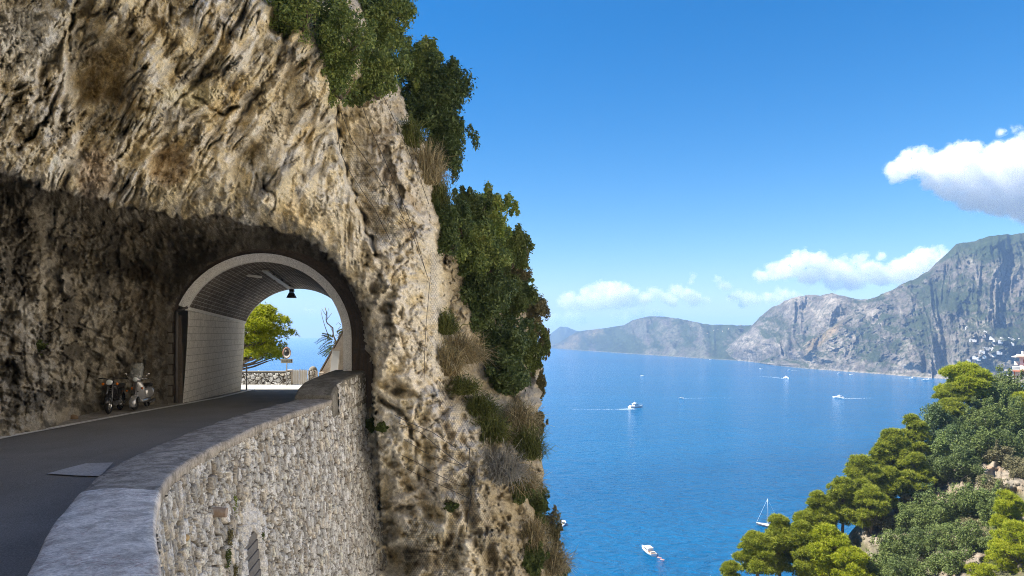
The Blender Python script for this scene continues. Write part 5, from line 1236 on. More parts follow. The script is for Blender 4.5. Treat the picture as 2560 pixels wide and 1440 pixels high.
# ---- shrubs on the cliff: kind, u, v, half-width px, half-height px, label
def shrub(kind, u, v, ru, rv, label, seed, off=0.0, name='shrub', dens=1.0, d=None, cat='shrub', group='shrubs growing on the cliff'):
    rng = np.random.RandomState(seed)
    p = on_cliff(u, v) if d is None else P(u, v, d); dep = p[1]; s = dep / F
    rx, rz = ru * s * 1.16, rv * s * 1.16; p = P(u, v, dep - min(0.45 * rx, 1.0) - off)
    t = empty(name, p, 0, label, cat, group)
    if kind in ('tan', 'greystem', 'broomg', 'brownb'):
        mat = LM['tan'] if kind == 'brownb' else LM[kind]
        n = int(900 * dens * max(1, rx * rz / 0.6)); n = min(n, 5200)
        V, Fc, T = broom(n, rx * 1.25, rz * 1.7, rng, w=0.011 * dep / 26, droop=0.35)
        V[:, 2] -= rz * 0.75
        link('stems', np_mesh('stems', V, Fc, False, tint=T), mat, t)
        if kind in ('broomg', 'brownb'):
            V, Fc, T = leaves([(0, 0, 0.05 * rz, rx * 0.95, rx * 0.8, rz * 0.8)], int(500 * dens * max(1, rx * rz)), 0.10, rng, 0.3, gap=0.15)
            link('foliage', np_mesh('foliage', V, Fc, False, tint=T), LM['mid'] if kind == 'broomg' else LM['brown'], t)
        return t
    bl = clump(rng, rx, rz, 22, min(rx, 1.6 * rz) * 0.85) + [(0, 0, 0, rx * 0.6, rx * 0.5, rz * 0.6)]
    n = int(min(22000, 6000 * dens * max(0.3, rx * rz)))
    size = 0.135 * dep / 26 * (0.8 if kind in ('brown',) else 1)
    V, Fc, T = leaves(bl, n, size, rng, 0.45, gap=0.16, gapf=0.9, aspect=0.5)
    # stray twigs past the outline
    link('foliage', np_mesh('foliage', V, Fc, False, tint=T), LM[kind], t)
    ends = [(b[0] * 1.1, b[1] * 1.1, b[2] * 1.1) for b in bl[:9]]
    stems((0, 0.5 * rx, -0.7 * rz), ends, 0.05 * rx + 0.015, rng, M_GBARK if kind == 'brown' else M_BARK, 'stem', t)
    return t

SH = [
 ('holm', 745, 22, 75, 48, 'dark evergreen shrub hanging over the black cleft at the top of the rock face'),
 ('holm', 835, 75, 78, 82, 'broad dark evergreen shrub on the cliff brow, innermost of the large ones'),
 ('holm', 945, 50, 82, 95, 'tall sun flecked evergreen shrub on the cliff brow against the open sky'),
 ('holm', 845, 185, 62, 58, 'dark evergreen shrub drooping down the rock below the cliff brow'),
 ('holm', 935, 175, 78, 66, 'dense evergreen shrub directly above the netted rock pillar'),
 ('mid', 893, 243, 36, 22, 'small green shrub in the cleft at the top of the netted pillar'),
 ('holm', 1046, 165, 42, 66, 'narrow pointed evergreen with a spiky top between two rounder ones'),
 ('dark', 1085, 250, 74, 84, 'big round dark tree leaning out from the cliff over the sky'),
 ('lit', 1112, 212, 34, 42, 'yellow green sunlit bush on top of the big leaning tree'),
 ('dark', 1112, 352, 58, 78, 'lowest drooping dark green crown beneath the big leaning tree'),
 ('broomg', 1025, 330, 32, 44, 'olive grass tuft on the upper outer edge of the netted pillar'),
 ('tan', 1066, 408, 40, 60, 'dry tan grass clump on the outer edge of the netted pillar'),
 ('broomg', 1096, 478, 28, 52, 'dry olive broom hanging below the big leaning tree'),
 ('dark', 1122, 560, 44, 66, 'dark shrub in the shaded hollow behind the pillar'),
 ('mid', 1182, 528, 46, 44, 'leafy green shrub topping the outer cliff, beside the broad leaved sprig'),
 ('lit', 1222, 545, 56, 56, 'bright yellow green shrub crowning the outer cliff'),
 ('holm', 1180, 635, 74, 66, 'dark blue green shrub below the bright crown of the outer cliff'),
 ('olive', 1268, 628, 46, 56, 'olive shrub on the outer cliff edge under the bright crown'),
 ('brown', 1298, 668, 28, 48, 'brown twiggy bush on the outer cliff edge below the olive shrub'),
 ('dark', 1196, 745, 76, 72, 'large dark shrub in the middle of the outer cliff'),
 ('mid', 1272, 748, 52, 66, 'fresh green shrub beside the large dark one on the outer cliff'),
 ('lit', 1306, 700, 20, 30, 'small sunlit yellow shrub on the skyline of the outer cliff'),
 ('brown', 1330, 800, 34, 52, 'brown dry bush on the skyline above the hazy headland'),
 ('dark', 1232, 855, 78, 72, 'wide dark shrub low on the outer cliff'),
 ('dark', 1246, 935, 66, 56, 'lowest of the dark shrubs, above the green broom'),
 ('olive', 1325, 876, 36, 50, 'olive green bush near the sea edge of the outer cliff'),
 ('brown', 1362, 858, 14, 34, 'thin twiggy bush poking out over the sea from the cliff edge'),
 ('broomg', 1112, 806, 30, 36, 'olive broom tuft beside the pale hanging rock slab'),
 ('tan', 1150, 870, 54, 46, 'straw coloured grass fan beneath the large dark shrubs'),
 ('brownb', 1120, 900, 36, 46, 'reddish dry grass hanging at the foot of the netted pillar'),
 ('broomg', 1155, 962, 38, 28, 'small green tuft above the knobbly boulder'),
 ('broomg', 1225, 1068, 46, 46, 'bright green broom on the lower cliff'),
 ('brownb', 1292, 1040, 46, 46, 'reddish brown broom on the lower cliff edge'),
 ('broomg', 1200, 1010, 40, 34, 'olive grass slope tuft between green broom and dark shrub'),
 ('greystem', 1243, 1160, 58, 52, 'silvery grey spiky cushion shrub on the lower cliff'),
 ('broomg', 1318, 1105, 40, 50, 'olive brush beside the silvery cushion'),
 ('tan', 1300, 1195, 46, 42, 'dry grass brush below the silvery cushion'),
 ('mid', 1348, 1270, 24, 46, 'small green shrub on the lower cliff edge by the sea'),
 ('brown', 1385, 1330, 26, 42, 'bare looking twiggy bush sticking out over the water'),
 ('brownb', 1375, 1395, 44, 44, 'brown brush at the lowest visible corner of the cliff'),
 ('tan', 1330, 1330, 34, 44, 'dry tuft under the small green shrub'),
 ('dark', 1405, 1432, 18, 16, 'dark sprig against the water at the bottom of the cliff'),
 ('brown', 1350, 1060, 14, 30, 'fine twigs over the water beside the reddish broom'),
 ('brown', 1352, 960, 10, 30, 'fine twigs over the water where the wake of the yacht begins'),
 ('mid', 1296, 1236, 34, 26, 'green leafy bush under the dry grass brush of the lower cliff'),
 ('mid', 1335, 1400, 32, 36, 'green bush in front of the brown brush at the lowest corner'),
 ('mid', 928, 1062, 10, 14, 'tiny green sprig on the pale rock just past the end of the wall'),
 ('mid', 955, 1068, 12, 10, 'tiny green rosette on the pale rock above the pitted ledge'),
 ('mid', 1128, 1268, 15, 9, 'little green plant in a crack of the netted lower cliff'),
 ('mid', 100, 868, 14, 12, 'small green weed on the black rock wall above the shoulder'),
]
for i, a in enumerate(SH):
    shrub(*a[:5], a[5], 100 + i, dens=1.15 if a[0] in ('holm', 'dark', 'mid', 'lit') else 1.0, d={1405: 31.5}.get(a[1]))
# broad-leaved sprig on the skyline
p = on_cliff(1128, 545); rng = np.random.RandomState(5)
t_ = empty('sprig', P(1131, 548, p[1] - 0.6), 0, 'sprig with long broad drooping leaves against the sky beside the leafy green shrub', 'plant', 'shrubs growing on the cliff')
V, Fc, T = leaves([(0, 0, 0.2, .32, .3, .5), (0.45, 0, 0.35, .3, .3, .45)], 60, 0.42, rng, 0.4, aspect=0.3, hang=0.6); link('foliage', np_mesh('foliage', V, Fc, False, tint=T), LM['lit'], t_)
stems((0, 0.2, -0.8), [(0, 0, 0.5), (0.4, 0, 0.6)], 0.03, rng, M_BARK, 'stem', t_)

# ---- weeds on the retaining wall
for k, (u, v, r_, lab, kd) in enumerate([(582, 1268, 22, 'mossy green tuft beside the clay drain stub on the wall', 'lit'), (572, 1345, 16, 'brown green creeper above the blocked niche', 'brown'),
        (566, 1400, 20, 'moss and creeper trailing down the wall beside the niche', 'mid'), (585, 1432, 14, 'reddish creeper at the foot of the niche edge', 'brown'), (652, 1345, 12, 'little green weed just past the niche', 'mid')]):
    q = on_wall(u, v); s = q.y / F; rng = np.random.RandomState(900 + k)
    t_ = empty('wall_plant', q + NO * 0.02, 0, lab, 'plant', 'weeds growing on the stone wall')
    V, Fc, T = leaves([(0, 0, 0, r_ * 0.55 * s, 0.05, r_ * 1.5 * s), (0.02, 0, r_ * s * .8, r_ * 0.4 * s, 0.05, r_ * 0.7 * s)], 170, 0.055, rng, 0.1, gap=0.1, gapf=6)
    link('foliage', np_mesh('foliage', V, Fc, False, tint=T), LM[kd], t_)

# ------------------------------------------------------------------ pines and shrubs of the slope
def pine(u, v0, v1, half, label, seed, bright=False, d=None, lean=0.0, n_blob=None, name='pine_tree', vb=None, dens=1.0, cat='tree', group='pines on the slope', px_base=None):
    """crown from row v0 (top) to v1 (foot) at column u; rooted on the slope below"""
    rng = np.random.RandomState(seed)
    if d is None:
        d = on_slope(u, min(vb or v1 + 14, 1600)).y
    s = d / F; H = (v1 - v0) * s; W = half * s * 1.22
    base_v = vb or v1 + 22; root = P(px_base or u + lean, base_v, d); top = P(u, v0, d)
    t = empty(name, root, 0, label, cat, group); rel = lambda q: np.array(q) - root
    cen = rel(P(u, (v0 + v1) / 2, d))
    nb = n_blob or int(24 + W * H * 1.2)
    bl = []
    for i in range(nb):
        f = (i + 0.5) / nb; hh = -0.5 + f                     # from foot to top
        wide = math.sqrt(max(0.08, 1 - (2 * (f - 0.38)) ** 2 * 0.75))
        a = rng.uniform(0, 2 * math.pi); q = rng.uniform(0.25, 0.92) * wide
        rr = rng.uniform(0.19, 0.34) * min(W, H * 0.7) * (0.85 if f > 0.85 else 1)
        bl.append((cen[0] + math.cos(a) * W * q * 0.82, math.sin(a) * W * q * 0.8, cen[2] + hh * H * 0.9, rr * 1.15, rr * 1.1, rr * 0.72))
    area = sum(b[3] * b[4] for b in bl)
    V, Fc, T = needles(bl, int(min(6500, 120 * area * dens * (110 / d) ** 1.2)), rng, 0.42 * d / 105, 10, 0.045 * d / 105, 0.25)
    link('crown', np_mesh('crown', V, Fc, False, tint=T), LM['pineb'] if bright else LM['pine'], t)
    mb = MB(); up = Vector((cen[0] * 0.9, 0, cen[2] + H * 0.3)); r0 = 0.05 * W + 0.06
    mb.tube([Vector((0, 0, -1.5)), Vector((up.x * 0.3 + rng.normal() * .2, rng.normal() * .2, up.z * 0.35)), Vector((up.x * 0.75, 0, up.z * 0.7)), up], [r0 * 1.3, r0, r0 * 0.7, r0 * 0.25], 8)
    for b in bl:
        f = np.clip((b[2] - 0.25 * H) / max(up.z, 0.1), 0.2, 0.95); st = Vector((up.x * f, 0, up.z * f)); e = Vector((b[0], b[1], b[2] - b[5] * 0.3))
        mb.tube([st, st.lerp(e, 0.5) - Vector((0, 0, 0.1)), e], [r0 * 0.4, r0 * 0.28, r0 * 0.12], 5)
    mb.build('trunk', M_BARK, t, smooth=True)
    return t

PN = [
 (1828, 1404, 1446, 24, 'small rounded pine crown standing alone over the water at the foot of the slope', 0),
 (1893, 1333, 1432, 46, 'pine with billowing olive crown beside the small lone crown at the slope foot', 0),
 (1950, 1290, 1425, 46, 'pine just below the moored sailboat', 0),
 (2003, 1305, 1440, 46, 'tall olive pine between the sailboat pine and the yellow green one', 0),
 (2012, 1282, 1330, 34, 'pine top directly in front of the stern of the moored sailboat', 0),
 (2072, 1318, 1450, 58, 'broad vivid yellow green pine at the bottom of the slope', 1),
 (2128, 1372, 1460, 42, 'low vivid pine against the bare rock at the bottom of the slope', 1),
 (2046, 1230, 1305, 30, 'slender pine with open crown standing above the sailboat', 0),
 (2058, 1270, 1345, 36, 'pine filling the gap under the slender open one', 0),
 (2105, 1195, 1308, 38, 'dense pine next uphill from the slender open one', 0),
 (2150, 1140, 1290, 44, 'tall pine with stacked crown on the middle of the slope edge', 0),
 (2175, 1215, 1320, 40, 'pine with dark bare trunk below the tall stacked one', 0),
 (2200, 1106, 1185, 22, 'narrow upright pine spire rising between two taller pines', 0),
 (2232, 1072, 1220, 38, 'tall pine with rounded top beside the narrow spire', 0),
 (2218, 1170, 1270, 36, 'shaded pine below the narrow spire with trunks showing', 0),
 (2282, 1038, 1160, 34, 'tallest pine of the slope edge, with bright domed top', 0),
 (2290, 1135, 1240, 38, 'pine below the tallest domed one, against dark shrubs', 0),
 (2415, 912, 1000, 58, 'wide umbrella pine at the top of the slope, seen against the village mountain', 1),
 (2375, 962, 1010, 34, 'low pine bough spreading over the sea below the wide umbrella pine', 0),
 (2372, 1000, 1062, 36, 'pine clump hanging over the sea above the dark shrubs', 0),
 (2525, 1232, 1330, 40, 'near vivid yellow green pine on the inner side of the rocky hollow', 1),
 (2550, 1310, 1440, 62, 'largest near vivid pine rising from the bottom corner of the hollow', 1),
 (2455, 1412, 1460, 44, 'top of a vivid yellow green pine just rising into view at the bottom', 1),
 (2555, 985, 1030, 26, 'yellow green pine below the villa terrace', 1),
]
DP = {2525: 88, 2550: 82, 2455: 80, 1828: 97}
for i, a in enumerate(PN):
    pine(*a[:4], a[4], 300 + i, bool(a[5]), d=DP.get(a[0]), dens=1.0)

def slope_shrub(kind, u, v, ru, rv, label, seed):
    rng = np.random.RandomState(seed); q = on_slope(u, v + rv * 0.6); d = q.y - ru * 0.3 * q.y / F; s = d / F; rx, rz = ru * s * 1.22, rv * s * 1.15
    t = empty('shrub', P(u, v + rv * 0.7, d), 0, label, 'shrub', 'shrubs on the slope')
    bl = [(b[0], b[1], b[2] + 0.7 * rz, *b[3:]) for b in clump(rng, rx, rz, 20, rx * 0.8)] + [(0, 0, 0.6 * rz, rx * .6, rx * .5, rz * .6)]
    V, Fc, T = leaves(bl, int(min(11000, 900 * rx * rz)), 0.30 * d / 110, rng, 0.45, gap=0.12, gapf=0.35, aspect=0.5)
    link('foliage', np_mesh('foliage', V, Fc, False, tint=T), LM[kind], t)
    stems((0, 0, -0.3 * rz), [(b[0], b[1], b[2]) for b in bl[:7]], 0.035 * rx + 0.03, rng, M_GBARK, 'stem', t)
SS = [
 ('dark', 2340, 1070, 48, 46, 'blackish green oak behind the tallest domed pine'),
 ('dark', 2395, 1110, 50, 44, 'blackish green oak in the middle of the upper slope'),
 ('holm', 2350, 1130, 40, 40, 'dark oak directly above the bare rock face'),
 ('olive', 2455, 1000, 50, 46, 'grey green bush beneath the wide umbrella pine'),
 ('olive', 2510, 975, 46, 38, 'grey green bush on the skyline below the villa'),
 ('olive', 2490, 1060, 44, 52, 'tall grey green bush on the upper slope'),
 ('olive', 2420, 1055, 42, 40, 'olive bush between the pine clump and the tall grey bush'),
 ('olive', 2545, 1060, 36, 44, 'dull green bush at the slope top near the villa terrace'),
 ('olive', 2445, 1120, 42, 46, 'pale grey olive tree above the rock face'),
 ('mid', 2400, 1170, 48, 40, 'fresh green oak sitting on the edge of the rock face'),
 ('mid', 2525, 1115, 40, 40, 'mid green bush above the stained rock'),
 ('broomx', 2500, 1140, 30, 26, 'dry bush on the ledge of the stained rock'),
 ('mid', 2325, 1185, 40, 34, 'green bush at the left end of the rock face above the ravine'),
 ('olive', 2290, 1300, 40, 40, 'rounded grey green bush in the ravine below the bare rock'),
 ('olive', 2345, 1290, 46, 46, 'large rounded olive bush in the ravine'),
 ('olive', 2400, 1275, 44, 50, 'tall olive bush under the rock face'),
 ('olive', 2455, 1260, 40, 46, 'olive bush beside the near vivid pine'),
 ('olive', 2490, 1280, 34, 40, 'dim bush in the shade beside the near vivid pine'),
 ('olive', 2240, 1370, 44, 40, 'silvery bush low in the ravine next to the boulders'),
 ('mid', 2300, 1365, 44, 38, 'green bush in the middle of the ravine floor'),
 ('olive', 2365, 1350, 40, 36, 'dusty bush above the pale ravine path'),
 ('olive', 2420, 1345, 40, 34, 'dusty bush inside the ravine near the vivid pines'),
 ('olive', 2480, 1360, 34, 34, 'small dusty bush against the largest near pine'),
 ('olive', 2200, 1425, 44, 34, 'grey bush at the bottom edge beside the low vivid pine'),
 ('mid', 2270, 1425, 44, 34, 'green bush at the bottom edge in the ravine mouth'),
 ('olive', 2340, 1415, 40, 34, 'olive bush at the bottom edge beside the vivid pine top'),
 ('olive', 2390, 1405, 36, 30, 'pale bush just uphill from the vivid pine top'),
 ('brown', 2215, 1310, 30, 22, 'brown dry scrub on the boulders of the ravine rim'),
 ('brown', 2175, 1300, 30, 20, 'brown scrub at the foot of the pines with bare trunks'),
 ('brown', 2255, 1260, 30, 20, 'reddish scrub below the shaded pine'),
 ('mid', 2255, 1215, 34, 30, 'low green bush under the rounded top pine'),
 ('dark', 2310, 1240, 28, 24, 'dark low bush at the base of the pines near the rock face'),
 ('brown', 2470, 1215, 34, 22, 'reddish dry scrub on top of the stained rock'),
 ('brown', 2550, 1170, 30, 30, 'brown scrub at the edge of the picture on the stained rock'),
 ('brown', 2425, 1310, 24, 14, 'reddish scrub beside the pale ravine path'),
]
for i, a in enumerate(SS):
    slope_shrub('brown' if a[0] == 'broomx' else a[0], *a[1:5], a[5], 500 + i)

# ------------------------------------------------------------------ plants beyond the tunnel
pine(646, 770, 905, 82, 'bright yellow green pine behind the low parapet, framed by the tunnel arch', 71, True, d=46.0, n_blob=46, vb=960, px_base=575, dens=0.55, group=None)
rng = np.random.RandomState(8)
dt = empty('bare_tree', Pv(848, 850, 40.9), 0, 'leafless twisted sapling rising above the sloping gable', 'tree'); o_ = Pv(848, 850, 40.9)
mb = MB(); q = lambda u, v: Pv(u, v, 40.9) - o_
for pts, r_ in ((((846, 870), (838, 850), (833, 838), (832, 820), (818, 808), (815, 800), (816, 780), (812, 768)), 0.055), (((815, 800), (824, 790), (830, 782)), 0.022), (((816, 790), (808, 778), (804, 770)), 0.018), (((823, 846), (812, 815), (806, 795), (802, 775)), 0.026), (((832, 850), (823, 846)), 0.026), (((832, 830), (824, 812)), 0.02), (((852, 812), (846, 806), (840, 812)), 0.02), (((818, 800), (818, 785), (822, 770)), 0.014), (((846, 822), (852, 815)), 0.018)):
    mb.tube([q(*x) for x in pts], [r_ * (1 - 0.55 * i / (len(pts) - 1)) for i in range(len(pts))], 6)
mb.build('trunk', M_GBARK, dt, smooth=True)
ft = empty('feathery_shrub', Pv(838, 880, 40.7), 0, 'shrub with long feathery compound leaves overhanging the sloping gable edge', 'shrub'); o_ = Pv(838, 880, 40.7)
parts = []
for (u0, v0, u1, v1, u2, v2) in ((834, 845, 812, 838, 790, 858), (834, 850, 818, 852, 800, 872), (832, 866, 818, 868, 796, 885), (836, 870, 822, 876, 812, 890), (834, 848, 822, 838, 806, 836), (842, 835, 850, 826, 858, 824), (838, 862, 826, 872, 806, 888)):
    a, b, c_ = (np.array(Pv(x, y, 40.6 + rng.uniform(-.3, .3)) - o_) for x, y in ((u0, v0), (u1, v1), (u2, v2)))
    n = 17; ts = np.linspace(0.12, 1, n)[:, None]; pt = (1 - ts) ** 2 * a + 2 * ts * (1 - ts) * b + ts ** 2 * c_
    for i in range(n):
        tg_ = pt[min(i + 1, n - 1)] - pt[max(i - 1, 0)]; tg_ /= np.linalg.norm(tg_)
        for sd in (-1, 1):
            sdv = np.cross(tg_, (0, 1, 0)) * sd * 0.9 + tg_ * 0.35 + rng.normal(size=3) * 0.08; ln = 0.20 * (1 - 0.5 * i / n)
            p0 = pt[i]; p1 = p0 + sdv * ln; md_ = (p0 + p1) / 2; w = tg_ * 0.028
            parts.append((np.array([p0, md_ + w, p1, md_ - w]), np.array([[0, 1, 2, 3]]), np.full(4, rng.rand())))
V, Fc, T = join(parts); link('foliage', np_mesh('foliage', V, Fc, False, tint=T), LM['mid'], ft)
V, Fc, T = leaves([(0.05, 0.1, 0.45, .4, .2, .5), (0.25, 0.1, 0.95, .3, .2, .35)], 260, 0.11, rng, 0.1, gap=0.1, gapf=3); link('foliage', np_mesh('foliage', V, Fc, False, tint=T), LM['brown'], ft)
# ------------------------------------------------------------------ the two scooters
M_TYRE = simple('tyre_rubber', (0.015, 0.015, 0.016), (0.025, 0.025, 0.026), 12, 0.8)
M_CHROME = simple('chrome', (0.75, 0.75, 0.76), (0.65, 0.65, 0.66), 4, 0.18, 0.5, 1.0)
M_SILVER = simple('silver_paint', (0.56, 0.56, 0.57), (0.50, 0.50, 0.51), 3, 0.24, 0.5, 0.6)
M_BLACKP = simple('black_paint', (0.012, 0.012, 0.014), (0.018, 0.018, 0.02), 3, 0.22, 0.5)
M_BLACKV = simple('black_vinyl', (0.02, 0.02, 0.021), (0.035, 0.035, 0.036), 8, 0.55)
M_ENGINE = simple('engine_grey', (0.20, 0.20, 0.21), (0.13, 0.13, 0.14), 9, 0.45, 0.5, 0.6)
M_ORANGE = simple('orange_lens', (0.75, 0.20, 0.02), (0.65, 0.15, 0.02), 6, 0.2)
M_RED = simple('red_lens', (0.45, 0.02, 0.02), None, 6, 0.2)
M_LENS = simple('lamp_glass', (0.70, 0.74, 0.74), (0.60, 0.64, 0.64), 5, 0.08, 0.6)
M_WHITEP = simple('white_plate', (0.75, 0.75, 0.73), None, 5, 0.5)
def glass():
    t = NT('clear_screen'); b = t.bsdf((0.75, 0.80, 0.80), 0.05, 0.5); b.inputs['Alpha'].default_value = 0.16; return t.m
M_SCREEN = glass()

def wheel(parent, name, c, Rw, tw, spokes, rimmat):
    w = MB().torus((0, 0, 0), Rw - tw, tw, 'x', 28, 10, 1.1).build(name, M_TYRE, parent, c, True)
    mb = MB(); mb.torus((0, 0, 0), Rw - 2 * tw + 0.012, 0.018, 'x', 24, 6, 1.5); mb.lathe([(0.0, -0.05), (0.045, -0.05), (0.05, 0), (0.045, 0.05), (0.0, 0.05)], (0, 0, 0), 'x', 12)
    if spokes > 8:
        for k in range(spokes):
            a = 2 * math.pi * k / spokes; s = 0.03 if k % 2 else -0.03
            mb.tube([(s, 0.04 * math.cos(a), 0.04 * math.sin(a)), (0, (Rw - 2 * tw) * math.cos(a + 0.25), (Rw - 2 * tw) * math.sin(a + 0.25))], 0.004, 4)
    else:
        for k in range(spokes):
            a = 2 * math.pi * k / spokes; mb.tube([(0, 0.03 * math.cos(a), 0.03 * math.sin(a)), (0, (Rw - 2 * tw) * math.cos(a), (Rw - 2 * tw) * math.sin(a))], 0.022, 6)
    mb.build('rim', rimmat, w, smooth=True)
    return w
def shell(parent, name, c, rx, ry, rz, a0, a1, mat, th=0.015, n=16, m=8):
    """a mudguard: part of a rounded drum over a wheel, from angle a0 to a1 (degrees, 90 is up)"""
    mb = MB(); rings = []
    for i in range(n + 1):
        a = R(a0 + (a1 - a0) * i / n); ring = []
        for k in range(m + 1):
            b = math.pi * k / m; ring.append((rx * math.cos(b), (ry + 0.05 * math.sin(b)) * math.cos(a), (rz + 0.05 * math.sin(b)) * math.sin(a)))
        for k in range(m, -1, -1):
            b = math.pi * k / m; ring.append(((rx - th) * math.cos(b), (ry + 0.05 * math.sin(b) - th) * math.cos(a), (rz + 0.05 * math.sin(b) - th) * math.sin(a)))
        rings.append(ring)
    mb.loft(rings); return mb.build(name, mat, parent, c, True)

def silver_scooter(loc, rz):
    t = empty('scooter', loc, rz, 'silver grey scooter with tall clear windscreen parked on its stand against the dark rock wall', 'scooter')
    fw = wheel(t, 'front_wheel', (0, -0.62, 0.225), 0.225, 0.055, 5, M_ENGINE)
    wheel(t, 'rear_wheel', (0, 0.60, 0.225), 0.225, 0.06, 5, M_ENGINE)
    shell(t, 'mudguard', (0, -0.62, 0.225), 0.105, 0.235, 0.25, 15, 200, M_SILVER)
    # leg shield: a curved panel wider at the foot, with a raised spine
    mb = MB(); rings = []
    for i in range(11):
        f = i / 10; z = 0.33 + 0.62 * f; hw = 0.235 - 0.03 * abs(f - 0.45) * 2 - 0.085 * f ** 3; y = -0.36 - 0.10 * f; ring = []
        for k in range(13):
            x = -1 + k / 6; ring.append((x * hw, y + 0.13 * x * x - 0.035 * math.exp(-(x / 0.22) ** 2), z))
        for k in range(12, -1, -1):
            x = -1 + k / 6; ring.append((x * hw * 0.98, y + 0.13 * x * x + 0.03, z))
        rings.append(ring)
    mb.loft(rings); ls = mb.build('leg_shield', M_SILVER, t, smooth=True)
    mb = MB(); mb.lathe([(0, -0.02), (0.03, -0.018), (0.034, 0)], (0, -0.445, 0.80), 'y', 14); mb.build('badge', M_BLACKP, ls, smooth=True)
    mb = MB(); mb.box((0, -0.435, 0.62), (0.12, 0.02, 0.035)); mb.build('horn_grille', M_BLACKV, ls, bevel=0.008)
    for s in (-1, 1): MB().ball((s * 0.16, -0.40, 0.72), (0.028, 0.02, 0.045), 10, 6).build('indicator', M_ORANGE, ls, smooth=True)
    MB().tube([(0, -0.60, 0.25), (0.0, -0.56, 0.5), (0, -0.46, 1.0)], 0.035, 10).build('steering_column', M_ENGINE, t, smooth=True)
    hs_ = MB().ball((0, -0.47, 1.02), (0.15, 0.13, 0.10), 18, 10).build('headset', M_SILVER, t, smooth=True)
    mb = MB(); mb.lathe([(0, -0.145), (0.05, -0.14), (0.075, -0.115), (0.08, -0.09)], (0, -0.47, 1.03), 'y', 18); mb.build('headlamp', M_LENS, hs_, smooth=True)
    mb = MB(); mb.torus((0, -0.565, 1.03), 0.08, 0.012, 'y', 20, 6); mb.build('lamp_rim', M_CHROME, hs_, smooth=True)
    mb = MB(); mb.tube([(-0.34, -0.38, 1.05), (-0.16, -0.45, 1.04), (0.16, -0.45, 1.04), (0.34, -0.38, 1.05)], 0.017, 8); hb = mb.build('handlebar', M_CHROME, t, smooth=True)
    for s in (-1, 1):
        MB().tube([(s * 0.25, -0.42, 1.045), (s * 0.37, -0.37, 1.05)], 0.024, 8).build('grip', M_BLACKV, hb, smooth=True)
        MB().tube([(s * 0.20, -0.50, 1.06), (s * 0.35, -0.44, 1.03)], 0.008, 6).build('brake_lever', M_CHROME, hb, smooth=True)
        mr_ = MB().tube([(s * 0.22, -0.45, 1.06), (s * 0.33, -0.47, 1.17)], 0.008, 6).build('mirror_stem', M_CHROME, t, smooth=True)
        MB().ball((s * 0.35, -0.46, 1.20), (0.065, 0.02, 0.045), 12, 6).build('mirror_head', M_CHROME, mr_, smooth=True)
    mb = MB(); rings = []
    for i in range(9):
        f = i / 8; z = 1.06 + 0.50 * f; hw = 0.25 - 0.10 * f ** 2 - 0.08 * (1 - f) ** 2; y = -0.57 + 0.16 * f
        rings.append([(x * hw, y + 0.09 * x * x, z) for x in np.linspace(-1, 1, 9)] + [(x * hw, y + 0.09 * x * x + 0.006, z) for x in np.linspace(1, -1, 9)])
    mb.loft(rings); ws = mb.build('windscreen', M_SCREEN, t, smooth=True)
    mb = MB()
    for s in (-1, 1): mb.tube([(s * 0.1, -0.48, 1.08), (s * 0.13, -0.52, 1.32)], 0.008, 6)
    mb.build('screen_bracket', M_CHROME, ws, smooth=True)
    mb = MB(); mb.box((0, -0.12, 0.29), (0.34, 0.55, 0.09)); mb.build('floorboard', M_SILVER, t, bevel=0.03)
    mb = MB(); mb.box((0, -0.12, 0.34), (0.24, 0.46, 0.02)); mb.build('floor_mat', M_BLACKV, t)
    # rear body with two rounded cowls
    mb = MB(); rings = []
    for y, hw, z0, z1 in ((0.14, 0.10, 0.34, 0.60), (0.22, 0.17, 0.32, 0.70), (0.40, 0.235, 0.30, 0.73), (0.60, 0.235, 0.31, 0.72), (0.78, 0.18, 0.40, 0.70), (0.92, 0.08, 0.52, 0.66)):
        ring = []
        for k in range(16):
            a = 2 * math.pi * k / 16; c_, s_ = math.cos(a), math.sin(a)
            ring.append((hw * math.copysign(abs(c_) ** 0.7, c_), y, (z0 + z1) / 2 + (z1 - z0) / 2 * math.copysign(abs(s_) ** 0.7, s_)))
        rings.append(ring)
    mb.loft(rings); mb.build('body', M_SILVER, t, smooth=True)
    mb = MB(); rings = []
    for y, hw, zt in ((0.10, 0.12, 0.755), (0.18, 0.15, 0.80), (0.40, 0.155, 0.80), (0.52, 0.15, 0.83), (0.78, 0.14, 0.83), (0.86, 0.10, 0.78)):
        rings.append([(hw * math.cos(2 * math.pi * k / 12), y, zt - 0.05 + 0.055 * math.sin(2 * math.pi * k / 12)) for k in range(12)])
    mb.loft(rings); mb.build('seat', M_BLACKV, t, smooth=True)
    MB().ball((0, 0.93, 0.63), (0.06, 0.03, 0.045), 10, 6).build('tail_lamp', M_RED, t, smooth=True)
    mb = MB(); mb.box((0.0, 0.52, 0.24), (0.22, 0.34, 0.15)); mb.build('engine', M_ENGINE, t, bevel=0.03)
    MB().tube([(0.16, 0.35, 0.18), (0.17, 0.55, 0.19), (0.17, 0.82, 0.24)], [0.03, 0.055, 0.05], 10).build('exhaust', M_ENGINE, t, smooth=True)
    mb = MB(); mb.tube([(-0.12, 0.12, 0.27), (-0.17, 0.10, 0.0)], 0.014, 6); mb.tube([(0.12, 0.12, 0.27), (0.17, 0.10, 0.0)], 0.014, 6); mb.tube([(-0.17, 0.10, 0.01), (-0.2, 0.04, 0.01)], 0.014, 6); mb.build('stand', M_ENGINE, t, smooth=True)
    mb = MB(); mb.box((0, 0.90, 0.45), (0.17, 0.01, 0.17), (0.25, 0, 0)); mb.build('number_plate', M_WHITEP, t)
    return t

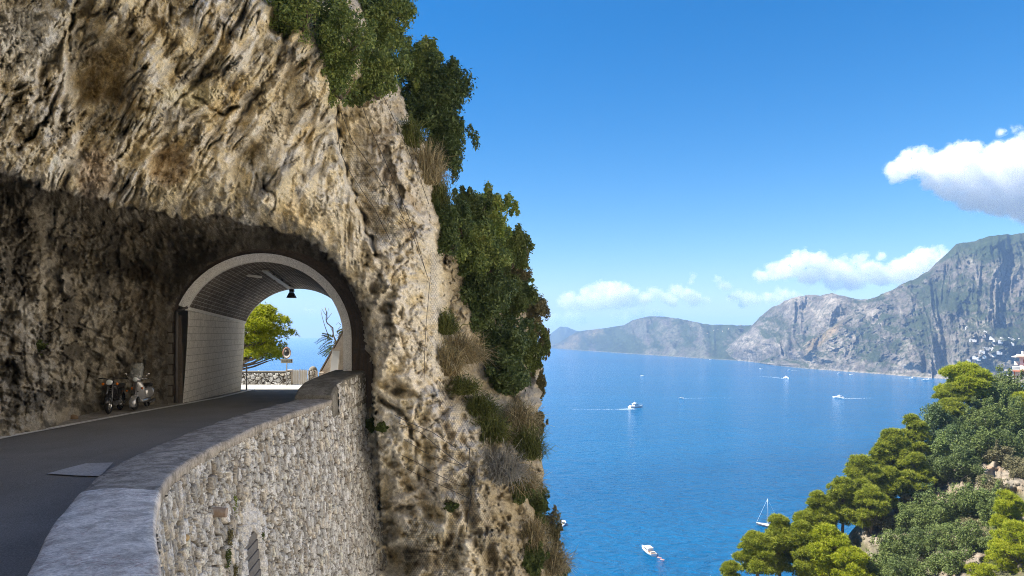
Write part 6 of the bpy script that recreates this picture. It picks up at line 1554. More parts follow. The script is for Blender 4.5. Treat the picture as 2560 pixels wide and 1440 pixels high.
def black_moped(loc, rz):
    t = empty('moped', loc, rz, 'black moped with large spoked wheels and orange indicators parked beside the silver scooter', 'moped')
    wheel(t, 'front_wheel', (0, -0.66, 0.30), 0.30, 0.042, 20, M_CHROME)
    wheel(t, 'rear_wheel', (0, 0.58, 0.30), 0.30, 0.046, 20, M_CHROME)
    shell(t, 'mudguard', (0, -0.66, 0.30), 0.075, 0.30, 0.31, 20, 175, M_BLACKP)
    shell(t, 'mudguard', (0, 0.58, 0.30), 0.08, 0.30, 0.31, 0, 130, M_BLACKP)
    for s in (-1, 1):
        MB().tube([(s * 0.075, -0.66, 0.30), (s * 0.075, -0.58, 0.62), (s * 0.06, -0.46, 0.98)], [0.022, 0.026, 0.022], 8).build('fork', M_ENGINE, t, smooth=True)
    # narrow leg shield with rounded front
    mb = MB(); rings = []
    for i in range(9):
        f = i / 8; z = 0.40 + 0.50 * f; hw = 0.19 + 0.03 * math.sin(math.pi * f) - 0.05 * f; y = -0.34 - 0.10 * f
        rings.append([(x * hw, y + 0.12 * x * x, z) for x in np.linspace(-1, 1, 11)] + [(x * hw * .97, y + 0.12 * x * x + 0.03, z) for x in np.linspace(1, -1, 11)])
    mb.loft(rings); ls = mb.build('leg_shield', M_BLACKP, t, smooth=True)
    mb = MB(); mb.box((-0.02, -0.455, 0.80), (0.10, 0.012, 0.018), (0, 0.2, 0)); mb.build('trim', M_CHROME, ls); mb = MB(); mb.box((-0.02, -0.445, 0.73), (0.08, 0.012, 0.014), (0, 0.2, 0)); mb.build('trim', M_CHROME, ls)
    hd_ = MB().ball((0, -0.50, 1.0), (0.11, 0.12, 0.10), 16, 8).build('headlamp_shell', M_BLACKP, t, smooth=True)
    mb = MB(); mb.lathe([(0, -0.135), (0.05, -0.13), (0.085, -0.11), (0.09, -0.085)], (0, -0.50, 1.0), 'y', 18); mb.build('headlamp', M_LENS, hd_, smooth=True)
    mb = MB(); mb.torus((0, -0.60, 1.0), 0.09, 0.013, 'y', 20, 6); mb.build('lamp_rim', M_CHROME, hd_, smooth=True)
    mb = MB(); mb.tube([(-0.36, -0.34, 1.10), (-0.2, -0.42, 1.12), (0, -0.44, 1.05), (0.2, -0.42, 1.12), (0.36, -0.34, 1.10)], 0.013, 8); hb = mb.build('handlebar', M_BLACKV, t, smooth=True)
    for s in (-1, 1):
        MB().tube([(s * 0.26, -0.39, 1.115), (s * 0.38, -0.33, 1.10)], 0.022, 8).build('grip', M_BLACKV, hb, smooth=True)
        MB().ball((s * 0.20, -0.53, 0.94), (0.045, 0.035, 0.045), 10, 6).build('indicator', M_ORANGE, t, smooth=True)
        MB().ball((s * 0.17, 0.66, 0.62), (0.035, 0.045, 0.035), 10, 6).build('indicator', M_ORANGE, t, smooth=True)
    mb = MB(); rings = []
    for y, hw, zt in ((0.0, 0.10, 0.82), (0.10, 0.14, 0.86), (0.40, 0.14, 0.86), (0.75, 0.12, 0.88), (0.84, 0.08, 0.84)):
        rings.append([(hw * math.cos(2 * math.pi * k / 12), y, zt - 0.05 + 0.055 * math.sin(2 * math.pi * k / 12)) for k in range(12)])
    mb.loft(rings); mb.build('seat', M_BLACKV, t, smooth=True)
    mb = MB(); rings = []
    for y, hw, z0, z1 in ((-0.32, 0.07, 0.36, 0.55), (-0.05, 0.10, 0.36, 0.52), (0.05, 0.12, 0.38, 0.78), (0.35, 0.13, 0.46, 0.80), (0.70, 0.09, 0.58, 0.80), (0.85, 0.05, 0.68, 0.78)):
        rings.append([(hw * math.cos(2 * math.pi * k / 12), y, (z0 + z1) / 2 + (z1 - z0) / 2 * math.sin(2 * math.pi * k / 12)) for k in range(12)])
    mb.loft(rings); mb.build('body', M_BLACKP, t, smooth=True)
    mb = MB(); mb.box((0, 0.02, 0.33), (0.20, 0.36, 0.20)); mb.ball((0.11, 0.08, 0.33), (0.04, 0.11, 0.11), 14, 6); mb.build('engine', M_ENGINE, t, bevel=0.02)
    MB().tube([(0.14, 0.0, 0.24), (0.15, 0.3, 0.25), (0.15, 0.82, 0.34)], [0.02, 0.045, 0.04], 10).build('exhaust', M_CHROME, t, smooth=True)
    MB().ball((0, 0.86, 0.72), (0.05, 0.03, 0.04), 10, 6).build('tail_lamp', M_RED, t, smooth=True)
    mb = MB(); mb.tube([(0, 0.95, 0.70), (-0.0, 0.80, 0.86), (0, 0.70, 0.88)], 0.01, 6); mb.tube([(-0.12, 0.95, 0.90), (0.12, 0.95, 0.90)], 0.01, 6); mb.tube([(-0.12, 0.95, 0.90), (-0.12, 0.70, 0.88)], 0.01, 6); mb.tube([(0.12, 0.95, 0.90), (0.12, 0.70, 0.88)], 0.01, 6); mb.build('luggage_rack', M_CHROME, t)
    mb = MB(); mb.tube([(-0.08, 0.05, 0.26), (-0.20, 0.10, 0.0)], 0.012, 6); mb.build('side_stand', M_ENGINE, t, smooth=True)
    return t
def shoulder_pt(u, v):
    p = at_z(u, v, float(zr(22)) + 0.05); p = at_z(u, v, float(zr(p.y)) + 0.05); return p
wsil = shoulder_pt(337, 1026); wbl = shoulder_pt(272, 1035)
def parked(fn, front, wy, deg):
    a = R(deg); fn(Vector((front.x - wy * math.sin(a), front.y + wy * math.cos(a), front.z)), a)
parked(silver_scooter, wsil, 0.62, 11)
parked(black_moped, wbl, 0.66, 15)

# ------------------------------------------------------------------ boats
M_HULL = simple('white_hull', (0.80, 0.79, 0.77), (0.74, 0.73, 0.71), 2, 0.3)
M_DECK = simple('cream_deck', (0.72, 0.68, 0.60), (0.64, 0.60, 0.52), 3, 0.6)
M_GLASSD = simple('dark_glass', (0.03, 0.045, 0.05), (0.04, 0.06, 0.065), 3, 0.1, 0.6)
M_NAVY = simple('navy_paint', (0.02, 0.03, 0.06), None, 3, 0.3)
M_TEAK = simple('teak', (0.30, 0.17, 0.08), (0.24, 0.13, 0.06), 9, 0.6)
M_FOAM = simple('sea_foam', (0.80, 0.84, 0.86), (0.55, 0.68, 0.75), 0.4, 0.9)
def hull_rings(L, B, H, n=9, sheer=0.25, stern=0.8):
    rings = []
    for i in range(n):
        f = i / (n - 1); y = L * (f - 0.5); w = B * 0.5 * (stern + (1 - stern) * math.sin(min(f * 2.2, 1) * math.pi / 2)) * (max(0.0, 1 - max(0, (f - 0.42) / 0.58) ** 2.2)) + 0.02
        top = H * (1 + sheer * f ** 2); ky = 0.35 * H * max(0, f - 0.5)
        rings.append([(-w, y + ky * 1.6, top), (-w * 0.92, y + ky, top * 0.45), (-w * 0.5, y, -0.25), (w * 0.5, y, -0.25), (w * 0.92, y + ky, top * 0.45), (w, y + ky * 1.6, top)])
    return rings
def house_loft(profile):
    return MB().loft([[(-hw, y, z0), (-hw * 0.85, y, z1), (hw * 0.85, y, z1), (hw, y, z0)] for y, hw, z0, z1 in profile])
def motor_yacht(loc, rz, L, label, fly=False, name='motor_yacht', cat='boat', tint=None):
    t = empty(name, loc, rz, label, cat, 'boats on the bay'); B = L * 0.31; H = L * 0.10
    MB().loft(hull_rings(L, B, H)).build('hull', M_HULL, t)
    MB().loft([[(-w * 1.01, y, z - 0.05), (-w * 1.01, y, z + 0.05), (w * 1.01, y, z + 0.05), (w * 1.01, y, z - 0.05)] for y, w, z in ((-L * .49, B * .4, H * .55), (0, B * .49, H * .6), (L * .25, B * .40, H * .7))]).build('rub_rail', M_NAVY, t)
    mb = MB(); mb.loft([[(-B * .36, y, H * 1.02), (B * .36, y, H * 1.02), (B * .36, y, H * 1.05), (-B * .36, y, H * 1.05)] for y in (-L * .48, -L * .18)]); mb.build('cockpit', M_TEAK, t)
    c_ = house_loft([(-L * .20, B * .38, H, H * 2.1), (0, B * .37, H, H * 2.2), (L * .12, B * .33, H, H * 1.9), (L * .30, B * .20, H * 1.1, H * 1.25)]).build('cabin', M_HULL, t)
    house_loft([(-L * .18, B * .385, H * 1.45, H * 1.9), (0, B * .375, H * 1.45, H * 1.95), (L * .10, B * .345, H * 1.5, H * 1.8)]).build('window', M_GLASSD, c_)
    MB().loft([[(-B * .3, y, z), (B * .3, y, z), (B * .3, y, z + 0.06), (-B * .3, y, z + 0.06)] for y, z in ((-L * .27, H * 2.35), (L * .05, H * 2.4))]).build('roof', M_HULL, c_)
    mb = MB()
    for s in (-1, 1):
        mb.tube([(s * B * .47, L * 0.0, H * 1.1), (s * B * .47, L * 0.0, H * 1.7), (s * B * .40, L * .28, H * 1.9), (0, L * .47, H * 2.0)], 0.03, 5)
        mb.tube([(s * B * .28, -L * .26, H), (s * B * .28, -L * .26, H * 2.4)], 0.04, 5)
    mb.build('rail', M_CHROME, t)
    MB().box((0, -L * .40, H * 1.25), (B * .55, L * .06, H * .5)).build('bench', M_DECK, t, bevel=0.03)
    if fly:
        house_loft([(-L * .12, B * .28, H * 2.4, H * 2.9), (L * .02, B * .24, H * 2.4, H * 2.8)]).build('flybridge', M_HULL, t)
        MB().tube([(0, -L * .1, H * 2.8), (0, -L * .14, H * 4.2)], 0.05, 6).build('mast', M_HULL, t)
    return t
def small_boat(loc, rz, L, label, canopy=False, group='boats on the bay'):
    t = empty('motorboat', loc, rz, label, 'boat', group); B = L * 0.36; H = L * 0.13
    MB().loft(hull_rings(L, B, H)).build('hull', M_HULL, t)
    house_loft([(-L * .05, B * .30, H, H * 1.9), (L * .08, B * .28, H, H * 1.8), (L * .22, B * .15, H * 1.05, H * 1.2)]).build('cabin', M_HULL, t)
    house_loft([(-L * .04, B * .31, H * 1.4, H * 1.75), (L * .06, B * .295, H * 1.4, H * 1.7)]).build('window', M_GLASSD, t)
    MB().box((0, -L * .45, H * 0.9), (B * .25, L * .06, H)).build('engine', M_NAVY, t, bevel=0.02)
    MB().box((0, -L * .26, H * 1.02), (B * .6, L * .3, 0.06)).build('seat', M_DECK, t)
    if canopy: MB().loft([[(-B * .35, y, H * 2.6), (B * .35, y, H * 2.6), (B * .35, y, H * 2.7), (-B * .35, y, H * 2.7)] for y in (-L * .3, L * .1)]).build('awning', M_HULL, t)
    return t
def heading(u0, v0, u1, v1):
    a, b = on_sea(u0, v0), on_sea(u1, v1); d = b - a; return math.atan2(-d.x, d.y), d.length
rz_, L_ = heading(1636, 1387, 1605, 1365)
motor_yacht(on_sea(1620, 1381), rz_, 12.5, 'white motor yacht moored in the blue water with its stern to the pink floats')
rz_, _ = heading(1555, 1022, 1605, 1018)
motor_yacht(on_sea(1590, 1019), rz_, 24.0, 'large white yacht with flybridge running ahead of a long wake toward the bay', True)
motor_yacht(on_sea(1966, 946), heading(1900, 938, 1966, 946)[0], 19.0, 'white cruiser trailing a short bright wake under the grey craggy mountain', True)
motor_yacht(on_sea(2096, 995), heading(2130, 996, 2085, 993)[0], 17.0, 'white cabin boat with dark windows heading away from the pine slope', True)
small_boat(on_sea(1703, 996), heading(1800, 994, 1703, 996)[0], 8.0, 'tiny speedboat at the head of the long straight thin wake')
small_boat(on_sea(1409, 1312), heading(1402, 1318, 1416, 1306)[0], 6.5, 'small white boat lying close to the bushes of the cliff edge', True)
small_boat(on_sea(1606, 940), 0.9, 9.0, 'tiny lone white boat far out on the pale water')
small_boat(on_sea(1903, 922), 1.2, 9.0, 'tiny white boat just off the rocky point of the grey mountain')
small_boat(on_sea(2098, 934), 1.4, 10.0, 'tiny white boat close under the cliffs at the middle of the big mountain')
small_boat(on_sea(2128, 937), 1.0, 8.0, 'tiniest white boat under the cliffs of the big mountain')
small_boat(on_sea(2282, 947), 1.5, 14.0, 'white boat moored off the cove beach, outermost of the moored cluster', True)
small_boat(on_sea(2308, 943), 1.5, 9.0, 'small white boat moored closest to the cove beach')
small_boat(on_sea(2311, 951), 1.5, 11.0, 'white boat moored in the middle of the cove cluster', True)
small_boat(on_sea(2323, 950), 1.4, 13.0, 'biggest white boat of the cluster moored beside the wide umbrella pine', True)
small_boat(on_sea(1776, 899), 1.2, 9.0, 'tiny white speck of a boat below the headland cliffs')
small_boat(on_sea(1973, 926), 1.5, 9.0, 'tiny speeding boat close inshore between the cruiser and the rocky point')
# sailing yacht
ps = on_sea(1923, 1318); rzs, _ = heading(1950, 1323, 1901, 1314)
sb = empty('sailboat', ps, rzs, 'sailboat with bare mast moored behind the pines', 'sailboat', 'boats on the bay')
L = 13.0; MB().loft(hull_rings(L, 3.7, 1.0, 11, 0.2, 0.72)).build('hull', simple('dark_topsides', (0.10, 0.11, 0.13), (0.07, 0.08, 0.10), 2, 0.3), sb)
rg = hull_rings(L, 3.55, 1.0, 11, 0.2, 0.72); MB().loft([[p for p in ((r_[0][0], r_[0][1], r_[0][2] - 0.05), (r_[0][0], r_[0][1], r_[0][2] + 0.12), (r_[5][0], r_[5][1], r_[5][2] + 0.12), (r_[5][0], r_[5][1], r_[5][2] - 0.05))] for r_ in rg]).build('deck', M_HULL, sb)
house_loft([(-L * .22, 1.0, 1.1, 1.55), (0, 1.0, 1.1, 1.65), (L * .18, 0.55, 1.15, 1.35)]).build('cabin', M_HULL, sb)
MB().box((0, -L * .36, 1.2), (1.5, 2.2, 0.1)).build('cockpit', M_TEAK, sb)
M_SPAR = simple('silver_spar', (0.62, 0.63, 0.64), (0.55, 0.56, 0.57), 2, 0.3, 0.5, 0.3)
ms = MB().tube([(0, L * .08, 1.4), (0, L * .07, 14.6)], [0.13, 0.09], 8).build('mast', M_SPAR, sb, smooth=True)
MB().tube([(-0.9, L * .08, 6.0), (0.9, L * .08, 6.0)], 0.04, 5).tube([(-0.7, L * .08, 10.0), (0.7, L * .08, 10.0)], 0.04, 5).build('spreader', M_SPAR, ms)
mb = MB(); mb.tube([(0, L * .07, 14.4), (0, L * .50, 1.5)], 0.05, 5); mb.build('forestay', M_HULL, ms)
mb = MB(); mb.tube([(0, L * .07, 14.4), (0, -L * .49, 1.4)], 0.02, 4)
for s in (-1, 1): mb.tube([(0, L * .07, 14.2), (s * 1.7, L * .05, 1.2)], 0.02, 4)
mb.build('shroud', M_SPAR, ms)
MB().tube([(0, L * .07, 2.6), (0, -L * .33, 2.5)], 0.09, 6).build('boom', M_SPAR, sb)
MB().tube([(0, L * .05, 2.85), (0, -L * .31, 2.75)], [0.2, 0.14], 8).build('furled_sail', M_NAVY, sb, smooth=True)
# pink floats with bathers behind the moored yacht
def bather(loc, rz, label):
    me = bpy.data.meshes.new('person'); 
    vs = [(0, 0, .12), (0, .28, .16), (0, .50, .20), (0, .62, .24), (-.2, .46, .18), (-.32, .22, .14), (-.36, .0, .12), (.2, .46, .18), (.34, .24, .14), (.38, .02, .12), (-.11, -.08, .12), (-.14, -.48, .14), (-.13, -.88, .10), (.11, -.08, .12), (.15, -.48, .16), (.14, -.88, .10), (0, .74, .26)]
    es = [(0, 1), (1, 2), (2, 3), (3, 16), (2, 4), (4, 5), (5, 6), (2, 7), (7, 8), (8, 9), (0, 10), (10, 11), (11, 12), (0, 13), (13, 14), (14, 15)]
    me.from_pydata(vs, es, []); o = link('person', me, simple('tanned_skin', (0.50, 0.28, 0.18), (0.44, 0.24, 0.15), 5, 0.6), None, loc); o.rotation_euler = (0, 0, rz)
    sm = o.modifiers.new('Skin', 'SKIN'); rr = [.14, .15, .14, .06, .06, .045, .035, .06, .045, .035, .09, .065, .045, .09, .065, .045, .10]
    for i, r_ in enumerate(rr): me.skin_vertices[0].data[i].radius = (r_, r_ * 0.85)
    me.skin_vertices[0].data[0].use_root = True
    s2 = o.modifiers.new('Sub', 'SUBSURF'); s2.levels = s2.render_levels = 1
    return tag(o, label, 'person', 'bathers on pink floats')
for (u, v, lab, lb2) in ((1648.5, 1394.5, 'pink air mattress floating nearer to the moored yacht', 'bather lying on the pink mattress nearer to the moored yacht'), (1656, 1399.5, 'pink air mattress floating farther from the moored yacht', 'bather lying on the pink mattress farther from the moored yacht')):
    p = on_sea(u, v); t_ = empty('air_mattress', p, 0.9, lab, 'float', 'bathers on pink floats')
    mb = MB()
    for k in range(5): mb.tube([(-0.34 + 0.17 * k, -0.95, 0.04), (-0.34 + 0.17 * k, 0.6, 0.04)], 0.1, 8)
    mb.build('ribs', simple('pink_vinyl', (0.85, 0.42, 0.38), (0.80, 0.36, 0.33), 3, 0.35), t_, smooth=True)
    MB().box((0, 0.8, 0.1), (0.8, 0.3, 0.2)).build('pillow', simple('pink_vinyl', (0.85, 0.42, 0.38)), t_, bevel=0.07)
    bather(p + Vector((0, 0, 0.12)), 0.9, lb2)
# wakes: foam lying on the water
def wake(pts, w0, w1, label, seed, broken=0.4):
    rng = np.random.RandomState(seed); p = [np.array(on_sea(u, v)) for u, v in pts]; Vs, Fs = [], []
    seg = [np.linalg.norm(b - a) for a, b in zip(p[:-1], p[1:])]; tot = sum(seg); n = 260
    cum = np.concatenate([[0], np.cumsum(seg)]); arr = np.array(p)
    for i in range(n):
        f = (i + rng.rand()) / n
        if rng.rand() < broken * f: continue
        q = np.array([np.interp(f * tot, cum, arr[:, k]) for k in range(3)]); d = (arr[-1] - arr[0]) / np.linalg.norm(arr[-1] - arr[0]); s = np.array([-d[1], d[0], 0])
        w = (w0 + (w1 - w0) * f); o = q + s * rng.normal() * w * 0.35; l = tot / n * rng.uniform(0.8, 2.2); ww = w * rng.uniform(0.08, 0.28) * (1 - 0.6 * f)
        b = len(Vs); Vs += [o - d * l - s * ww * .2, o - s * ww, o + d * l + s * ww * .1, o + s * ww]; Vs = [np.array([x[0], x[1], SEA + 0.12 + 0.0006 * len(Vs)]) if k >= b else x for k, x in enumerate(Vs)]
        Fs.append([b, b + 1, b + 2, b + 3])
    o = link('foam', np_mesh('foam', np.array(Vs), np.array(Fs)), M_FOAM); tag(o, label, None, None, 'stuff')
wake([(1586, 1021), (1555, 1023.5), (1500, 1024), (1430, 1024.5)], 3.0, 5.0, 'long foaming wake behind the large white yacht', 1, 0.55)
wake([(1584, 1022), (1562, 1024.5), (1545, 1025)], 9.0, 12.0, 'bright foam close behind the large white yacht', 2, 0.2)
wake([(1706, 996.3), (1760, 995.5), (1830, 995.8)], 3.2, 3.0, 'long straight thin wake of the tiny speedboat', 3, 0.75)
wake([(1962, 946.6), (1945, 944.8), (1900, 941)], 9.0, 14.0, 'short bright wake behind the white cruiser', 4, 0.6)
wake([(2104, 996.5), (2125, 997), (2180, 996)], 7.0, 7.0, 'faint wake behind the white cabin boat', 5, 0.6)
wake([(1978, 926.3), (1998, 926.6)], 6.0, 4.0, 'little wake of the tiny inshore boat', 6, 0.4)
wake([(2262, 946), (2298, 948)], 6, 5, 'foam by the moored cluster', 7, 0.4)

# ------------------------------------------------------------------ village houses on the mountain, houses on the headland
M_HOUSE = simple('white_house', (0.60, 0.57, 0.52), (0.50, 0.47, 0.42), 0.2, 0.8)
M_HOUSEP = simple('pale_house', (0.46, 0.37, 0.30), (0.40, 0.33, 0.27), 0.2, 0.8)
def village_house(p, w, h, label, group, mat, rz, arches):
    t = empty('house', p, rz, label, 'house', group); dpt = w * 0.8
    mb = MB(); mb.box((0, 0, h / 2 - 2), (w, dpt, h + 4)); mb.box((w * 0.62, -dpt * 0.1, h * 0.3 - 2), (w * 0.5, dpt * 0.8, h * 0.6 + 4))
    mb.build('walls', mat, t)
    mb = MB(); mb.box((0, 0, h + 0.15), (w * 1.05, dpt * 1.05, 0.35)); mb.ball((-w * .15, 0, h + .2), (w * .26, dpt * .3, 1.1), 10, 5, 0.0); mb.build('roof', mat, t)
    for k in range(arches):
        MB().box((-w * .32 + w * .32 * k, -dpt / 2 - 0.06, h * .45), (w * .14, 0.1, h * .36)).build('window', M_GLASSD, t)
    return t
hz = [(2462,829,7,'topmost white house of the mountain village, alone among scrub'),(2459,838,6,'small pinkish house just beneath the topmost white one'),(2430,850,14,'long white house at the upper end of the village beside the pale crag'),(2457,850,8,'pinkish house next to the long upper white one'),
 (2445,860,12,'wide white house below the long upper one'),(2478,843,9,'white house at the start of the upper village row'),(2486,848,8,'white terrace house in the upper row, second from its start'),(2503,846,8,'white house in the middle of the upper row'),(2500,853,9,'white house just under the middle of the upper row'),(2524,845,12,'long white building on the upper right road of the village'),
 (2535,850,11,'long white building at the bend of the village road'),(2548,847,9,'last white house along the village road'),(2483,857,8,'pale house between the rows of the village'),(2487,864,7,'small white house in the middle of the village'),(2463,870,12,'white house pair in the village middle, lower tier'),(2472,870,7,'white cube house beside the pair in the lower tier'),
 (2483,871,9,'white house on the lower tier, toward the gully'),(2453,878,11,'broad white house above the lowest terraces'),(2497,880,10,'bright white house alone above the gully'),(2472,885,10,'square white house on the lowest tier'),(2484,887,7,'low white house beside the square one'),(2438,892,13,'largest white house at the lower end of the village'),(2446,895,8,'white annex below the largest lower house'),
 (2460,890,7,'small white house between the largest and the square ones'),(2421,900,7,'lone white house at the very foot of the village'),(2408,910,6,'lowest little white house near the cove beach'),(2515,868,7,'white house at the upper edge of the gully'),(2530,858,7,'small white house under the village road'),(2395,838,6,'tan house on the crest of the pale crag'),(2418,818,8,'red roofed house by itself above the village')]
for i, (u, v, wpx, lab) in enumerate(hz):
    q = on_front(F3, u, v); s = q.y / F; w = wpx * s * 0.78; village_house(q - Vector((0, 0, 1.6 * s)), w, 2.7 * s, lab, 'white houses of the mountain village', M_HOUSEP if 'pink' in lab or 'tan' in lab else M_HOUSE, -0.65 + (i % 5 - 2) * 0.15, 2 if wpx < 9 else 3)
for i, (u, v, wpx, lab) in enumerate([(1727,817,7,'pale house near the flat top of the hazy headland'),(1786,826,6,'small pale house at the near end of the headland village'),(1795,824,5,'smallest pale house of the headland village'),(1808,828,6,'pale house at the middle of the headland village'),(1822,821,7,'pale house highest on the near headland shoulder'),(1852,812,7,'pale house on the skyline end of the headland'),(1770,834,9,'long pale building below the headland village')]):
    q = on_front(F1, u, v); s = q.y / F; village_house(q - Vector((0, 0, 1.5 * s)), wpx * s * 0.6, 2.2 * s, lab, 'pale houses on the headland', M_HOUSEP, 0.1 * i, 2)

# ------------------------------------------------------------------ the villa at the top of the pine slope
vd = 146.0; vs_ = vd / F
vp = Pv(2556, 962, vd); vaz = math.atan2(2556 - 1280, F); vl = empty('villa', vp, -vaz, 'white villa with red trimmed balcony and roof terrace above the pines', 'house')
Q = lambda u, v, dy=0.0: Vector(((u - 2556) * vs_ * math.cos(vaz), dy, (962 - v) * vs_))
def vbox(u0, u1, v0, v1, y0, y1): 
    a, b = Q(u0, v1), Q(u1, v0); return ((a.x + b.x) / 2, (y0 + y1) / 2, (a.z + b.z) / 2), (b.x - a.x, y1 - y0, b.z - a.z)
M_VILLA = simple('villa_white', (0.76, 0.72, 0.66), (0.70, 0.65, 0.58), 0.6, 0.8); M_TERRA = simple('villa_red', (0.55, 0.20, 0.12), (0.46, 0.16, 0.10), 1.0, 0.7)
w1 = MB().box(*vbox(2537, 2640, 929, 957, 0, 9)).build('lower_wall', M_VILLA, vl)
w2 = MB().box(*vbox(2549, 2640, 894, 928, 1.2, 9)).build('upper_wall', M_VILLA, vl)
rf = MB().box(*vbox(2540, 2645, 888, 893.6, -0.2, 10)).build('roof', simple('roof_pale', (0.60, 0.48, 0.38), (0.52, 0.42, 0.34), 0.8, 0.8), vl, bevel=0.08)
MB().box(*vbox(2553, 2558.5, 879, 888, 3, 3.8)).build('chimney', M_VILLA, rf)
mb = MB(); mb.prism([Q(2528, 893, 0.3), Q(2541, 890, 0.3), Q(2549, 892, 0.3), Q(2549, 894.5, 0.3), Q(2540, 894, 0.3)], (0, 0, 0), (0, 5, 0)); mb.build('eave', M_VILLA, rf)
MB().box(*vbox(2532, 2640, 925.5, 928.6, -1.6, 1.2)).build('balcony_slab', M_TERRA, vl)
mb = MB(); mb.box(*vbox(2530, 2640, 914.5, 916, -1.6, -1.45))
for k in range(26): mb.box(*vbox(2531 + 2.6 * k, 2532.3 + 2.6 * k, 916, 925.4, -1.6, -1.45))
mb.build('balustrade', M_VILLA, vl)
MB().box(*vbox(2535, 2546, 905, 914, 1.5, 4)).build('roof_awning', M_VILLA, vl)
for (a, b, c_, d_) in ((2558.5, 2562, 899, 908),): MB().box(*vbox(a, b, c_, d_, 1.1, 1.25)).build('window', simple('red_shutter', (0.30, 0.05, 0.05), None, 2), vl)
for (a, b, c_, d_) in ((2542, 2546, 940, 945), (2543, 2548, 949, 952), (2552, 2556, 940, 945)): MB().box(*vbox(a, b, c_, d_, -0.12, 0.02)).build('window', M_GLASSD, vl)
MB().box(*vbox(2535, 2537.2, 929, 957, -0.1, 0.1)).build('pilaster', M_TERRA, vl)
MB().box(*vbox(2510, 2534, 926.3, 928.0, -1.2, 3)).build('canopy', simple('canopy_grey', (0.40, 0.37, 0.34), None, 2), vl)
for u in (2517.5, 2531): MB().box(*vbox(u, u + 3.6, 928, 948, -0.8, -0.5)).build('column', M_VILLA, vl)
MB().box(*vbox(2530, 2640, 957, 961, -1.5, 9)).build('terrace', M_VILLA, vl)

# ------------------------------------------------------------------ rockfall net and steel cables on the cliff
M_CABLE = simple('steel_cable', (0.05, 0.05, 0.05), (0.09, 0.085, 0.08), 8, 0.5, 0.5, 0.6)
def cable(pts, label, r_=0.012):
    q = []
    for (a, b), (c_, d_) in zip(pts[:-1], pts[1:]):
        n = max(3, int(math.hypot(c_ - a, d_ - b) / 16))
        for k in range(n): f = k / n; q.append((a + (c_ - a) * f, b + (d_ - b) * f))
    q.append(pts[-1]); D_ = np.array([on_cliff(u, v, 0, 8)[1] for u, v in q])
    for _ in range(3): D_ = np.minimum(D_, np.convolve(np.pad(D_, 2, mode='edge'), np.ones(5) / 5, 'valid'))
    mb = MB().tube([P(u, v, d - 0.06) for (u, v), d in zip(q, D_)], r_, 5)
    return tag(mb.build('steel_cable', M_CABLE), label, 'cable', 'rockfall cables on the cliff')
for pts, lab in [([(846, 262), (880, 350), (930, 420), (985, 500), (1036, 600), (1072, 700)], 'steel cable slanting across the whole netted pillar'),
    ([(900, 250), (930, 330), (975, 430), (1030, 560), (1068, 690)], 'second steel cable slanting down the netted pillar to its outer edge'),
    ([(958, 240), (1000, 330), (1040, 420), (1072, 510)], 'steel cable near the outer edge of the netted pillar top'),
    ([(840, 290), (850, 380), (880, 440), (935, 520), (975, 600)], 'loose cable hanging along the dark fissure beside the pillar'),
    ([(985, 1037), (1020, 1055), (1080, 1080), (1140, 1120)], 'upper cable pinned to the pale rock past the wall'),
    ([(997, 1058), (1050, 1080), (1110, 1130), (1165, 1170)], 'cable crossing below the knobbly boulder'),
    ([(1010, 1098), (1060, 1130), (1120, 1155), (1175, 1168)], 'cable sagging toward the dark knot of the net'),
    ([(1002, 1137), (1040, 1155), (1080, 1180), (1150, 1215)], 'lower cable running across the netted rock'),
    ([(1010, 1168), (1050, 1190), (1085, 1205), (1180, 1250)], 'lowest slanting cable over the netted rock'),
    ([(1174, 1120), (1172, 1170), (1178, 1240), (1165, 1330)], 'thick vertical cable in the dark cleft of the lower cliff'),
    ([(1060, 955), (1062, 870), (1066, 800), (1076, 690)], 'vertical cable down the outer edge of the pillar')]:
    cable(pts, lab, 0.016 if 'thick' in lab else 0.011)
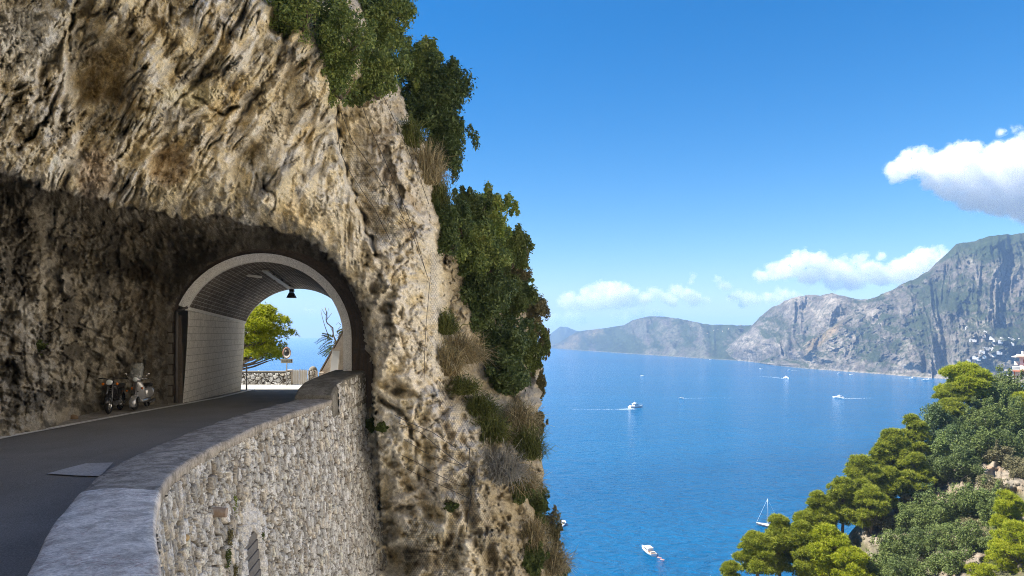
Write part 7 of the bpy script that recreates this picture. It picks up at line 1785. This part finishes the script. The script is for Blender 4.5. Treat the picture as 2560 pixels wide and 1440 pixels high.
def net(poly, label, step=8.5, seed=0):
    """hexagonal wire mesh hanging just off the rock inside an outline"""
    poly = np.array(poly, float); u0, v0 = poly.min(0); u1, v1 = poly.max(0)
    def inside(u, v):
        c_ = False; j = len(poly) - 1
        for i in range(len(poly)):
            if (poly[i, 1] > v) != (poly[j, 1] > v) and u < (poly[j, 0] - poly[i, 0]) * (v - poly[i, 1]) / (poly[j, 1] - poly[i, 1]) + poly[i, 0]: c_ = not c_
            j = i
        return c_
    nu_, nv_ = int((u1 - u0) / step) + 1, int((v1 - v0) / step) + 1
    gu, gv = np.meshgrid(np.linspace(u0, u1, nu_), np.linspace(v0, v1, nv_), indexing='ij')
    D_ = np.vectorize(lambda a, b: on_cliff(a, b, 0, 5)[1])(gu, gv)
    from_ = D_.copy()
    for _ in range(2):
        p_ = np.pad(D_, 1, mode='edge'); D_ = np.minimum(D_, (p_[:-2, 1:-1] + p_[2:, 1:-1] + p_[1:-1, :-2] + p_[1:-1, 2:]) / 4)
    D_ -= 0.10
    def pt(a, b):
        i = int(np.clip((a - u0) / (u1 - u0) * (nu_ - 1), 0, nu_ - 1.001)); j = int(np.clip((b - v0) / (v1 - v0) * (nv_ - 1), 0, nv_ - 1.001))
        fa = np.clip((a - u0) / (u1 - u0) * (nu_ - 1) - i, 0, 1); fb = np.clip((b - v0) / (v1 - v0) * (nv_ - 1) - j, 0, 1)
        d = D_[i, j] * (1 - fa) * (1 - fb) + D_[i + 1, j] * fa * (1 - fb) + D_[i, j + 1] * (1 - fa) * fb + D_[i + 1, j + 1] * fa * fb
        return P(a, b, d)
    h = 3.1; Vs, Fs = [], []
    def seg(a, b, c_, d_):
        if not inside((a + c_) / 2, (b + d_) / 2): return
        p, q = pt(a, b), pt(c_, d_); t_ = q - p; s_ = np.cross(t_, (0.2, 1, 0.1)); s_ = s_ / (np.linalg.norm(s_) + 1e-9) * 0.003
        k = len(Vs); s2 = np.cross(t_, s_); s2 = s2 / (np.linalg.norm(s2) + 1e-9) * 0.003
        Vs.extend([p - s_, p + s_, q + s_, q - s_, p - s2, p + s2, q + s2, q - s2]); Fs.extend([[k, k + 1, k + 2, k + 3], [k + 4, k + 5, k + 6, k + 7]])
    r_ = 0; v = v0
    while v < v1:
        u = u0 + (h if r_ % 2 else 0)
        while u < u1:
            seg(u, v, u + h, v + h * 0.7); seg(u + h, v + h * 0.7, u + 2 * h, v); seg(u + h, v + h * 0.7, u + h, v + h * 1.7); u += 2 * h
        v += h * 1.7; r_ += 1
    o = link('rockfall_net', np_mesh('rockfall_net', np.array(Vs), np.array(Fs)), M_CABLE); return tag(o, label, 'net', 'rockfall nets on the cliff')
net([(860, 330), (900, 400), (945, 480), (990, 560), (1000, 620), (930, 600), (900, 520), (875, 430)], 'dark wire net over the hollow beside the pillar fissure')
net([(1095, 930), (1140, 960), (1165, 1020), (1190, 1110), (1180, 1170), (1120, 1150), (1098, 1060)], 'wire net draped between knobbly boulder and grass slope')
net([(1110, 1170), (1180, 1175), (1225, 1250), (1240, 1340), (1250, 1440), (1215, 1440), (1190, 1330), (1165, 1270), (1140, 1440), (1100, 1440), (1120, 1300)], 'wire net hanging in folds down the lower cliff')
net([(1010, 1300), (1080, 1290), (1120, 1400), (1120, 1445), (1010, 1445)], 'wire net over the dark caves beside the wall foot')
net([(1076, 620), (1092, 640), (1094, 800), (1084, 900), (1070, 900), (1076, 780)], 'wire net stretched along the outer edge of the pillar')
